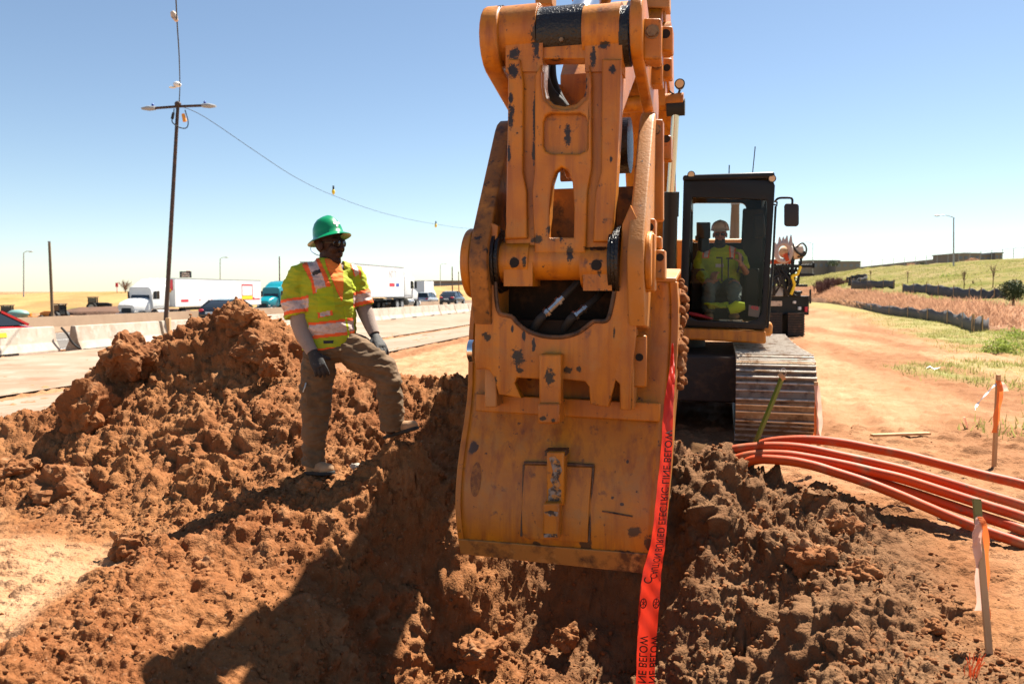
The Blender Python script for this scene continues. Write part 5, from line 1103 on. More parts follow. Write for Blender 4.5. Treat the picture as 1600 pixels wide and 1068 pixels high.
# ================================================================== HIGHWAY: barriers and vehicles
def jersey(n, t0, t1, h, m, z, name='concrete_barrier'):
    pr = [(-.305, 0), (-.305, .08), (-.18, .33), (-.085, h), (.085, h), (.18, .33), (.305, .08), (.305, 0)]
    b = MB(); ts = [t0, t1]; rg = [[hw(n+a, t, z(t) if callable(z) else z)+Vector((0, 0, c)) for a, c in pr] for t in ts]; b.loft(rg); return b
GB = 'pale concrete barriers along the side road'
zr = lambda n, t: -.36
segs = [(-12.0, -8.1, 0), (-7.9, -3.55, 0), (-3.4, .75, 0), (1.15, 5.3, -.42)]+[(5.45+4.4*k, 5.45+4.4*k+4.3, -.42+min(k*.06, .42)) for k in range(26)]
for k, (a, c, n) in enumerate(segs):
    if k < 2: lab = 'pale concrete barrier at the left edge of the photo, before the yellow marked one'
    elif k == 2: lab = 'pale concrete barrier with a yellow strip on its face, beside the gap'
    elif k == 3: lab = 'pale concrete barrier whose dark end faces the viewer behind the heap'
    elif k < 8: lab = 'pale concrete barrier partly hidden by the left heap and its crest'
    elif k < 12: lab = 'pale concrete barrier right of the standing worker, nearest of the far run'
    else: lab = 'distant pale concrete barrier in the far run beyond the worker'
    o = solo('concrete_barrier', jersey(n, a, c, .81, 'concrete', -.36), 'concrete', lab, 'barrier', GB, smooth=False, bevel=.02)
    if k == 2:
        b = MB(); A, B_ = G(27, 523, -.36), None
        p0 = hw(n-.125, -3.0, .25); p1 = hw(n-.125, -1.3, .25); b.add([p0+Vector((.02, 0, -.09)), p1+Vector((.02, 0, -.09)), p1, p0], [(0, 1, 2, 3)])
        q = [Vector((0, 0, 0))]*4
        a0 = hw(n-.125-.022, -2.95, -.36+.57); a1 = hw(n-.125-.022, -1.1, -.36+.57); up = hw(-.011*0+.0, 0, 0)-hw(0, 0, 0)+Vector((0, 0, .13))+(hw(.026, 0, 0)-hw(0, 0, 0))
        b = MB(); b.add([a0, a1, a1+up, a0+up], [(0, 1, 2, 3)]); b.v = [v-o.location for v in b.v]; part('yellow_strip', b, 'yellow_sign', o, smooth=False)
    if k >= 8 and k < 20 or k in (1, 2):
        b = MB(); tm = (a+c)/2; b.add([hw(n-.312, tm-.45, -.355), hw(n-.312, tm+.45, -.355), hw(n-.312, tm+.45, -.27), hw(n-.312, tm-.45, -.27)], [(0, 1, 2, 3)]); b.v = [v-o.location for v in b.v]; part('fork_slot', b, 'hole', o, smooth=False)
solo('median_barrier', jersey(9.6, -30, 260, .81, 'concrete_tan', -.44), 'concrete_tan', 'long tan concrete median barrier between the two carriageways', 'barrier', smooth=False)
b = MB(); b.tube(spline([hw(-.3, .8, .42), hw(-.42, .9, .2), hw(-.5, 1.05, -.1), hw(-.7, 1.25, -.3), hw(-.75, 2.0, -.31), hw(-.8, 2.8, -.31)], 5), .035, n=8); solo('hose', b, 'rubber', 'dark rubber hose hanging over the barrier by the gap', 'hose')
def wheel(par, x, y, r, w, n=22, z=None):
    z = r if z is None else z
    b = MB(); b.cyl((x, y-w/2, z), (x, y+w/2, z), r, n=n); o = part('wheel', b, 'rubber', par, bevel=.02); c = MB(); c.cyl((x, y-w/2-.01, z), (x, y+w/2+.01, z), r*.58, n=n); part('rim', c, 'galv', o); return o
HA_AWAY = math.atan2(HD[1], HD[0]); HA_ON = HA_AWAY+math.pi
def rbox(b, x0, x1, y, z0, z1, mi=0, taper_x=0): b.box(((x0+x1)/2, 0, (z0+z1)/2), (x1-x0, 2*y, z1-z0), None, mi)
def truck(label, loc, rot, paint, tr_paint, name='semi_truck', trailer=True, kind=0):
    t = thing(name, label, 'truck', loc, rot)     # x forward, trailer front at x = 0
    cabm = MB()
    cabm.limb([((.55, 0, 2.35), 1.15, 1.2), ((.9, 0, 2.35), 1.2, 1.25), ((2.3, 0, 2.3), 1.2, 1.2), ((3.2, 0, 2.15), 1.18, 1.1)], 28, front=(0, 0, 1), sup=7)
    part('cab', cabm, paint, t, bevel=.05)
    r = MB(); r.poly([(.5, -1.1, 3.3), (3.0, -1.1, 3.1), (2.6, -1.1, 3.5), (1.6, -1.1, 3.95), (.5, -1.1, 4.05)], (0, 1, 0), 2.2, bevel=.1); part('roof_fairing', r, paint, t)
    h = MB(); h.limb([((3.1, 0, 1.5), 1.05, .75), ((3.9, 0, 1.45), 1.0, .70), ((4.9, 0, 1.33), .95, .55), ((5.2, 0, 1.2), .85, .42)], 28, front=(0, 0, 1), sup=4.5); part('hood', h, paint, t)
    w = MB(); w.add([(3.35, -.98, 2.05), (3.35, .98, 2.05), (3.14, .92, 2.95), (3.14, -.92, 2.95)], [(0, 1, 2, 3)]); part('windscreen', w, 'glass_dark', t, smooth=False)
    for s in (1, -1):
        w = MB(); w.add([(2.1, s*1.215, 2.1), (3.05, s*1.20, 2.1), (2.95, s*1.19, 2.8), (2.1, s*1.21, 2.85)], [(0, 1, 2, 3)]); part('door_window', w, 'glass_dark', t, smooth=False)
        w = MB(); w.box((3.0, s*1.42, 2.45), (.12, .2, .7)); w.bar((3.0, s*1.2, 2.6), (3.0, s*1.4, 2.6), .05); part('mirror', w, 'black_plastic', t)
        w = MB(); w.cyl((1.0, s*1.1, .75), (2.6, s*1.1, .75), .33, n=20); part('fuel_tank', w, 'steel', t)
        wheel(t, 4.35, s*1.0, .52, .3); wheel(t, -.3, s*.95, .52, .5); wheel(t, -1.6, s*.95, .52, .5)
        hl_ = MB(); hl_.ell((5.05, s*.72, 1.05), (.12, .18, .14)); part('headlight', hl_, 'chrome', t)
    g = MB(); g.poly([(5.24, -.5, .85), (5.24, .5, .85), (5.16, .45, 1.5), (5.16, -.45, 1.5)], (1, 0, .1), .04); part('grille', g, 'black', t)
    b = MB(); b.box((5.15, 0, .62), (.3, 2.3, .36)); part('bumper', b, paint if paint == 'white' else 'galv', t, bevel=.05)
    fr = MB(); fr.box((1.2, 0, .85), (7.2, .9, .25)); part('chassis', fr, 'black', t)
    if trailer:
        b = MB(); b.box((-8.1, 0, 2.68), (16.0, 2.6, 2.8)); bx = part('trailer_box', b, tr_paint, t, smooth=False, bevel=.03)
        b = MB(); b.box((-8.1, 0, 4.06), (16.04, 2.63, .06)); b.box((-8.1, 0, 1.30), (16.04, 2.63, .08)); part('trailer_rail', b, 'galv', t, smooth=False)
        b = MB(); b.box((-7, 0, 1.05), (8, .7, .25)); b.box((-13.3, 0, .95), (4, 1.0, .3)); part('trailer_frame', b, 'black', t)
        for x in (-12.6, -13.9):
            for s in (1, -1): wheel(t, x, s*.95, .52, .55)
        return t, bx
    return t, None
def panel(par, x0, x1, y, z0, z1, m, name='print'):
    b = MB(); b.add([(x0, y, z0), (x1, y, z0), (x1, y, z1), (x0, y, z1)], [(0, 1, 2, 3)]); return part(name, b, m, par, smooth=False)
# white truck, oncoming
lf = Vector((-math.sin(HA_ON), math.cos(HA_ON), 0)); c1 = Vector((-32.8, 77.5, -1.25)); t1, bx = truck('oncoming white truck pulling a white trailer with red and yellow panels', c1-lf*1.3, HA_ON, 'white', 'trailer_white')
yy = 1.312
panel(bx, -14.6, -12.2, yy, 1.95, 2.15, 'red_sign'); panel(bx, -15.9, -10.6, yy, 1.85, 2.0, 'red_sign')
for a in ((-14.3, -12.0, 3.45, 3.6), (-14.3, -14.2, 2.3, 3.5), (-12.1, -12.0, 2.3, 3.5), (-14.3, -12.0, 2.2, 2.36)): panel(bx, a[0], a[1], yy+.004, a[2], a[3], 'red_sign')
panel(bx, -14.2, -12.0, yy+.008, 1.92, 2.3, 'yellow_sign'); panel(bx, -2.2, -1.0, yy, 1.75, 2.0, 'red_sign')
for x in (-4.1, -6.2, -7.8, -9.0): panel(bx, x-.12, x+.12, yy, 1.85, 1.98, 'red_sign')
b = MB(); b.add([(-.092+.02-0, -1.1, 2.9), (-.07, 1.1, 2.9), (-.07, 1.1, 3.95), (-.07, -1.1, 3.95)], [(0, 1, 2, 3)]); b.v = [Vector((-.07, v.y, v.z)) for v in b.v]; part('front_print', b, 'red_sign', bx, smooth=False)
b = MB(); b.add([(-.066, -1.1, 2.72), (-.066, .9, 2.72), (-.066, .9, 3.05), (-.066, -1.1, 3.05)], [(0, 1, 2, 3)]); part('front_print', b, 'orange_sign', bx, smooth=False)
text3('INC', .95, (-.06, 0, 3.48), (0, 1, 0), (0, 0, 1), 'white_print', bx, bold=.02)
# teal truck behind it
nose = P(411, 470, 97); t2, bx2 = truck('teal blue truck following the white oncoming truck', Vector((nose.x, nose.y, -1.2))+Vector((*HD, 0))*5.2, HA_ON, 'teal', 'black')
# white trailer going away behind the worker
rt = Vector((HD[1], -HD[0], 0)); c3 = Vector((-10.4, 77.0, -.25)); t3, bx3 = truck('white truck driving away with a plain white trailer, behind the standing worker', c3-rt*1.3, HA_AWAY, 'white', 'trailer_white')
panel(bx3, -3.9, -2.6, -1.312, 2.25, 2.55, 'red_sign'); panel(bx3, -2.2, -1.4, -1.312, 2.25, 2.55, 'blue_sign')
M['faint_print'] = mat('faded_grey_print', (.66, .60, .60), .6); M['cream_wall'] = mat('cream_trailer_end', (.62, .52, .36), .6)
text3('NYT', 1.0, (-3.0, -1.314, 3.35), (1, 0, 0), (0, 0, 1), 'faint_print', bx3)
b = MB(); b.add([(-.085, -1.28, 1.3), (-.085, 1.28, 1.3), (-.085, 1.28, 4.05), (-.085, -1.28, 4.05)], [(0, 1, 2, 3)]); 
# small box truck far off
q = P(660, 461, 135); bt_ = thing('box_truck', 'small white box truck far off between the two trailers\' lane and the grey building', 'truck', (q.x, q.y, q.z-1.4), HA_AWAY)
b = MB(); b.box((0, 0, 2.5), (5, 2.4, 2.5)); part('cargo_box', b, 'trailer_white', bt_, bevel=.04, smooth=False)
b = MB(); b.limb([((2.6, 0, 1.6), 1.05, .95), ((3.6, 0, 1.5), 1.0, .85), ((4.6, 0, 1.2), .95, .5)], 20, front=(0, 0, 1), sup=5); part('cab', b, 'white', bt_)
b = MB(); b.box((.5, 0, .9), (7, 1.0, .3)); part('chassis', b, 'black', bt_)
for x in (-1.3, 3.3):
    for s in (1, -1): wheel(bt_, x, s*.95, .42, .3)
def car(label, loc, rot, paint, L=4.7, W=1.8, H=1.45, name='car', suv=False):
    t = thing(name, label, 'car', loc, rot); k = L/4.7; hw_ = W/2; b = MB()
    P_ = [(-2.32, .42, .60, .80), (-2.2, .30, .88, .88), (-1.5, .26, .98 if not suv else 1.05, .97), (-.5, .24, .98, 1.0), (.6, .24, .96, 1.0), (1.2, .24, .93, .99), (1.9, .26, .82, .95), (2.22, .32, .66, .84), (2.34, .42, .55, .74)]
    rings = []
    for x, z0, z1, w in P_:
        h = H/1.45; cz = (z0+z1)/2; rg = []
        for j in range(28):
            a = 2*math.pi*j/28; c, s = math.cos(a), math.sin(a); e = 2/4.0
            rg.append(Vector((x*k, math.copysign(abs(c)**e, c)*hw_*w, (cz+math.copysign(abs(s)**e, s)*(z1-z0)/2)*(h if s > 0 else 1))))
        rings.append(rg)
    b.loft(rings); part('body', b, paint, t, angle=60)
    ro = [(-1.95, .93, .0), (-1.25, 1.38, 1), (-.2, 1.45, 1), (.35, 1.40, 1), (1.25, .93, .0)] if not suv else [(-2.1, 1.0, 0), (-1.9, 1.5, 1), (-.2, 1.56, 1), (.4, 1.5, 1), (1.3, .95, 0)]
    h = H/1.45*(1 if not suv else .95); b = MB()
    lo = [(x*k, z*h) for x, z, _ in ro]; wd = [hw_*(.90 if f == 0 else .70) for _, _, f in ro]
    vs = []
    for (x, z), w in zip(lo, wd): vs += [(x, w, z), (x, -w, z)]
    n = len(lo); bl = [(lo[0][0], lo[0][1]-.1), (lo[-1][0], lo[-1][1]-.1)]
    fs = [(2*i, 2*i+1, 2*i+3, 2*i+2) for i in range(n-1)]+[tuple(2*i for i in range(n)), tuple(2*i+1 for i in range(n))[::-1]]
    b.add(vs, fs); part('window_glass', b, 'glass_dark', t, bevel=.04)
    b = MB(); vs = []
    for i in (1, 2, 3): vs += [(lo[i][0], wd[i]*1.02, lo[i][1]+.012), (lo[i][0], -wd[i]*1.02, lo[i][1]+.012)]
    b.add(vs, [(0, 1, 3, 2), (2, 3, 5, 4)])
    for s in (1, -1):
        for i, j in ((0, 1), (4, 3)): b.bar((lo[i][0], s*wd[i]*1.01, lo[i][1]), (lo[j][0], s*wd[j]*1.02, lo[j][1]), .07)
        xm = -.25*k; b.bar((xm, s*hw_*.9, .93*h), (xm, s*hw_*.72, lo[2][1]), .07)
    part('roof', b, paint, t)
    for x in (-1.42*k, 1.40*k):
        for s in (1, -1): wheel(t, x, s*(hw_-.1), .33, .22)
    for s in (1, -1):
        b = MB(); b.ell((-2.22*k, s*hw_*.66, .78*h), (.08, .2, .09)); part('tail_light', b, 'red_sign', t)
        b = MB(); b.ell((2.18*k, s*hw_*.62, .62*h), (.1, .18, .07)); part('headlight', b, 'chrome', t)
    b = MB(); b.add([(-2.345*k, -.26, .58), (-2.345*k, .26, .58), (-2.335*k, .26, .72), (-2.335*k, -.26, .72)], [(0, 1, 2, 3)]); part('number_plate', b, 'white', t, smooth=False)
    return t
def at_px(px, Y, z): return Vector(((px-800)/FPX*Y, Y, z))
p = at_px(347, 47, -.37); car('black sedan driving away on the near lanes, seen above the heap\'s peak', p+Vector((*HD, 0))*2.35-rt*.9, HA_AWAY, 'black_car', 4.6)
p = at_px(90, 26.8, -.385); car('bright red car cut off by the left edge of the photo', p-Vector((*HD, 0))*2.35-rt*.9, HA_AWAY, 'red_paint', 4.5, H=1.35)
p = P(707, 467, 84); car('dark grey sedan far off beside the bucket', (p.x, p.y, p.z-.62), HA_AWAY, 'dark_car', 4.5)
p = P(668, 467, 100); car('silver estate car far off in front of the box truck', (p.x, p.y, p.z-.75), HA_AWAY, 'silver', 4.6, H=1.55, suv=True)
def tractor(label, px, py, Y, paint, s=1.0, rot=0):
    q = P(px, py, Y); t = thing('tractor', label, 'tractor', (q.x, q.y, q.z-.9), rot, 'construction tractors parked below the dry bank')
    b = MB(); b.limb([((-.4, 0, 1.15), .45, .4), ((1.2, 0, 1.15), .42, .38), ((1.9, 0, 1.05), .38, .3)], 20, front=(0, 0, 1), sup=4); part('hood', b, paint, t)
    b = MB()
    for x in (-1.5, -.35):
        for y in (.55, -.55): b.bar((x, y, 1.1), (x, y*.92, 2.35), .09)
    part('cab_frame', b, 'black', t)
    b = MB(); b.box((-.92, 0, 2.4), (1.45, 1.3, .12)); part('cab_roof', b, 'black', t, bevel=.03)
    b = MB(); b.box((-.92, 0, 1.7), (1.1, 1.02, 1.2)); part('cab_glass', b, 'glass_dark', t, smooth=False)
    b = MB(); b.tube([(1.6, .6, .9), (2.3, .6, .6), (2.6, .6, .4)], .1); b.tube([(1.6, -.6, .9), (2.3, -.6, .6), (2.6, -.6, .4)], .1); b.box((2.75, 0, .45), (.5, 1.9, .7)); part('loader_bucket', b, paint, t)
    for y in (.75, -.75): wheel(t, -.95, y, .78, .4); wheel(t, 1.3, y, .48, .3)
    t.scale = (s,)*3
tractor('yellow tractor with a black cab frame and white hood, left below the dry bank', 24, 492, 88, 'yellow_far', .82, .3); tractor('orange tractor with a black cab right beside the leaning wooden pole', 84, 491, 88, 'yellow_far', .85, math.pi-.3); tractor('small dark tractor behind the topsoil berm', 155, 477.5, 118, 'black', .9, .2)
b = MB(); q = P(24, 490, 84); b.ell(q+Vector((.3, 0, .0)), (1.1, .8, .45)); b.ell(q+Vector((.3, 0, -.25)), (.75, .9, .5)); solo('water_tank', b, 'tank', 'teal and white rounded tank in front of the left tractor', 'tank')
# ================================================================== POLES, LIGHTS, FAR THINGS
def lamp_post(px, y0, y1, Y, dpx, label, m='galv', dy=3):
    b0 = P(px, y0, Y); b1 = P(px, y1, Y); t = thing('street_lamp', label, 'street lamp', b0-Vector((0, 0, 1.0)))
    r = .11; b = MB(); b.tube([b0-Vector((0, 0, 1.0)), b0, b0.lerp(b1, .5), b1], [r*1.3, r*1.2, r, r*.8]); part('pole', b, m, t, world=True)
    e = P(px+dpx, y1-dy, Y); b = MB(); b.tube(spline([b1-Vector((0, 0, .2)), b1+Vector((0, 0, .1)), b1.lerp(e, .5)+Vector((0, 0, .25)), e], 5), .06); part('arm', b, m, t, world=True)
    b = MB(); b.ell(e, (.45, .2, .12)); part('lamp_head', b, m, t, world=True)
lamp_post(37, 462, 396, 150, 11, 'grey street lamp at the far left above the dry bank'); lamp_post(344, 450, 405, 190, 10, 'faint grey street lamp above the white oncoming trailer'); lamp_post(688, 452, 414, 260, 8, 'faint street lamp beside the distant grey building', dy=2); lamp_post(1490, 432, 341, 118, -26, 'tall grey street lamp on the grassy hill at right', dy=4); lamp_post(1270, 430, 381, 300, -14, 'very faint street lamp far off above the drill rig', dy=3)
def upole(px0, y0, px1, y1, Y, r, label, m='pole_wood'):
    a, c = P(px0, y0, Y), P(px1, y1, Y); b = MB(); b.tube([a-(c-a)*.1, a, a.lerp(c, .5), c], [r*1.2, r*1.1, r, r*.85], n=10); t = thing('utility_pole', label, 'pole', a-(c-a)*.1); part('pole', b, m, t, world=True); w = MB(); w.cyl(c-Vector((0, 0, .03)), c+Vector((0, 0, .06)), r*.95); part('pole_cap', w, 'galv', t, world=True)
upole(82, 492, 77, 378, 60, .105, 'leaning dark wooden pole behind the orange tractor at left'); upole(437, 452, 436.5, 401, 120, .1, 'thin pole above the teal truck'); upole(707, 458, 706.5, 417, 110, .08, 'thin dark pole behind the dark grey sedan'); upole(717, 452, 716.5, 424, 160, .09, 'shorter thin pole next to the bucket\'s left edge, beyond the sedan'); upole(1147, 395, 1149, 318, 22, .13, 'wooden pole behind the excavator, seen through its cab window')
# leaning light pole with two floodlights
lp0, lp1 = P(258, 520, 30.2), P(278, 163, 30.2)
lpo = thing('light_pole', 'tall leaning brown pole with two floodlight heads beside the concrete barriers', 'light pole', lp0)
b = MB(); b.tube([lp0, lp0.lerp(lp1, .5), lp1], [.085, .075, .06], n=12); part('pole', b, 'metal_brown', lpo, world=True)
cl, cr_ = P(243, 169, 30.2), P(316, 165, 30.2); b = MB(); b.tube([cl, lp1-Vector((0, 0, .08)), cr_], .05, n=8); b.ell(lp1, (.12, .12, .12), n=12, m=8); part('crossarm', b, 'metal_brown', lpo, world=True)
for c, o in ((cl, -1), (cr_, 1)):
    b = MB(); e = c+Vector((o*.5, 0, -.02)); b.limb([(c, .1, .07), (c.lerp(e, .5), .19, .085), (e, .10, .04)], 16, front=(0, 0, 1)); f = part('floodlight', b, 'galv', lpo, world=True); b = MB(); b.ell(c.lerp(e, .2)+Vector((0, 0, .11)), (.05, .05, .07), n=10, m=6); part('photocell', b, 'blue_sign', f, world=True)
b = MB(); b.tube(spline([P(272,170,30.1), P(271,180,30.1), P(269,186,30.1), P(270,192,30.1), P(280,199,30.1), P(291,200,30.1), P(294,190,30.1), P(289,172,30.1)], 5), .02, n=6); part('cable_loop', b, 'rubber', lpo, world=True)
b = MB(); b.limb([(P(271,176,30.05), .05, .05), (P(269,186,30.05), .06, .05)], 8, front=(0, 1, 0)); part('plug', b, 'rubber', lpo, world=True)
b = MB(); b.limb([(P(286,178,30.05), .06, .05), (P(289,190,30.05), .08, .06)], 8, front=(0, 1, 0)); part('plug', b, 'orange_sign', lpo, world=True)
pb = MB(); pb.box(P(263, 511, 29.9)-Vector((0, 0, .25)), (.16, .16, 1.2)); solo('wooden_post', pb, 'wood', 'short wooden post bracing the foot of the leaning light pole', 'post', bevel=.01)
def sag(a, c, s, n=24): return [a.lerp(c, k/n)-Vector((0, 0, 4*s*(k/n)*(1-k/n))) for k in range(n+1)]
c1_ = sag(lp1, P(690, 352, 62), 1.0); 
cab1 = [P(282,166,30.2), P(320,183,31), P(400,237,34), P(460,276,38), P(520,305,43), P(600,333,50), P(680,350,59), P(760,358,70), P(900,355,90)]
b = MB(); b.tube(spline(cab1, 6), .011, n=6); s1 = solo('string_cable', b, 'rubber', 'thin black cable with yellow bulbs running right from the light pole', 'cable')
for px, py, Y in ((521, 299, 43), (681, 352, 59)):
    q = P(px, py, Y); b = MB(); b.ell(q-Vector((0, 0, .02)), (.09, .09, .15), n=12, m=8); b.v = [v-s1.location for v in b.v]; bo_ = part('bulb', b, 'yellow_sign', s1); b = MB(); b.cyl(q+Vector((0, 0, .1)), q+Vector((0, 0, .3)), .05); b.v = [v-s1.location for v in b.v]; part('bulb_socket', b, 'black_plastic', bo_)
cab2 = [P(280,160,30.2), P(281,135,27), P(280,90,20), P(277,40,14.5), P(275,0,11), P(272,-60,8.5)]
b = MB(); b.tube(spline(cab2, 6), [.02]*0+[.018-.011*i/30 for i in range(31)], n=6); s2 = solo('overhead_cable', b, 'rubber', 'thin dark cable rising from the light pole out of the top of the photo', 'cable')
def sub(par, mb, m, nm): mb.v = [v-par.location for v in mb.v]; return part(nm, mb, m, par)
b = MB(); b.ell(P(277,132,26.8), (.13, .13, .09), n=14, m=8); sub(s2, b, 'white', 'bulb_shade'); b = MB(); b.ell(P(269.5,136.5,26.8), (.13, .06, .04), n=12, m=6); sub(s2, b, 'white', 'bulb_guard')
b = MB(); b.limb([(P(276,33,13.6), .03, .03), (P(272,24,13.6), .06, .05), (P(269,19,13.6), .035, .035)], 10, front=(0, 1, 0)); sub(s2, b, 'cream_hat', 'tag')
# billboard, small sign, far buildings
q = P(290, 436, 330); bb_ = thing('billboard', 'small dark billboard with two lines of white lettering above the white oncoming trailer', 'billboard', q-Vector((0, 0, 9)))
b = MB(); b.bar(q-Vector((0, 0, 9)), q, .6); part('post', b, 'galv', bb_, world=True)
b = MB(); b.box(P(290, 428.7, 330), (4.8, .4, 2.6)); M['navy'] = mat('dark_billboard_face', (.06, .08, .10), .6); pn_ = part('panel', b, 'navy', bb_, world=True, smooth=False)
b = MB(); b.box(P(294, 423.8, 330), (1.6, .4, .35)); part('topper', b, 'red_sign', pn_, world=True, smooth=False)
for yy_, w in ((427.3, 'Office'), (430.8, 'leasing')): text3(w, 1.25, P(290, yy_, 329.7), (1, 0, 0), (0, 0, 1), 'white_print', pn_, world=True, bold=.03)
b = MB(); q = P(182.5, 445, 150); b.box(q, (.5, .1, .8)); b.bar(q-Vector((0, 0, 2)), q, .08); solo('small_sign', b, 'red_sign', 'tiny red sign on a thin post left of the bare tree', 'sign', smooth=False)
def building(px0, px1, ytop, ybot, Y, m, label, par=None, dep=12):
    a, c = P(px0, ytop, Y), P(px1, ybot, Y); t = thing('building', label, 'building', ((a.x+c.x)/2, Y+dep/2, c.z-3))
    b = MB(); b.box(((a.x+c.x)/2, Y+dep/2, (a.z+c.z-3)/2), (c.x-a.x, dep, a.z-c.z+3)); part('wall', b, m, t, world=True, smooth=False)
    b = MB(); b.box(((a.x+c.x)/2, Y+dep/2, a.z+.12), (c.x-a.x+.5, dep+.5, .3)); part('roof', b, 'roof_grey', t, world=True, smooth=False); return t, a, c
M['band'] = mat('far_window_band', (.16, .17, .20), .5)
t, a, c = building(640, 745, 439, 452, 330, 'grey_wall', 'long low grey building far off behind the sedan', dep=20)
b = MB(); b.box(((a.x+c.x)/2, 329.9, a.z-1.5), (c.x-a.x-1, .2, .9)); part('window_band', b, 'band', t, world=True, smooth=False)
for x0, x1, y0, y1, Y, lab in ((1262,1312,407,428,430,'pale grey shed with a flat roof, left of the long wall on the hill'), (1306,1344,408.5,426,420,'darker low building right of the pale shed on the horizon'), (1497,1531,396.5,414,235,'tallest tan block of the long building on the grassy crest'), (1531.5,1556,398.5,412,236,'lower tan block right of the tallest one on the crest'), (1555,1566,395.5,412,234,'narrow tan stair block at the right end of the building on the crest')):
    t, a, c = building(x0, x1, y0, y1, Y, 'tan_wall' if Y < 300 else 'grey_wall', lab, dep=14)
    for k in range(max(2, int((x1-x0)/8))):
        xx = a.x+(c.x-a.x)*(k+.5)/max(2, int((x1-x0)/8)); b = MB(); b.box((xx, Y-.06, a.z-(a.z-c.z)*.35), ((c.x-a.x)/max(2, int((x1-x0)/8))*.55, .16, (a.z-c.z)*.25)); part('window', b, 'band', t, world=True, smooth=False)
b = MB(); A = [P(1345, 417, 330), P(1420, 409, 290), P(1496, 401.5, 250)]
for i in range(2): b.poly([A[i], A[i+1], A[i+1]-Vector((0, 0, 5)), A[i]-Vector((0, 0, 5))], (A[i+1]-A[i]).cross(Vector((0, 0, 1))), .5)
solo('boundary_wall', b, 'tan_wall', 'long tan boundary wall climbing along the crest of the grassy hill', 'wall', smooth=False)
b = MB(); b.box((P(1640, 405, 250)+Vector((0, 0, -1.5))), (30, 1, 3.2)); solo('far_wall', b, 'grey_wall', 'low grey wall at the right edge of the grassy crest', 'wall', smooth=False)
# chain-link fence on the crest: posts and rails
def hill_pt(px, py, Y): return P(px, py, Y)
fc = thing('crest_fence', 'thin grey post fence along the crest of the grassy hill', 'fence', P(1345, 421, 182))
for k in range(16):
    f = k/15; px = 1345+255*f; y = 421.5-16.5*f**.85; Y = 180-62*f; b = MB(); a = P(px, y+1, Y); b.tube([a, a+Vector((0, 0, 1.9))], .05, n=6); part('fence_post', b, 'galv', fc, world=True)
b = MB(); b.tube([P(1345+255*f, 421.5-16.5*f**.85, 180-62*f)+Vector((0, 0, 1.75)) for f in np.linspace(0, 1, 16)], .03, n=5); part('rail', b, 'galv', fc, world=True)
# ================================================================== PLANTS
def leaf_cloud(c, r, n, size, seed, flat=.5):
    rg = np.random.default_rng(seed); b = MB(); c = np.array(c)
    for k in range(n):
        d = rg.normal(size=3); d /= np.linalg.norm(d); p = c+d*np.array(r)*(rg.random()**.4)*(.75+.5*vnoise(d[0]*2+seed, d[1]*2+d[2]*2, 3)); u = rg.normal(size=3); u /= np.linalg.norm(u); v = np.cross(u, rg.normal(size=3)); v /= np.linalg.norm(v); s = size*rg.uniform(.6, 1.3)
        b.add([p-u*s, p+v*s*flat, p+u*s, p-v*s*flat], [(0, 1, 2, 3)])
    return b
def twigs(base, H, n, seed, spread=.5, r=.02):
    rg = random.Random(seed); b = MB(); base = Vector(base)
    for k in range(n):
        a = rg.uniform(0, 6.28); e = rg.uniform(.15, 1)*spread; d = Vector((math.cos(a)*e, math.sin(a)*e, 1)).normalized(); h0 = rg.uniform(0, .45)*H; p = base+Vector((0, 0, h0)); L = (H-h0)*rg.uniform(.6, 1); m_ = p+d*L*.5+Vector((rg.uniform(-.1, .1)*L, 0, .05*L)); b.tube([p, m_, p+d*L+Vector((0, 0, .1*L))], [r, r*.7, r*.3], n=4)
        for j in range(3): q = m_.lerp(p+d*L, rg.random()); dd = (d+Vector((rg.uniform(-.8, .8), rg.uniform(-.8, .8), rg.uniform(-.2, .5)))).normalized(); b.tube([q, q+dd*L*.35], [r*.5, r*.2], n=3)
    return b
M['twig'] = mat('bare_twigs', (.22, .13, .085), 1); M['leaf_dark'] = mat('dark_evergreen_leaves', (.035, .06, .018), .8, 0, [((.06, .09, .025), 3, .45, .6)]); M['leaf'] = mat('fresh_weed_leaves', (.17, .22, .03), .7, 0, [((.26, .27, .06), 4, .45, .6)])
M['reed'] = mat('dry_pinkish_reeds', (.40, .22, .13), 1, 0, [((.28, .14, .08), .7, .42, .62), ((.50, .32, .20), 1.5, .52, .7)]); M['blade'] = mat('spring_grass_blades', (.24, .235, .06), .8, 0, [((.40, .30, .13), .5, .44, .60), ((.20, .23, .035), 1.3, .5, .65)])
def tree(name, label, cat, base, trunk_mb, crown_mb, tm, cm):
    t = thing(name, label, cat, base); part('trunk', trunk_mb, tm, t, world=True); part('crown', crown_mb, cm, t, world=True, smooth=False, recalc=False, weld=False); return t
q = P(196, 459, 152); b = MB(); b.tube([q-Vector((0, 0, .4)), q+Vector((0, 0, .7))], [.14, .1]); tree('bare_tree', 'round bare tree on the dry bank left of the white truck', 'tree', q, b, twigs(q+Vector((0, 0, .3)), 2.3, 60, 4, 1.3, .035), 'pole_wood', 'twig')
q = P(1583, 474, 43); b = MB(); b.tube([q-Vector((0, 0, .3)), q+Vector((.05, 0, .5))], [.09, .05]); tree('evergreen_shrub', 'dark green rounded shrub beside the black silt fence at right', 'shrub', q, b, leaf_cloud(q+Vector((0, 0, .72)), (.72, .6, .62), 2600, .055, 3), 'pole_wood', 'leaf_dark')
q = P(1305, 453, 118); b = MB(); b.tube([q-Vector((0, 0, .3)), q+Vector((0, 0, .6))], .06); tree('bare_thicket', 'wide purplish brown leafless thicket right of the drill rig', 'shrub', q, b, None or twigs(q, .01, 1, 1), 'twig', 'twig')
tk = MB(); rg = random.Random(8)
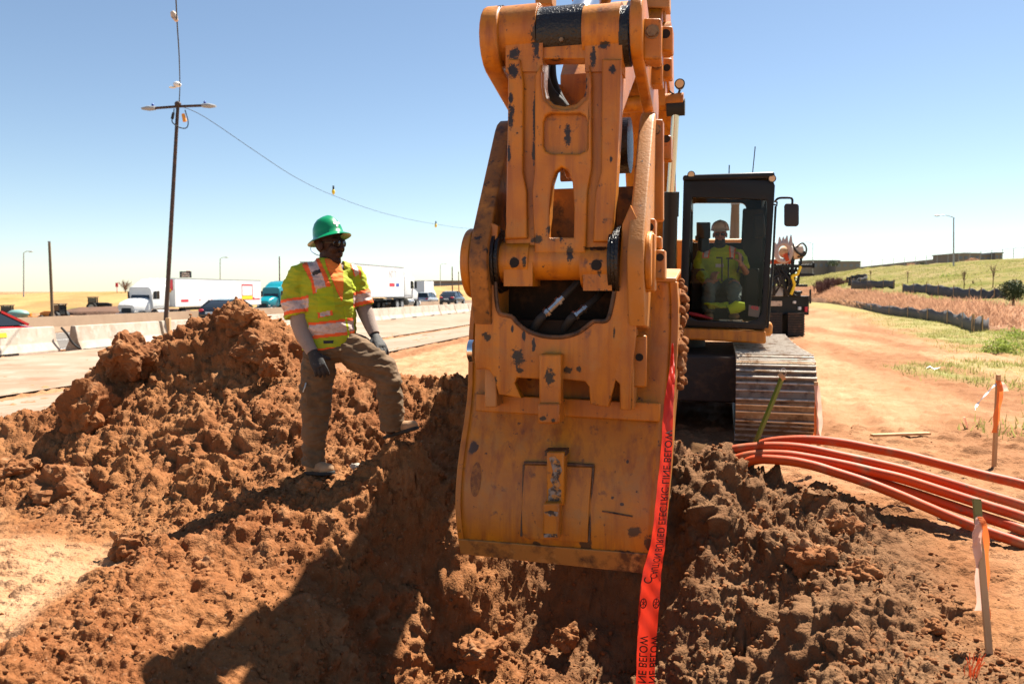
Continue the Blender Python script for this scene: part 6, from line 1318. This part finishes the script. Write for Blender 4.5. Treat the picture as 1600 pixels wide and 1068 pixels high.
for k in range(70): qq = q+Vector((rg.uniform(-2.9, 2.9), rg.uniform(-2, 2), -.4)); sub_ = twigs(qq, 2.2*(1-.5*(abs(qq.x-q.x)/3)**2), 9, k, .7, .045); tk.add(sub_.v, sub_.f)
th = [o for o in COL.objects if o.name.startswith('bare_thicket')][0]; M['thicket'] = mat('purplish_twigs', (.17, .085, .07), 1); part('branches', tk, 'thicket', th, world=True, smooth=False, recalc=False, weld=False)
for px, y0, y1, Y, lab in ((1506, 456, 421, 62, 'thin bare young tree on the hill, left of the taller one'), (1551, 459, 414, 58, 'tallest thin bare young tree on the hill, left of the dark shrub'), (1418, 443, 424, 85, 'small bare young tree left of the tall hill lamp'), (1360, 441, 422, 105, 'smallest bare young tree near the left end of the hill'), (1520, 452, 438, 66, 'short twiggy sapling between the two thin young trees')):
    q = P(px, y0, Y); H_ = (y0-y1)/FPX*Y; b = MB(); b.tube([q-Vector((0, 0, .3)), q+Vector((0, 0, H_*.9))], [.05, .02], n=6); tree('young_tree', lab, 'tree', q, b, twigs(q+Vector((0, 0, H_*.35)), H_*.65, 12, int(px), .35, .018), 'pole_wood', 'twig')
for k, (px, py, Y, r, lab) in enumerate(((1302, 411.5, 400, 3.2, 'tiny far bush between the shed and the wall'), (1521, 409, 160, 1.5, 'reddish bare bush in front of the tan block on the crest'), (1424, 415, 180, 1.2, 'pale bush on the crest halfway along the boundary wall'), (1441, 413.5, 180, 1.0, 'dark green bush on the crest, right of the pale one'), (1485, 437, 88, 1.4, 'low green bush on the slope at the foot of the hill lamp'))):
    q = P(px, py, Y); b = MB(); b.tube([q-Vector((0, 0, .6)), q], .06); tree('bush', lab, 'bush', q-Vector((0, 0, .6)), b, leaf_cloud(q, (r, r*.8, r*.55), 500, r*.09, k+20), 'twig', ['leaf_dark', 'reed', 'reed', 'leaf_dark', 'leaf'][k])
for mm, cc in (('blade', (.33, .31, .10, 1)), ('reed', (.48, .27, .16, 1)), ('leaf', (.22, .28, .05, 1))):
    n = M[mm].node_tree; tl_ = n.nodes.new('ShaderNodeBsdfTranslucent'); tl_.inputs[0].default_value = cc; mx = n.nodes.new('ShaderNodeMixShader'); mx.inputs[0].default_value = .5
    n.links.new(n.nodes['Principled BSDF'].outputs[0], mx.inputs[1]); n.links.new(tl_.outputs[0], mx.inputs[2]); n.links.new(mx.outputs[0], n.nodes['Material Output'].inputs[0])
def blades(pts, hmin, hmax, w, seed, lean=.35):
    rg = np.random.default_rng(seed); n = len(pts); h = rg.uniform(hmin, hmax, n); a = rg.uniform(0, 6.28, n); l = rg.uniform(0, lean, n)*h; b2 = rg.uniform(0, 6.28, n)
    p = np.asarray(pts); dx = np.stack([np.cos(b2)*w/2, np.sin(b2)*w/2, 0*a], -1); top = p+np.stack([np.cos(a)*l, np.sin(a)*l, h], -1)
    V = np.stack([p-dx, p+dx, top], 1).reshape(-1, 3); me = bpy.data.meshes.new('blades'); me.vertices.add(len(V)); me.vertices.foreach_set('co', V.ravel()); me.loops.add(3*n); me.loops.foreach_set('vertex_index', np.arange(3*n)); me.polygons.add(n); me.polygons.foreach_set('loop_start', np.arange(0, 3*n, 3)); me.update(); return me
# verge grass where the ground carries it
n_ = 110000; gy_ = 8*np.exp(RNG.uniform(0, math.log(60/8), n_)); gx_ = (RNG.uniform(.3, .75, n_))*gy_
zz_, _ = terrain(gx_, gy_, False)
den = sst((gx_-.42*gy_+2.6*fbm(gx_*.3, gy_*.2, 5, 70)-1.5)/1.6)*sst((gy_-7.5)/3)*(.25+.75*sst(vnoise(gx_*.9, gy_*.6, 71)*2.4-.6)); den = np.maximum(den, .9*sst((gx_-.30*gy_-5.5+2.5*fbm(gx_*.2, gy_*.12, 4, 77))/3)*sst((gy_-18)/8)); kp = RNG.random(n_) < den*.95*np.clip(vnoise(gx_*1.3, gy_*1.0, 15)*2.4-.4, .05, 1)
vg = part('grass', blades(np.stack([gx_, gy_, zz_-.01], -1)[kp], .04, .14, .022, 1, .8), 'blade', smooth=False, recalc=False, weld=False); tag(vg, 'short patchy spring grass on the verge beside the dirt track', 'grass'); vg['kind'] = 'stuff'
hrow = HA  # hillside grid: rows x columns x 3
def on_hill(r, u):
    R = r*(hrow.shape[0]-1); C_ = u*(hrow.shape[1]-1); i = np.clip(R.astype(int), 0, hrow.shape[0]-2); j = np.clip(C_.astype(int), 0, hrow.shape[1]-2); f = (R-i)[:, None]; g = (C_-j)[:, None]
    return hrow[i, j]*(1-f)*(1-g)+hrow[i+1, j]*f*(1-g)+hrow[i, j+1]*(1-f)*g+hrow[i+1, j+1]*f*g
n_ = 42000; pr_ = on_hill(RNG.uniform(.03, .30, n_)*np.clip(.55+.6*RNG.random(n_), 0, 1), RNG.uniform(.12, 1.0, n_)**.75)
rd = part('reeds', blades(pr_-np.array([0, 0, .1]), .15, .60, .07, 2, 1.3), 'reed', smooth=False, recalc=False, weld=False); tag(rd, 'band of dry pinkish reeds between the two silt fences', 'reeds'); rd['kind'] = 'stuff'
n_ = 50000; pr_ = on_hill(RNG.uniform(.3, .68, n_), RNG.uniform(.1, .97, n_)); kp = RNG.random(n_) < np.clip(vnoise(pr_[:, 0]*.25, pr_[:, 1]*.12, 16)*2.6-.5, .1, 1)
hg = part('hill_tufts', blades(pr_[kp]-np.array([0, 0, .05]), .06, .26, .12, 3, .9), 'blade', smooth=False, recalc=False, weld=False); tag(hg, 'spring grass tufts growing over the right hillside', 'grass'); hg['kind'] = 'stuff'
for k, (px, py, Y, r, lab) in enumerate(((1594, 545, 20.5, .36, 'bright green weeds at the right edge beyond the silt fence end'), (1560, 560, 19.5, .2, 'low patch of green weeds left of the bright weeds'), (1590, 512, 26, .3, 'green weeds behind the silt fence at the right edge'))):
    q = P(px, py, Y); t = thing('weed_clump', lab, 'weeds', (q.x, q.y, 0)); part('leaves', leaf_cloud((q.x, q.y, .14), (r*2.2, r*1.6, .26), 700, .05, 60+k, .3), 'leaf', t, world=True, smooth=False, recalc=False, weld=False)
# silt fences
def silt(pts, h, label, name='silt_fence', sk=1):
    t = thing(name, label, 'fence', pts[0]); d = spline(pts, 8); b = MB(); n = len(d); ph = 0; rg = random.Random(4)
    rows = []
    for i, p in enumerate(d):
        hh = h*(1+.10*math.sin(i*1.3)-.10*abs(math.sin(i*.7))); rows.append([p-Vector((0, 0, .15)), p+Vector((.02*math.sin(i*2.2), .03*math.sin(i*1.7), hh*.5)), p+Vector((0, .02*math.sin(i*1.1), hh))])
    b.grid(rows); o = part('fabric', b, 'black_fabric', t, world=True); md = o.modifiers.new('Solidify', 'SOLIDIFY'); md.thickness = .01
    for i in range(0, n, 5): c = MB(); c.bar(d[i]-Vector((0, 0, .15)), d[i]+Vector((0, 0, h*1.12)), .045); part('stake', c, 'wood', t, world=True)
def gnd(px, py): q = G(px, py, 0.0); return q
silt([gnd(1285, 470.5), gnd(1300, 473.5), gnd(1340, 481), gnd(1383, 491), gnd(1430, 497.5), gnd(1480, 505.5), gnd(1515, 517), P(1522, 519, 30), P(1545, 521, 31.5)], .62, 'black silt fence along the edge of the dirt track at right')
silt([P(x, y, Y) for x, y, Y in ((1338,446,98),(1352,436,99),(1349,440,95),(1330,449,92),(1372,449.5,84),(1398,450,78))][3:], .8, 'short dark silt fence below the left end of the hill')
silt([P(x, y, Y) for x, y, Y in ((1410,459,70),(1440,459.5,64),(1470,463.5,58),(1510,470,52),(1540,473,49),(1572,472.5,47))], .85, 'dark silt fence at the foot of the hill running to the dark shrub')
silt([P(x, y, Y) for x, y, Y in ((1322,441,112),(1335,437,112),(1352,435.5,110),(1354,439,105),(1340,443,103),(1325,445,103))], .7, 'looped dark silt fence on the slope above the thicket')
# ================================================================== CONDUITS, TAPE, STAKES
GC = 'orange plastic conduits curving out of the trench'
def conduit(pts, r, label, flat=None):
    d = spline([P(*q) for q in pts], 10); b = MB(); b.tube(d, r, n=20); return solo('conduit', b, 'orange_pipe', label, 'conduit', GC, angle=60)
conduit([(1170, 705, 5.95), (1194, 692, 5.905), (1231, 687, 5.837), (1275, 687, 5.755), (1319, 692, 5.673), (1366, 701, 5.585), (1412, 710, 5.5), (1475, 726, 5.383), (1537, 742, 5.267), (1600, 757, 5.15), (1720, 792, 4.927), (1900, 850, 4.91)], .033, 'topmost orange conduit, running apart from the rest of the bundle')
conduit([(1085, 800, 5.85), (1092, 755, 5.838), (1100, 732, 5.825), (1112, 717, 5.805), (1137, 704, 5.764), (1178, 698, 5.697), (1219, 697, 5.629), (1256, 700, 5.568), (1287, 706, 5.517), (1319, 713, 5.464), (1366, 723, 5.386), (1412, 734, 5.31), (1475, 752, 5.206), (1537, 771, 5.104), (1600, 790, 5.0), (1720, 830, 4.802), (1900, 895, 4.745)], .033, 'dirt streaked orange conduit, second from the top of the bundle')
conduit([(1112, 815, 5.75), (1118, 765, 5.74), (1124, 744, 5.729), (1131, 731, 5.717), (1150, 717, 5.684), (1181, 710, 5.63), (1225, 710, 5.553), (1262, 715, 5.489), (1319, 726, 5.389), (1366, 737, 5.308), (1412, 748, 5.227), (1475, 768, 5.118), (1537, 788, 5.01), (1600, 808, 4.9), (1720, 850, 4.691), (1900, 920, 4.645)], .033, 'bright smooth orange conduit in the middle of the bundle')
conduit([(1130, 800, 5.85), (1145, 745, 5.818), (1170, 722, 5.765), (1210, 716, 5.68), (1250, 720, 5.595), (1290, 729, 5.51), (1350, 746, 5.382), (1412, 765, 5.25), (1475, 786, 5.116), (1537, 807, 4.984), (1600, 828, 4.85), (1720, 872, 4.595), (1900, 950, 4.55)], .033, 'shaded orange conduit squeezed under the bright middle one')
conduit([(1128, 815, 5.7), (1140, 765, 5.675), (1155, 733, 5.644), (1178, 718, 5.596), (1225, 719, 5.499), (1266, 726, 5.413), (1303, 737, 5.337), (1350, 752, 5.239), (1397, 770, 5.141), (1444, 790, 5.044), (1491, 810, 4.946), (1537, 828, 4.851), (1600, 850, 4.72), (1720, 895, 4.471), (1900, 975, 4.426)], .033, 'lowest orange conduit, nearest to the flagged stake')
# warning tape over the right side of the bucket
M['tape'] = mat('red_orange_plastic_tape', (.62, .028, .014), .4, 0, [((.72, .05, .02), 5, .4, .65)]); M['ink'] = mat('black_ink', (.03, .008, .006), .6)
n = M['tape'].node_tree; tb_ = n.nodes.new('ShaderNodeBsdfTranslucent'); tb_.inputs[0].default_value = (.80, .045, .02, 1); mx = n.nodes.new('ShaderNodeMixShader'); mx.inputs[0].default_value = .4
n.links.new(n.nodes['Principled BSDF'].outputs[0], mx.inputs[1]); n.links.new(tb_.outputs[0], mx.inputs[2]); n.links.new(mx.outputs[0], n.nodes['Material Output'].inputs[0])
TL = [(1050,536,4.62),(1047,570,4.52),(1042,600,4.42),(1036,650,4.32),(1031,720,4.27),(1024,790,4.24),(1016,850,4.22),(1005,893,4.21),(998,940,4.21),(996,1000,4.21),(993,1068,4.21),(988,1150,4.2)]
TR = [(1052,536,4.62),(1054,570,4.50),(1054,600,4.40),(1052,650,4.31),(1049,720,4.26),(1044,790,4.24),(1039,850,4.22),(1034,893,4.22),(1030,940,4.22),(1026,1000,4.22),(1022,1068,4.22),(1018,1150,4.22)]
tl = spline([P(*q) for q in TL], 6); tr_ = spline([P(*q) for q in TR], 6)
b = MB(); rows = [[a.lerp(c, k/6)+Vector((0, -.010*math.sin(math.pi*k/6)+.007*math.sin(i*.5+k)+.005*math.sin(i*1.7-k*1.3), 0)) for k in range(7)] for i, (a, c) in enumerate(zip(tl, tr_))]; b.grid(rows)
tape = solo('warning_tape', b, 'tape', 'red plastic warning tape with black lettering hanging beside the bucket into the trench', 'tape', recalc=False)
def tape_text(body, size, f0, f1, side, flip=True):
    """lettering along the tape; f = arc fraction from the top, side = 0 left edge .. 1 right edge; mirrored because the tape is seen from its back"""
    cu = bpy.data.curves.new('t', 'FONT'); cu.body = body; cu.size = size; cu.align_y = 'CENTER'; cu.align_x = 'LEFT'; cu.offset = size*.012
    ob = bpy.data.objects.new('t', cu); me = ob.to_mesh(); m_ = len(tl); L = max(v.co.x for v in me.vertices); b = MB(); vs = []
    for v in me.vertices:
        f = f0+(f1-f0)*v.co.x/L; k = f*(m_-1); i = max(0, min(int(k), m_-2)); t = k-i; A = tl[i].lerp(tl[i+1], t); C_ = tr_[i].lerp(tr_[i+1], t); w = (C_-A).length; s = side+(v.co.y if flip else -v.co.y)/w
        kk = min(max(s, 0), 1); vs.append(A+(C_-A)*s+Vector((0, -.012-.010*math.sin(math.pi*kk)-.022, 0))-tape.location)
    b.add(vs, [list(p.vertices) for p in me.polygons]); ob.to_mesh_clear(); bpy.data.objects.remove(ob); bpy.data.curves.remove(cu); part('lettering', b, 'ink', tape, smooth=False)
tape_text('CAUTION BURIED ELECTRIC LINE BELOW', .054, .648, .30, .48); tape_text('CAUTION BURIED ELECTRIC LINE BELOW', .062, 1.18, .80, .80); tape_text('CAUTION BURIED ELECTRIC LINE BELOW', .062, 1.18, .80, .24); tape_text('C', .062, .665, .645, .22)
for s_ in (.20, .82):
    k = .735*(len(tl)-1); i = int(k); A, C_ = tl[i], tr_[i]; c = A.lerp(C_, s_)+Vector((0, -.018, 0)); ax = (C_-A).normalized(); ay = (tl[i-1]-tl[i]).normalized(); b = MB(); r = .026
    ring = [c+ax*r*.62*math.cos(a)+ay*r*math.sin(a) for a in np.linspace(0, 6.283, 25)]; b.tube(ring, .0028, n=5)
    for a in (.5, 1.57, 2.64): b.tube([c+ax*r*.6*math.cos(a)+ay*r*math.sin(a), c-ax*r*.6*math.cos(a)-ay*r*math.sin(a)], .002, n=5)
    b.v = [v-tape.location for v in b.v]; part('emblem', b, 'ink', tape)
# stakes and flags
M['green_paint'] = mat('green_painted_lath', (.075, .15, .012), .7, 0, [((.20, .16, .05), 6, .55, .68, (1, 1, .2))], bump=.001, bscale=60); M['flag_orange'] = mat('orange_flagging', (.90, .25, .06), .6); M['flag_pink'] = mat('pale_pink_flagging', (.85, .55, .42), .6)
for mm, c in (('flag_orange', (.9, .22, .05, 1)), ('flag_pink', (.9, .6, .48, 1))):
    n = M[mm].node_tree; tb_ = n.nodes.new('ShaderNodeBsdfTranslucent'); tb_.inputs[0].default_value = c; mx = n.nodes.new('ShaderNodeMixShader'); mx.inputs[0].default_value = .5; n.links.new(n.nodes['Principled BSDF'].outputs[0], mx.inputs[1]); n.links.new(tb_.outputs[0], mx.inputs[2]); n.links.new(mx.outputs[0], n.nodes['Material Output'].inputs[0])
def lath(a, c, w, th, m, label, name='stake', cat='stake'):
    a, c = Vector(a), Vector(c); t = thing(name, label, cat, a); b = MB(); b.bar(a, c, w, th); part('lath', b, m, t, world=True, bevel=.002); return t
t = lath(P(1176, 702, 5.9), P(1223, 588, 5.75), .058, .02, 'green_paint', 'green painted lath leaning behind the orange conduits'); b = MB(); c = P(1224, 581, 5.75); b.tube([c+Vector((.02*math.cos(a), 0, .028*math.sin(a))) for a in np.linspace(0, 6.28, 16)], .003, n=5); part('wire_loop', b, 'steel', t, world=True)
b = MB(); b.limb([(P(1219, 590, 5.73), .03, .012), (P(1224, 586, 5.73), .032, .014)], 10, front=(0, -1, 0)); part('lath_tip', b, 'wood', t, world=True)
def ribbon(pts, w, m, par, name='flagging', ax=(1, 0, 0)):
    d = spline([Vector(p) for p in pts], 6); ax = Vector(ax); b = MB(); n = len(d); b.grid([[p+ax*w*(k-.5)*(1-.12*math.sin(i*.9))+Vector((0, .006*math.sin(i*1.1+k*2), 0)) for k in (0, .5, 1)] for i, p in enumerate(d)]); return part(name, b, m, par, world=True, recalc=False)
t = lath(P(1279, 696, 6.6), P(1275, 596, 6.6), .026, .026, 'wood', 'pink flagged stake in front of the right corner of the track'); ribbon([P(1276, 602, 6.58), P(1279, 630, 6.57), P(1281, 655, 6.57), P(1279, 683, 6.58)], .045, 'flag_pink', t); ribbon([P(1276, 604, 6.59), P(1275, 640, 6.59), P(1273, 684, 6.59)], .025, 'flag_orange', t)
q = G(1553, 731, .0); t = lath(q, P(1560, 585, q.y), .03, .03, 'wood', 'slim stake with orange ribbon standing on the dirt beyond the conduits'); ribbon([P(1560, 594, q.y-.03), P(1563, 615, q.y-.04), P(1558, 645, q.y-.04), P(1554, 676, q.y-.03)], .05, 'flag_orange', t); ribbon([P(1560, 594, q.y-.02), P(1567, 600, q.y-.02), P(1573, 611, q.y-.02)], .045, 'flag_pink', t)
ribbon([P(1559, 597, q.y), P(1545, 611, q.y-.1), P(1528, 630, q.y-.15), P(1523, 640, q.y-.2)], .018, 'white_print', t, 'string')
q = P(1551, 1085, 3.2); t = lath(q, P(1526, 780, 3.45), .026, .018, 'wood', 'tall thin stake with pink and orange ribbon in the right foreground'); b = MB(); a, c = q.lerp(P(1526, 780, 3.45), .87), P(1526, 780, 3.45); b.bar(a, c+(c-a)*.02, .030, .022); M['lath_green'] = mat('olive_lath_tip', (.22, .20, .06), .8); part('lath_tip', b, 'lath_green', t, world=True)
ribbon([P(1531, 808, 3.40), P(1527, 850, 3.37), P(1531, 900, 3.37), P(1530, 954, 3.37)], .036, 'flag_pink', t); ribbon([P(1531, 806, 3.41), P(1525, 830, 3.38), P(1522, 856, 3.37)], .024, 'flag_pink', t); ribbon([P(1532, 807, 3.40), P(1540, 830, 3.38), P(1541, 880, 3.38), P(1541, 945, 3.39), P(1545, 985, 3.35)], .026, 'flag_orange', t)
mk = thing('marker_whiskers', 'bristly orange marking whiskers sticking out of the dirt, bottom right', 'marker', G(1516, 1075, 0)); b = MB(); rg = random.Random(2); c0 = G(1516, 1075, 0)
for k in range(16): a = Vector((rg.uniform(-.012, .012), rg.uniform(-.012, .012), 0)); b.tube([c0+a, c0+a*2.2+Vector((rg.uniform(-.02, .02)+.012, 0, .07)), c0+a*3.2+Vector((rg.uniform(-.03, .03)+.02, 0, rg.uniform(.10, .13)))], .0017, n=4)
part('bristles', b, 'flag_orange', mk, world=True)
b = MB(); a, c = G(1362, 684, .0), G(1452, 681, .0); b.bar(a+Vector((0, 0, .03)), c+Vector((0, 0, .03)), .06, .025); solo('fallen_lath', b, 'wood', 'loose lath lying flat on the dirt beyond the conduits', 'lath', bevel=.002)
b = MB(); q = G(1457, 577, .02); b.grid([[q+Vector((x*.11, y*.10, .03+.04*math.sin(x*3+y*2))) for x in (-1, 0, 1)] for y in (-1, 0, 1)]); solo('paper_scrap', b, 'white_print', 'white scrap of paper on the grassy verge', 'litter')
b = MB(); q = G(1513, 668, .0); b.bar(q+Vector((-.01, 0, .0)), q+Vector((-.05, 0, .12)), .03, .01); solo('flag_scrap', b, 'flag_pink', 'small pale scrap of flagging left of the orange ribboned stake', 'litter')
# ================================================================== DRILL RIG behind the cab
dg = thing('drill_rig', 'dark tracked rig with a white toothed ring, parked behind the excavator cab', 'drill rig', G(1232, 525, 0))
DY = 27.4
def dp(x, y, d=0): return P(x, y, DY+d)
def dbox(x0, y0, x1, y1, d, dep, m, name, bev=.02):
    a, c = dp(x0, y0, d), dp(x1, y1, d); b = MB(); b.box(((a.x+c.x)/2, a.y+dep/2, (a.z+c.z)/2), (abs(c.x-a.x), dep, abs(a.z-c.z))); return part(name, b, m, dg, world=True, bevel=bev)
for x0, x1 in ((1196, 1222), (1231, 1257)):
    o = dbox(x0, 489, x1, 525, 0, 2.6, 'black', 'crawler_track', .05)
    b = MB()
    for k in range(9): a, c = dp(x0, 490+4*k, -.02), dp(x1, 490+4*k, -.02); b.bar(a, c, .05, .06)
    part('track_cleats', b, 'under', o, world=True, smooth=False)
dbox(1196, 462, 1264, 492, .3, 1.8, 'black', 'chassis'); dbox(1200, 470, 1222, 478, .22, .1, 'cream_hat', 'front_plate', .005)
dbox(1258, 479, 1262, 487, .2, .12, 'red_sign', 'tail_light', .01); dbox(1248, 479, 1252, 484, .2, .12, 'white', 'marker_light', .01); dbox(1240, 470, 1244, 474, .2, .12, 'white', 'marker_light', .01)
b = MB(); rg_ = [dp(1224+11.5*math.cos(a), 394+14*math.sin(a), -.3) for a in np.linspace(0, 6.283, 33)]; b.tube(rg_, .085, n=10)
part('white_ring', b, 'white', dg, world=True)
for k, (x, y, dx, dy) in enumerate(((1219,382,-1,-12),(1228,380,2,-12),(1235,384,1,-17),(1214,388,-3,-9),(1224,381,0,-11))): b = MB(); b.cyl(dp(x, y, -.3), dp(x+dx, y+dy, -.3), .09, .02, n=8); part('tooth', b, ['white', 'cream_hat'][k % 2], dg, world=True)
b = MB(); b.ell(dp(1226, 394, .1), (.16, .4, .2)); part('ring_hub', b, 'wood', dg, world=True); b = MB(); b.bar(dp(1226, 396, -.32), dp(1230, 408, -.32), .13); part('drive_arm', b, 'orange_pipe', dg, world=True)
b = MB(); b.cyl(dp(1236, 395, .2), dp(1252, 392, .2), .26, n=20); part('drum', b, 'cream_hat', dg, world=True)
b = MB(); b.tube(spline([dp(1244, 386), dp(1254, 380), dp(1260, 388), dp(1257, 399), dp(1246, 401)], 6), .03, n=6); b.tube(spline([dp(1238, 380, -.1), dp(1244, 392, -.1), dp(1253, 398, -.1), dp(1258, 393, -.1)], 6), .04, n=6); part('coiled_hose', b, 'rubber', dg, world=True)
dbox(1208, 405, 1236, 412, 0, .5, 'orange_pipe', 'orange_mount'); dbox(1206, 413, 1272, 418, 0, .12, 'black', 'upper_bar', .01); dbox(1270, 410, 1273, 419, 0, .12, 'black', 'bar_end', .01)
dbox(1245, 427, 1273, 431, 0, .14, 'black', 'grip_bar', .01); dbox(1238, 444, 1262, 448, 0, .14, 'black', 'lower_bar', .01); dbox(1206, 446, 1224, 463, .1, .8, 'galv', 'engine_cover'); dbox(1217, 429, 1227, 443, .1, .6, 'galv', 'tank'); dbox(1210, 417, 1222, 428, .2, .7, 'trim', 'housing')
for x0, y0, x1, y1, r in ((1239, 400, 1235, 462, .10), (1252, 402, 1246, 446, .07), (1229, 420, 1240, 460, .08), (1266, 452, 1266, 474, .05), (1210, 412, 1208, 462, .08), (1244, 418, 1232, 446, .07)): b = MB(); b.bar(dp(x0, y0, .1), dp(x1, y1, .1), r); part('strut', b, 'black', dg, world=True)
b = MB(); b.tube(spline([dp(1251, 416, -.1), dp(1246, 428, -.1), dp(1238, 432, -.1), dp(1241, 445, -.1), dp(1236, 460, -.1)], 6), .05, n=8); part('yellow_hose', b, 'yellow_sign', dg, world=True)
for k in range(10): rg.seed(k); b = MB(); b.tube(spline([dp(1206+rg.random()*30, 415+rg.random()*10, .05), dp(1206+rg.random()*40, 435+rg.random()*10, -.1), dp(1206+rg.random()*45, 462, .05)], 5), .028, n=6); part('cable', b, 'rubber', dg, world=True)

M['ring_pale'] = mat('dusty_pale_ring', (.42, .33, .30), .7)
for o in list(dg.children):
    if o.name.startswith(('white_ring', 'tooth')): o.data.materials.clear(); o.data.materials.append(M['ring_pale'])
rg.seed(77)
for k in range(16):
    x = rg.uniform(1204, 1246); y = rg.uniform(416, 458); w = rg.uniform(4, 11); h = rg.uniform(4, 12); dbox(x, y, x+w, y+h, rg.uniform(.15, .9), .3, ['black', 'under', 'trim', 'black'][k % 4], 'machine_block', .02)
for k in range(8):
    x = rg.uniform(1206, 1250); b = MB(); b.bar(dp(x, rg.uniform(404, 420), .05), dp(x+rg.uniform(-12, 12), rg.uniform(445, 463), .05), .06); part('strut', b, 'black', dg, world=True)
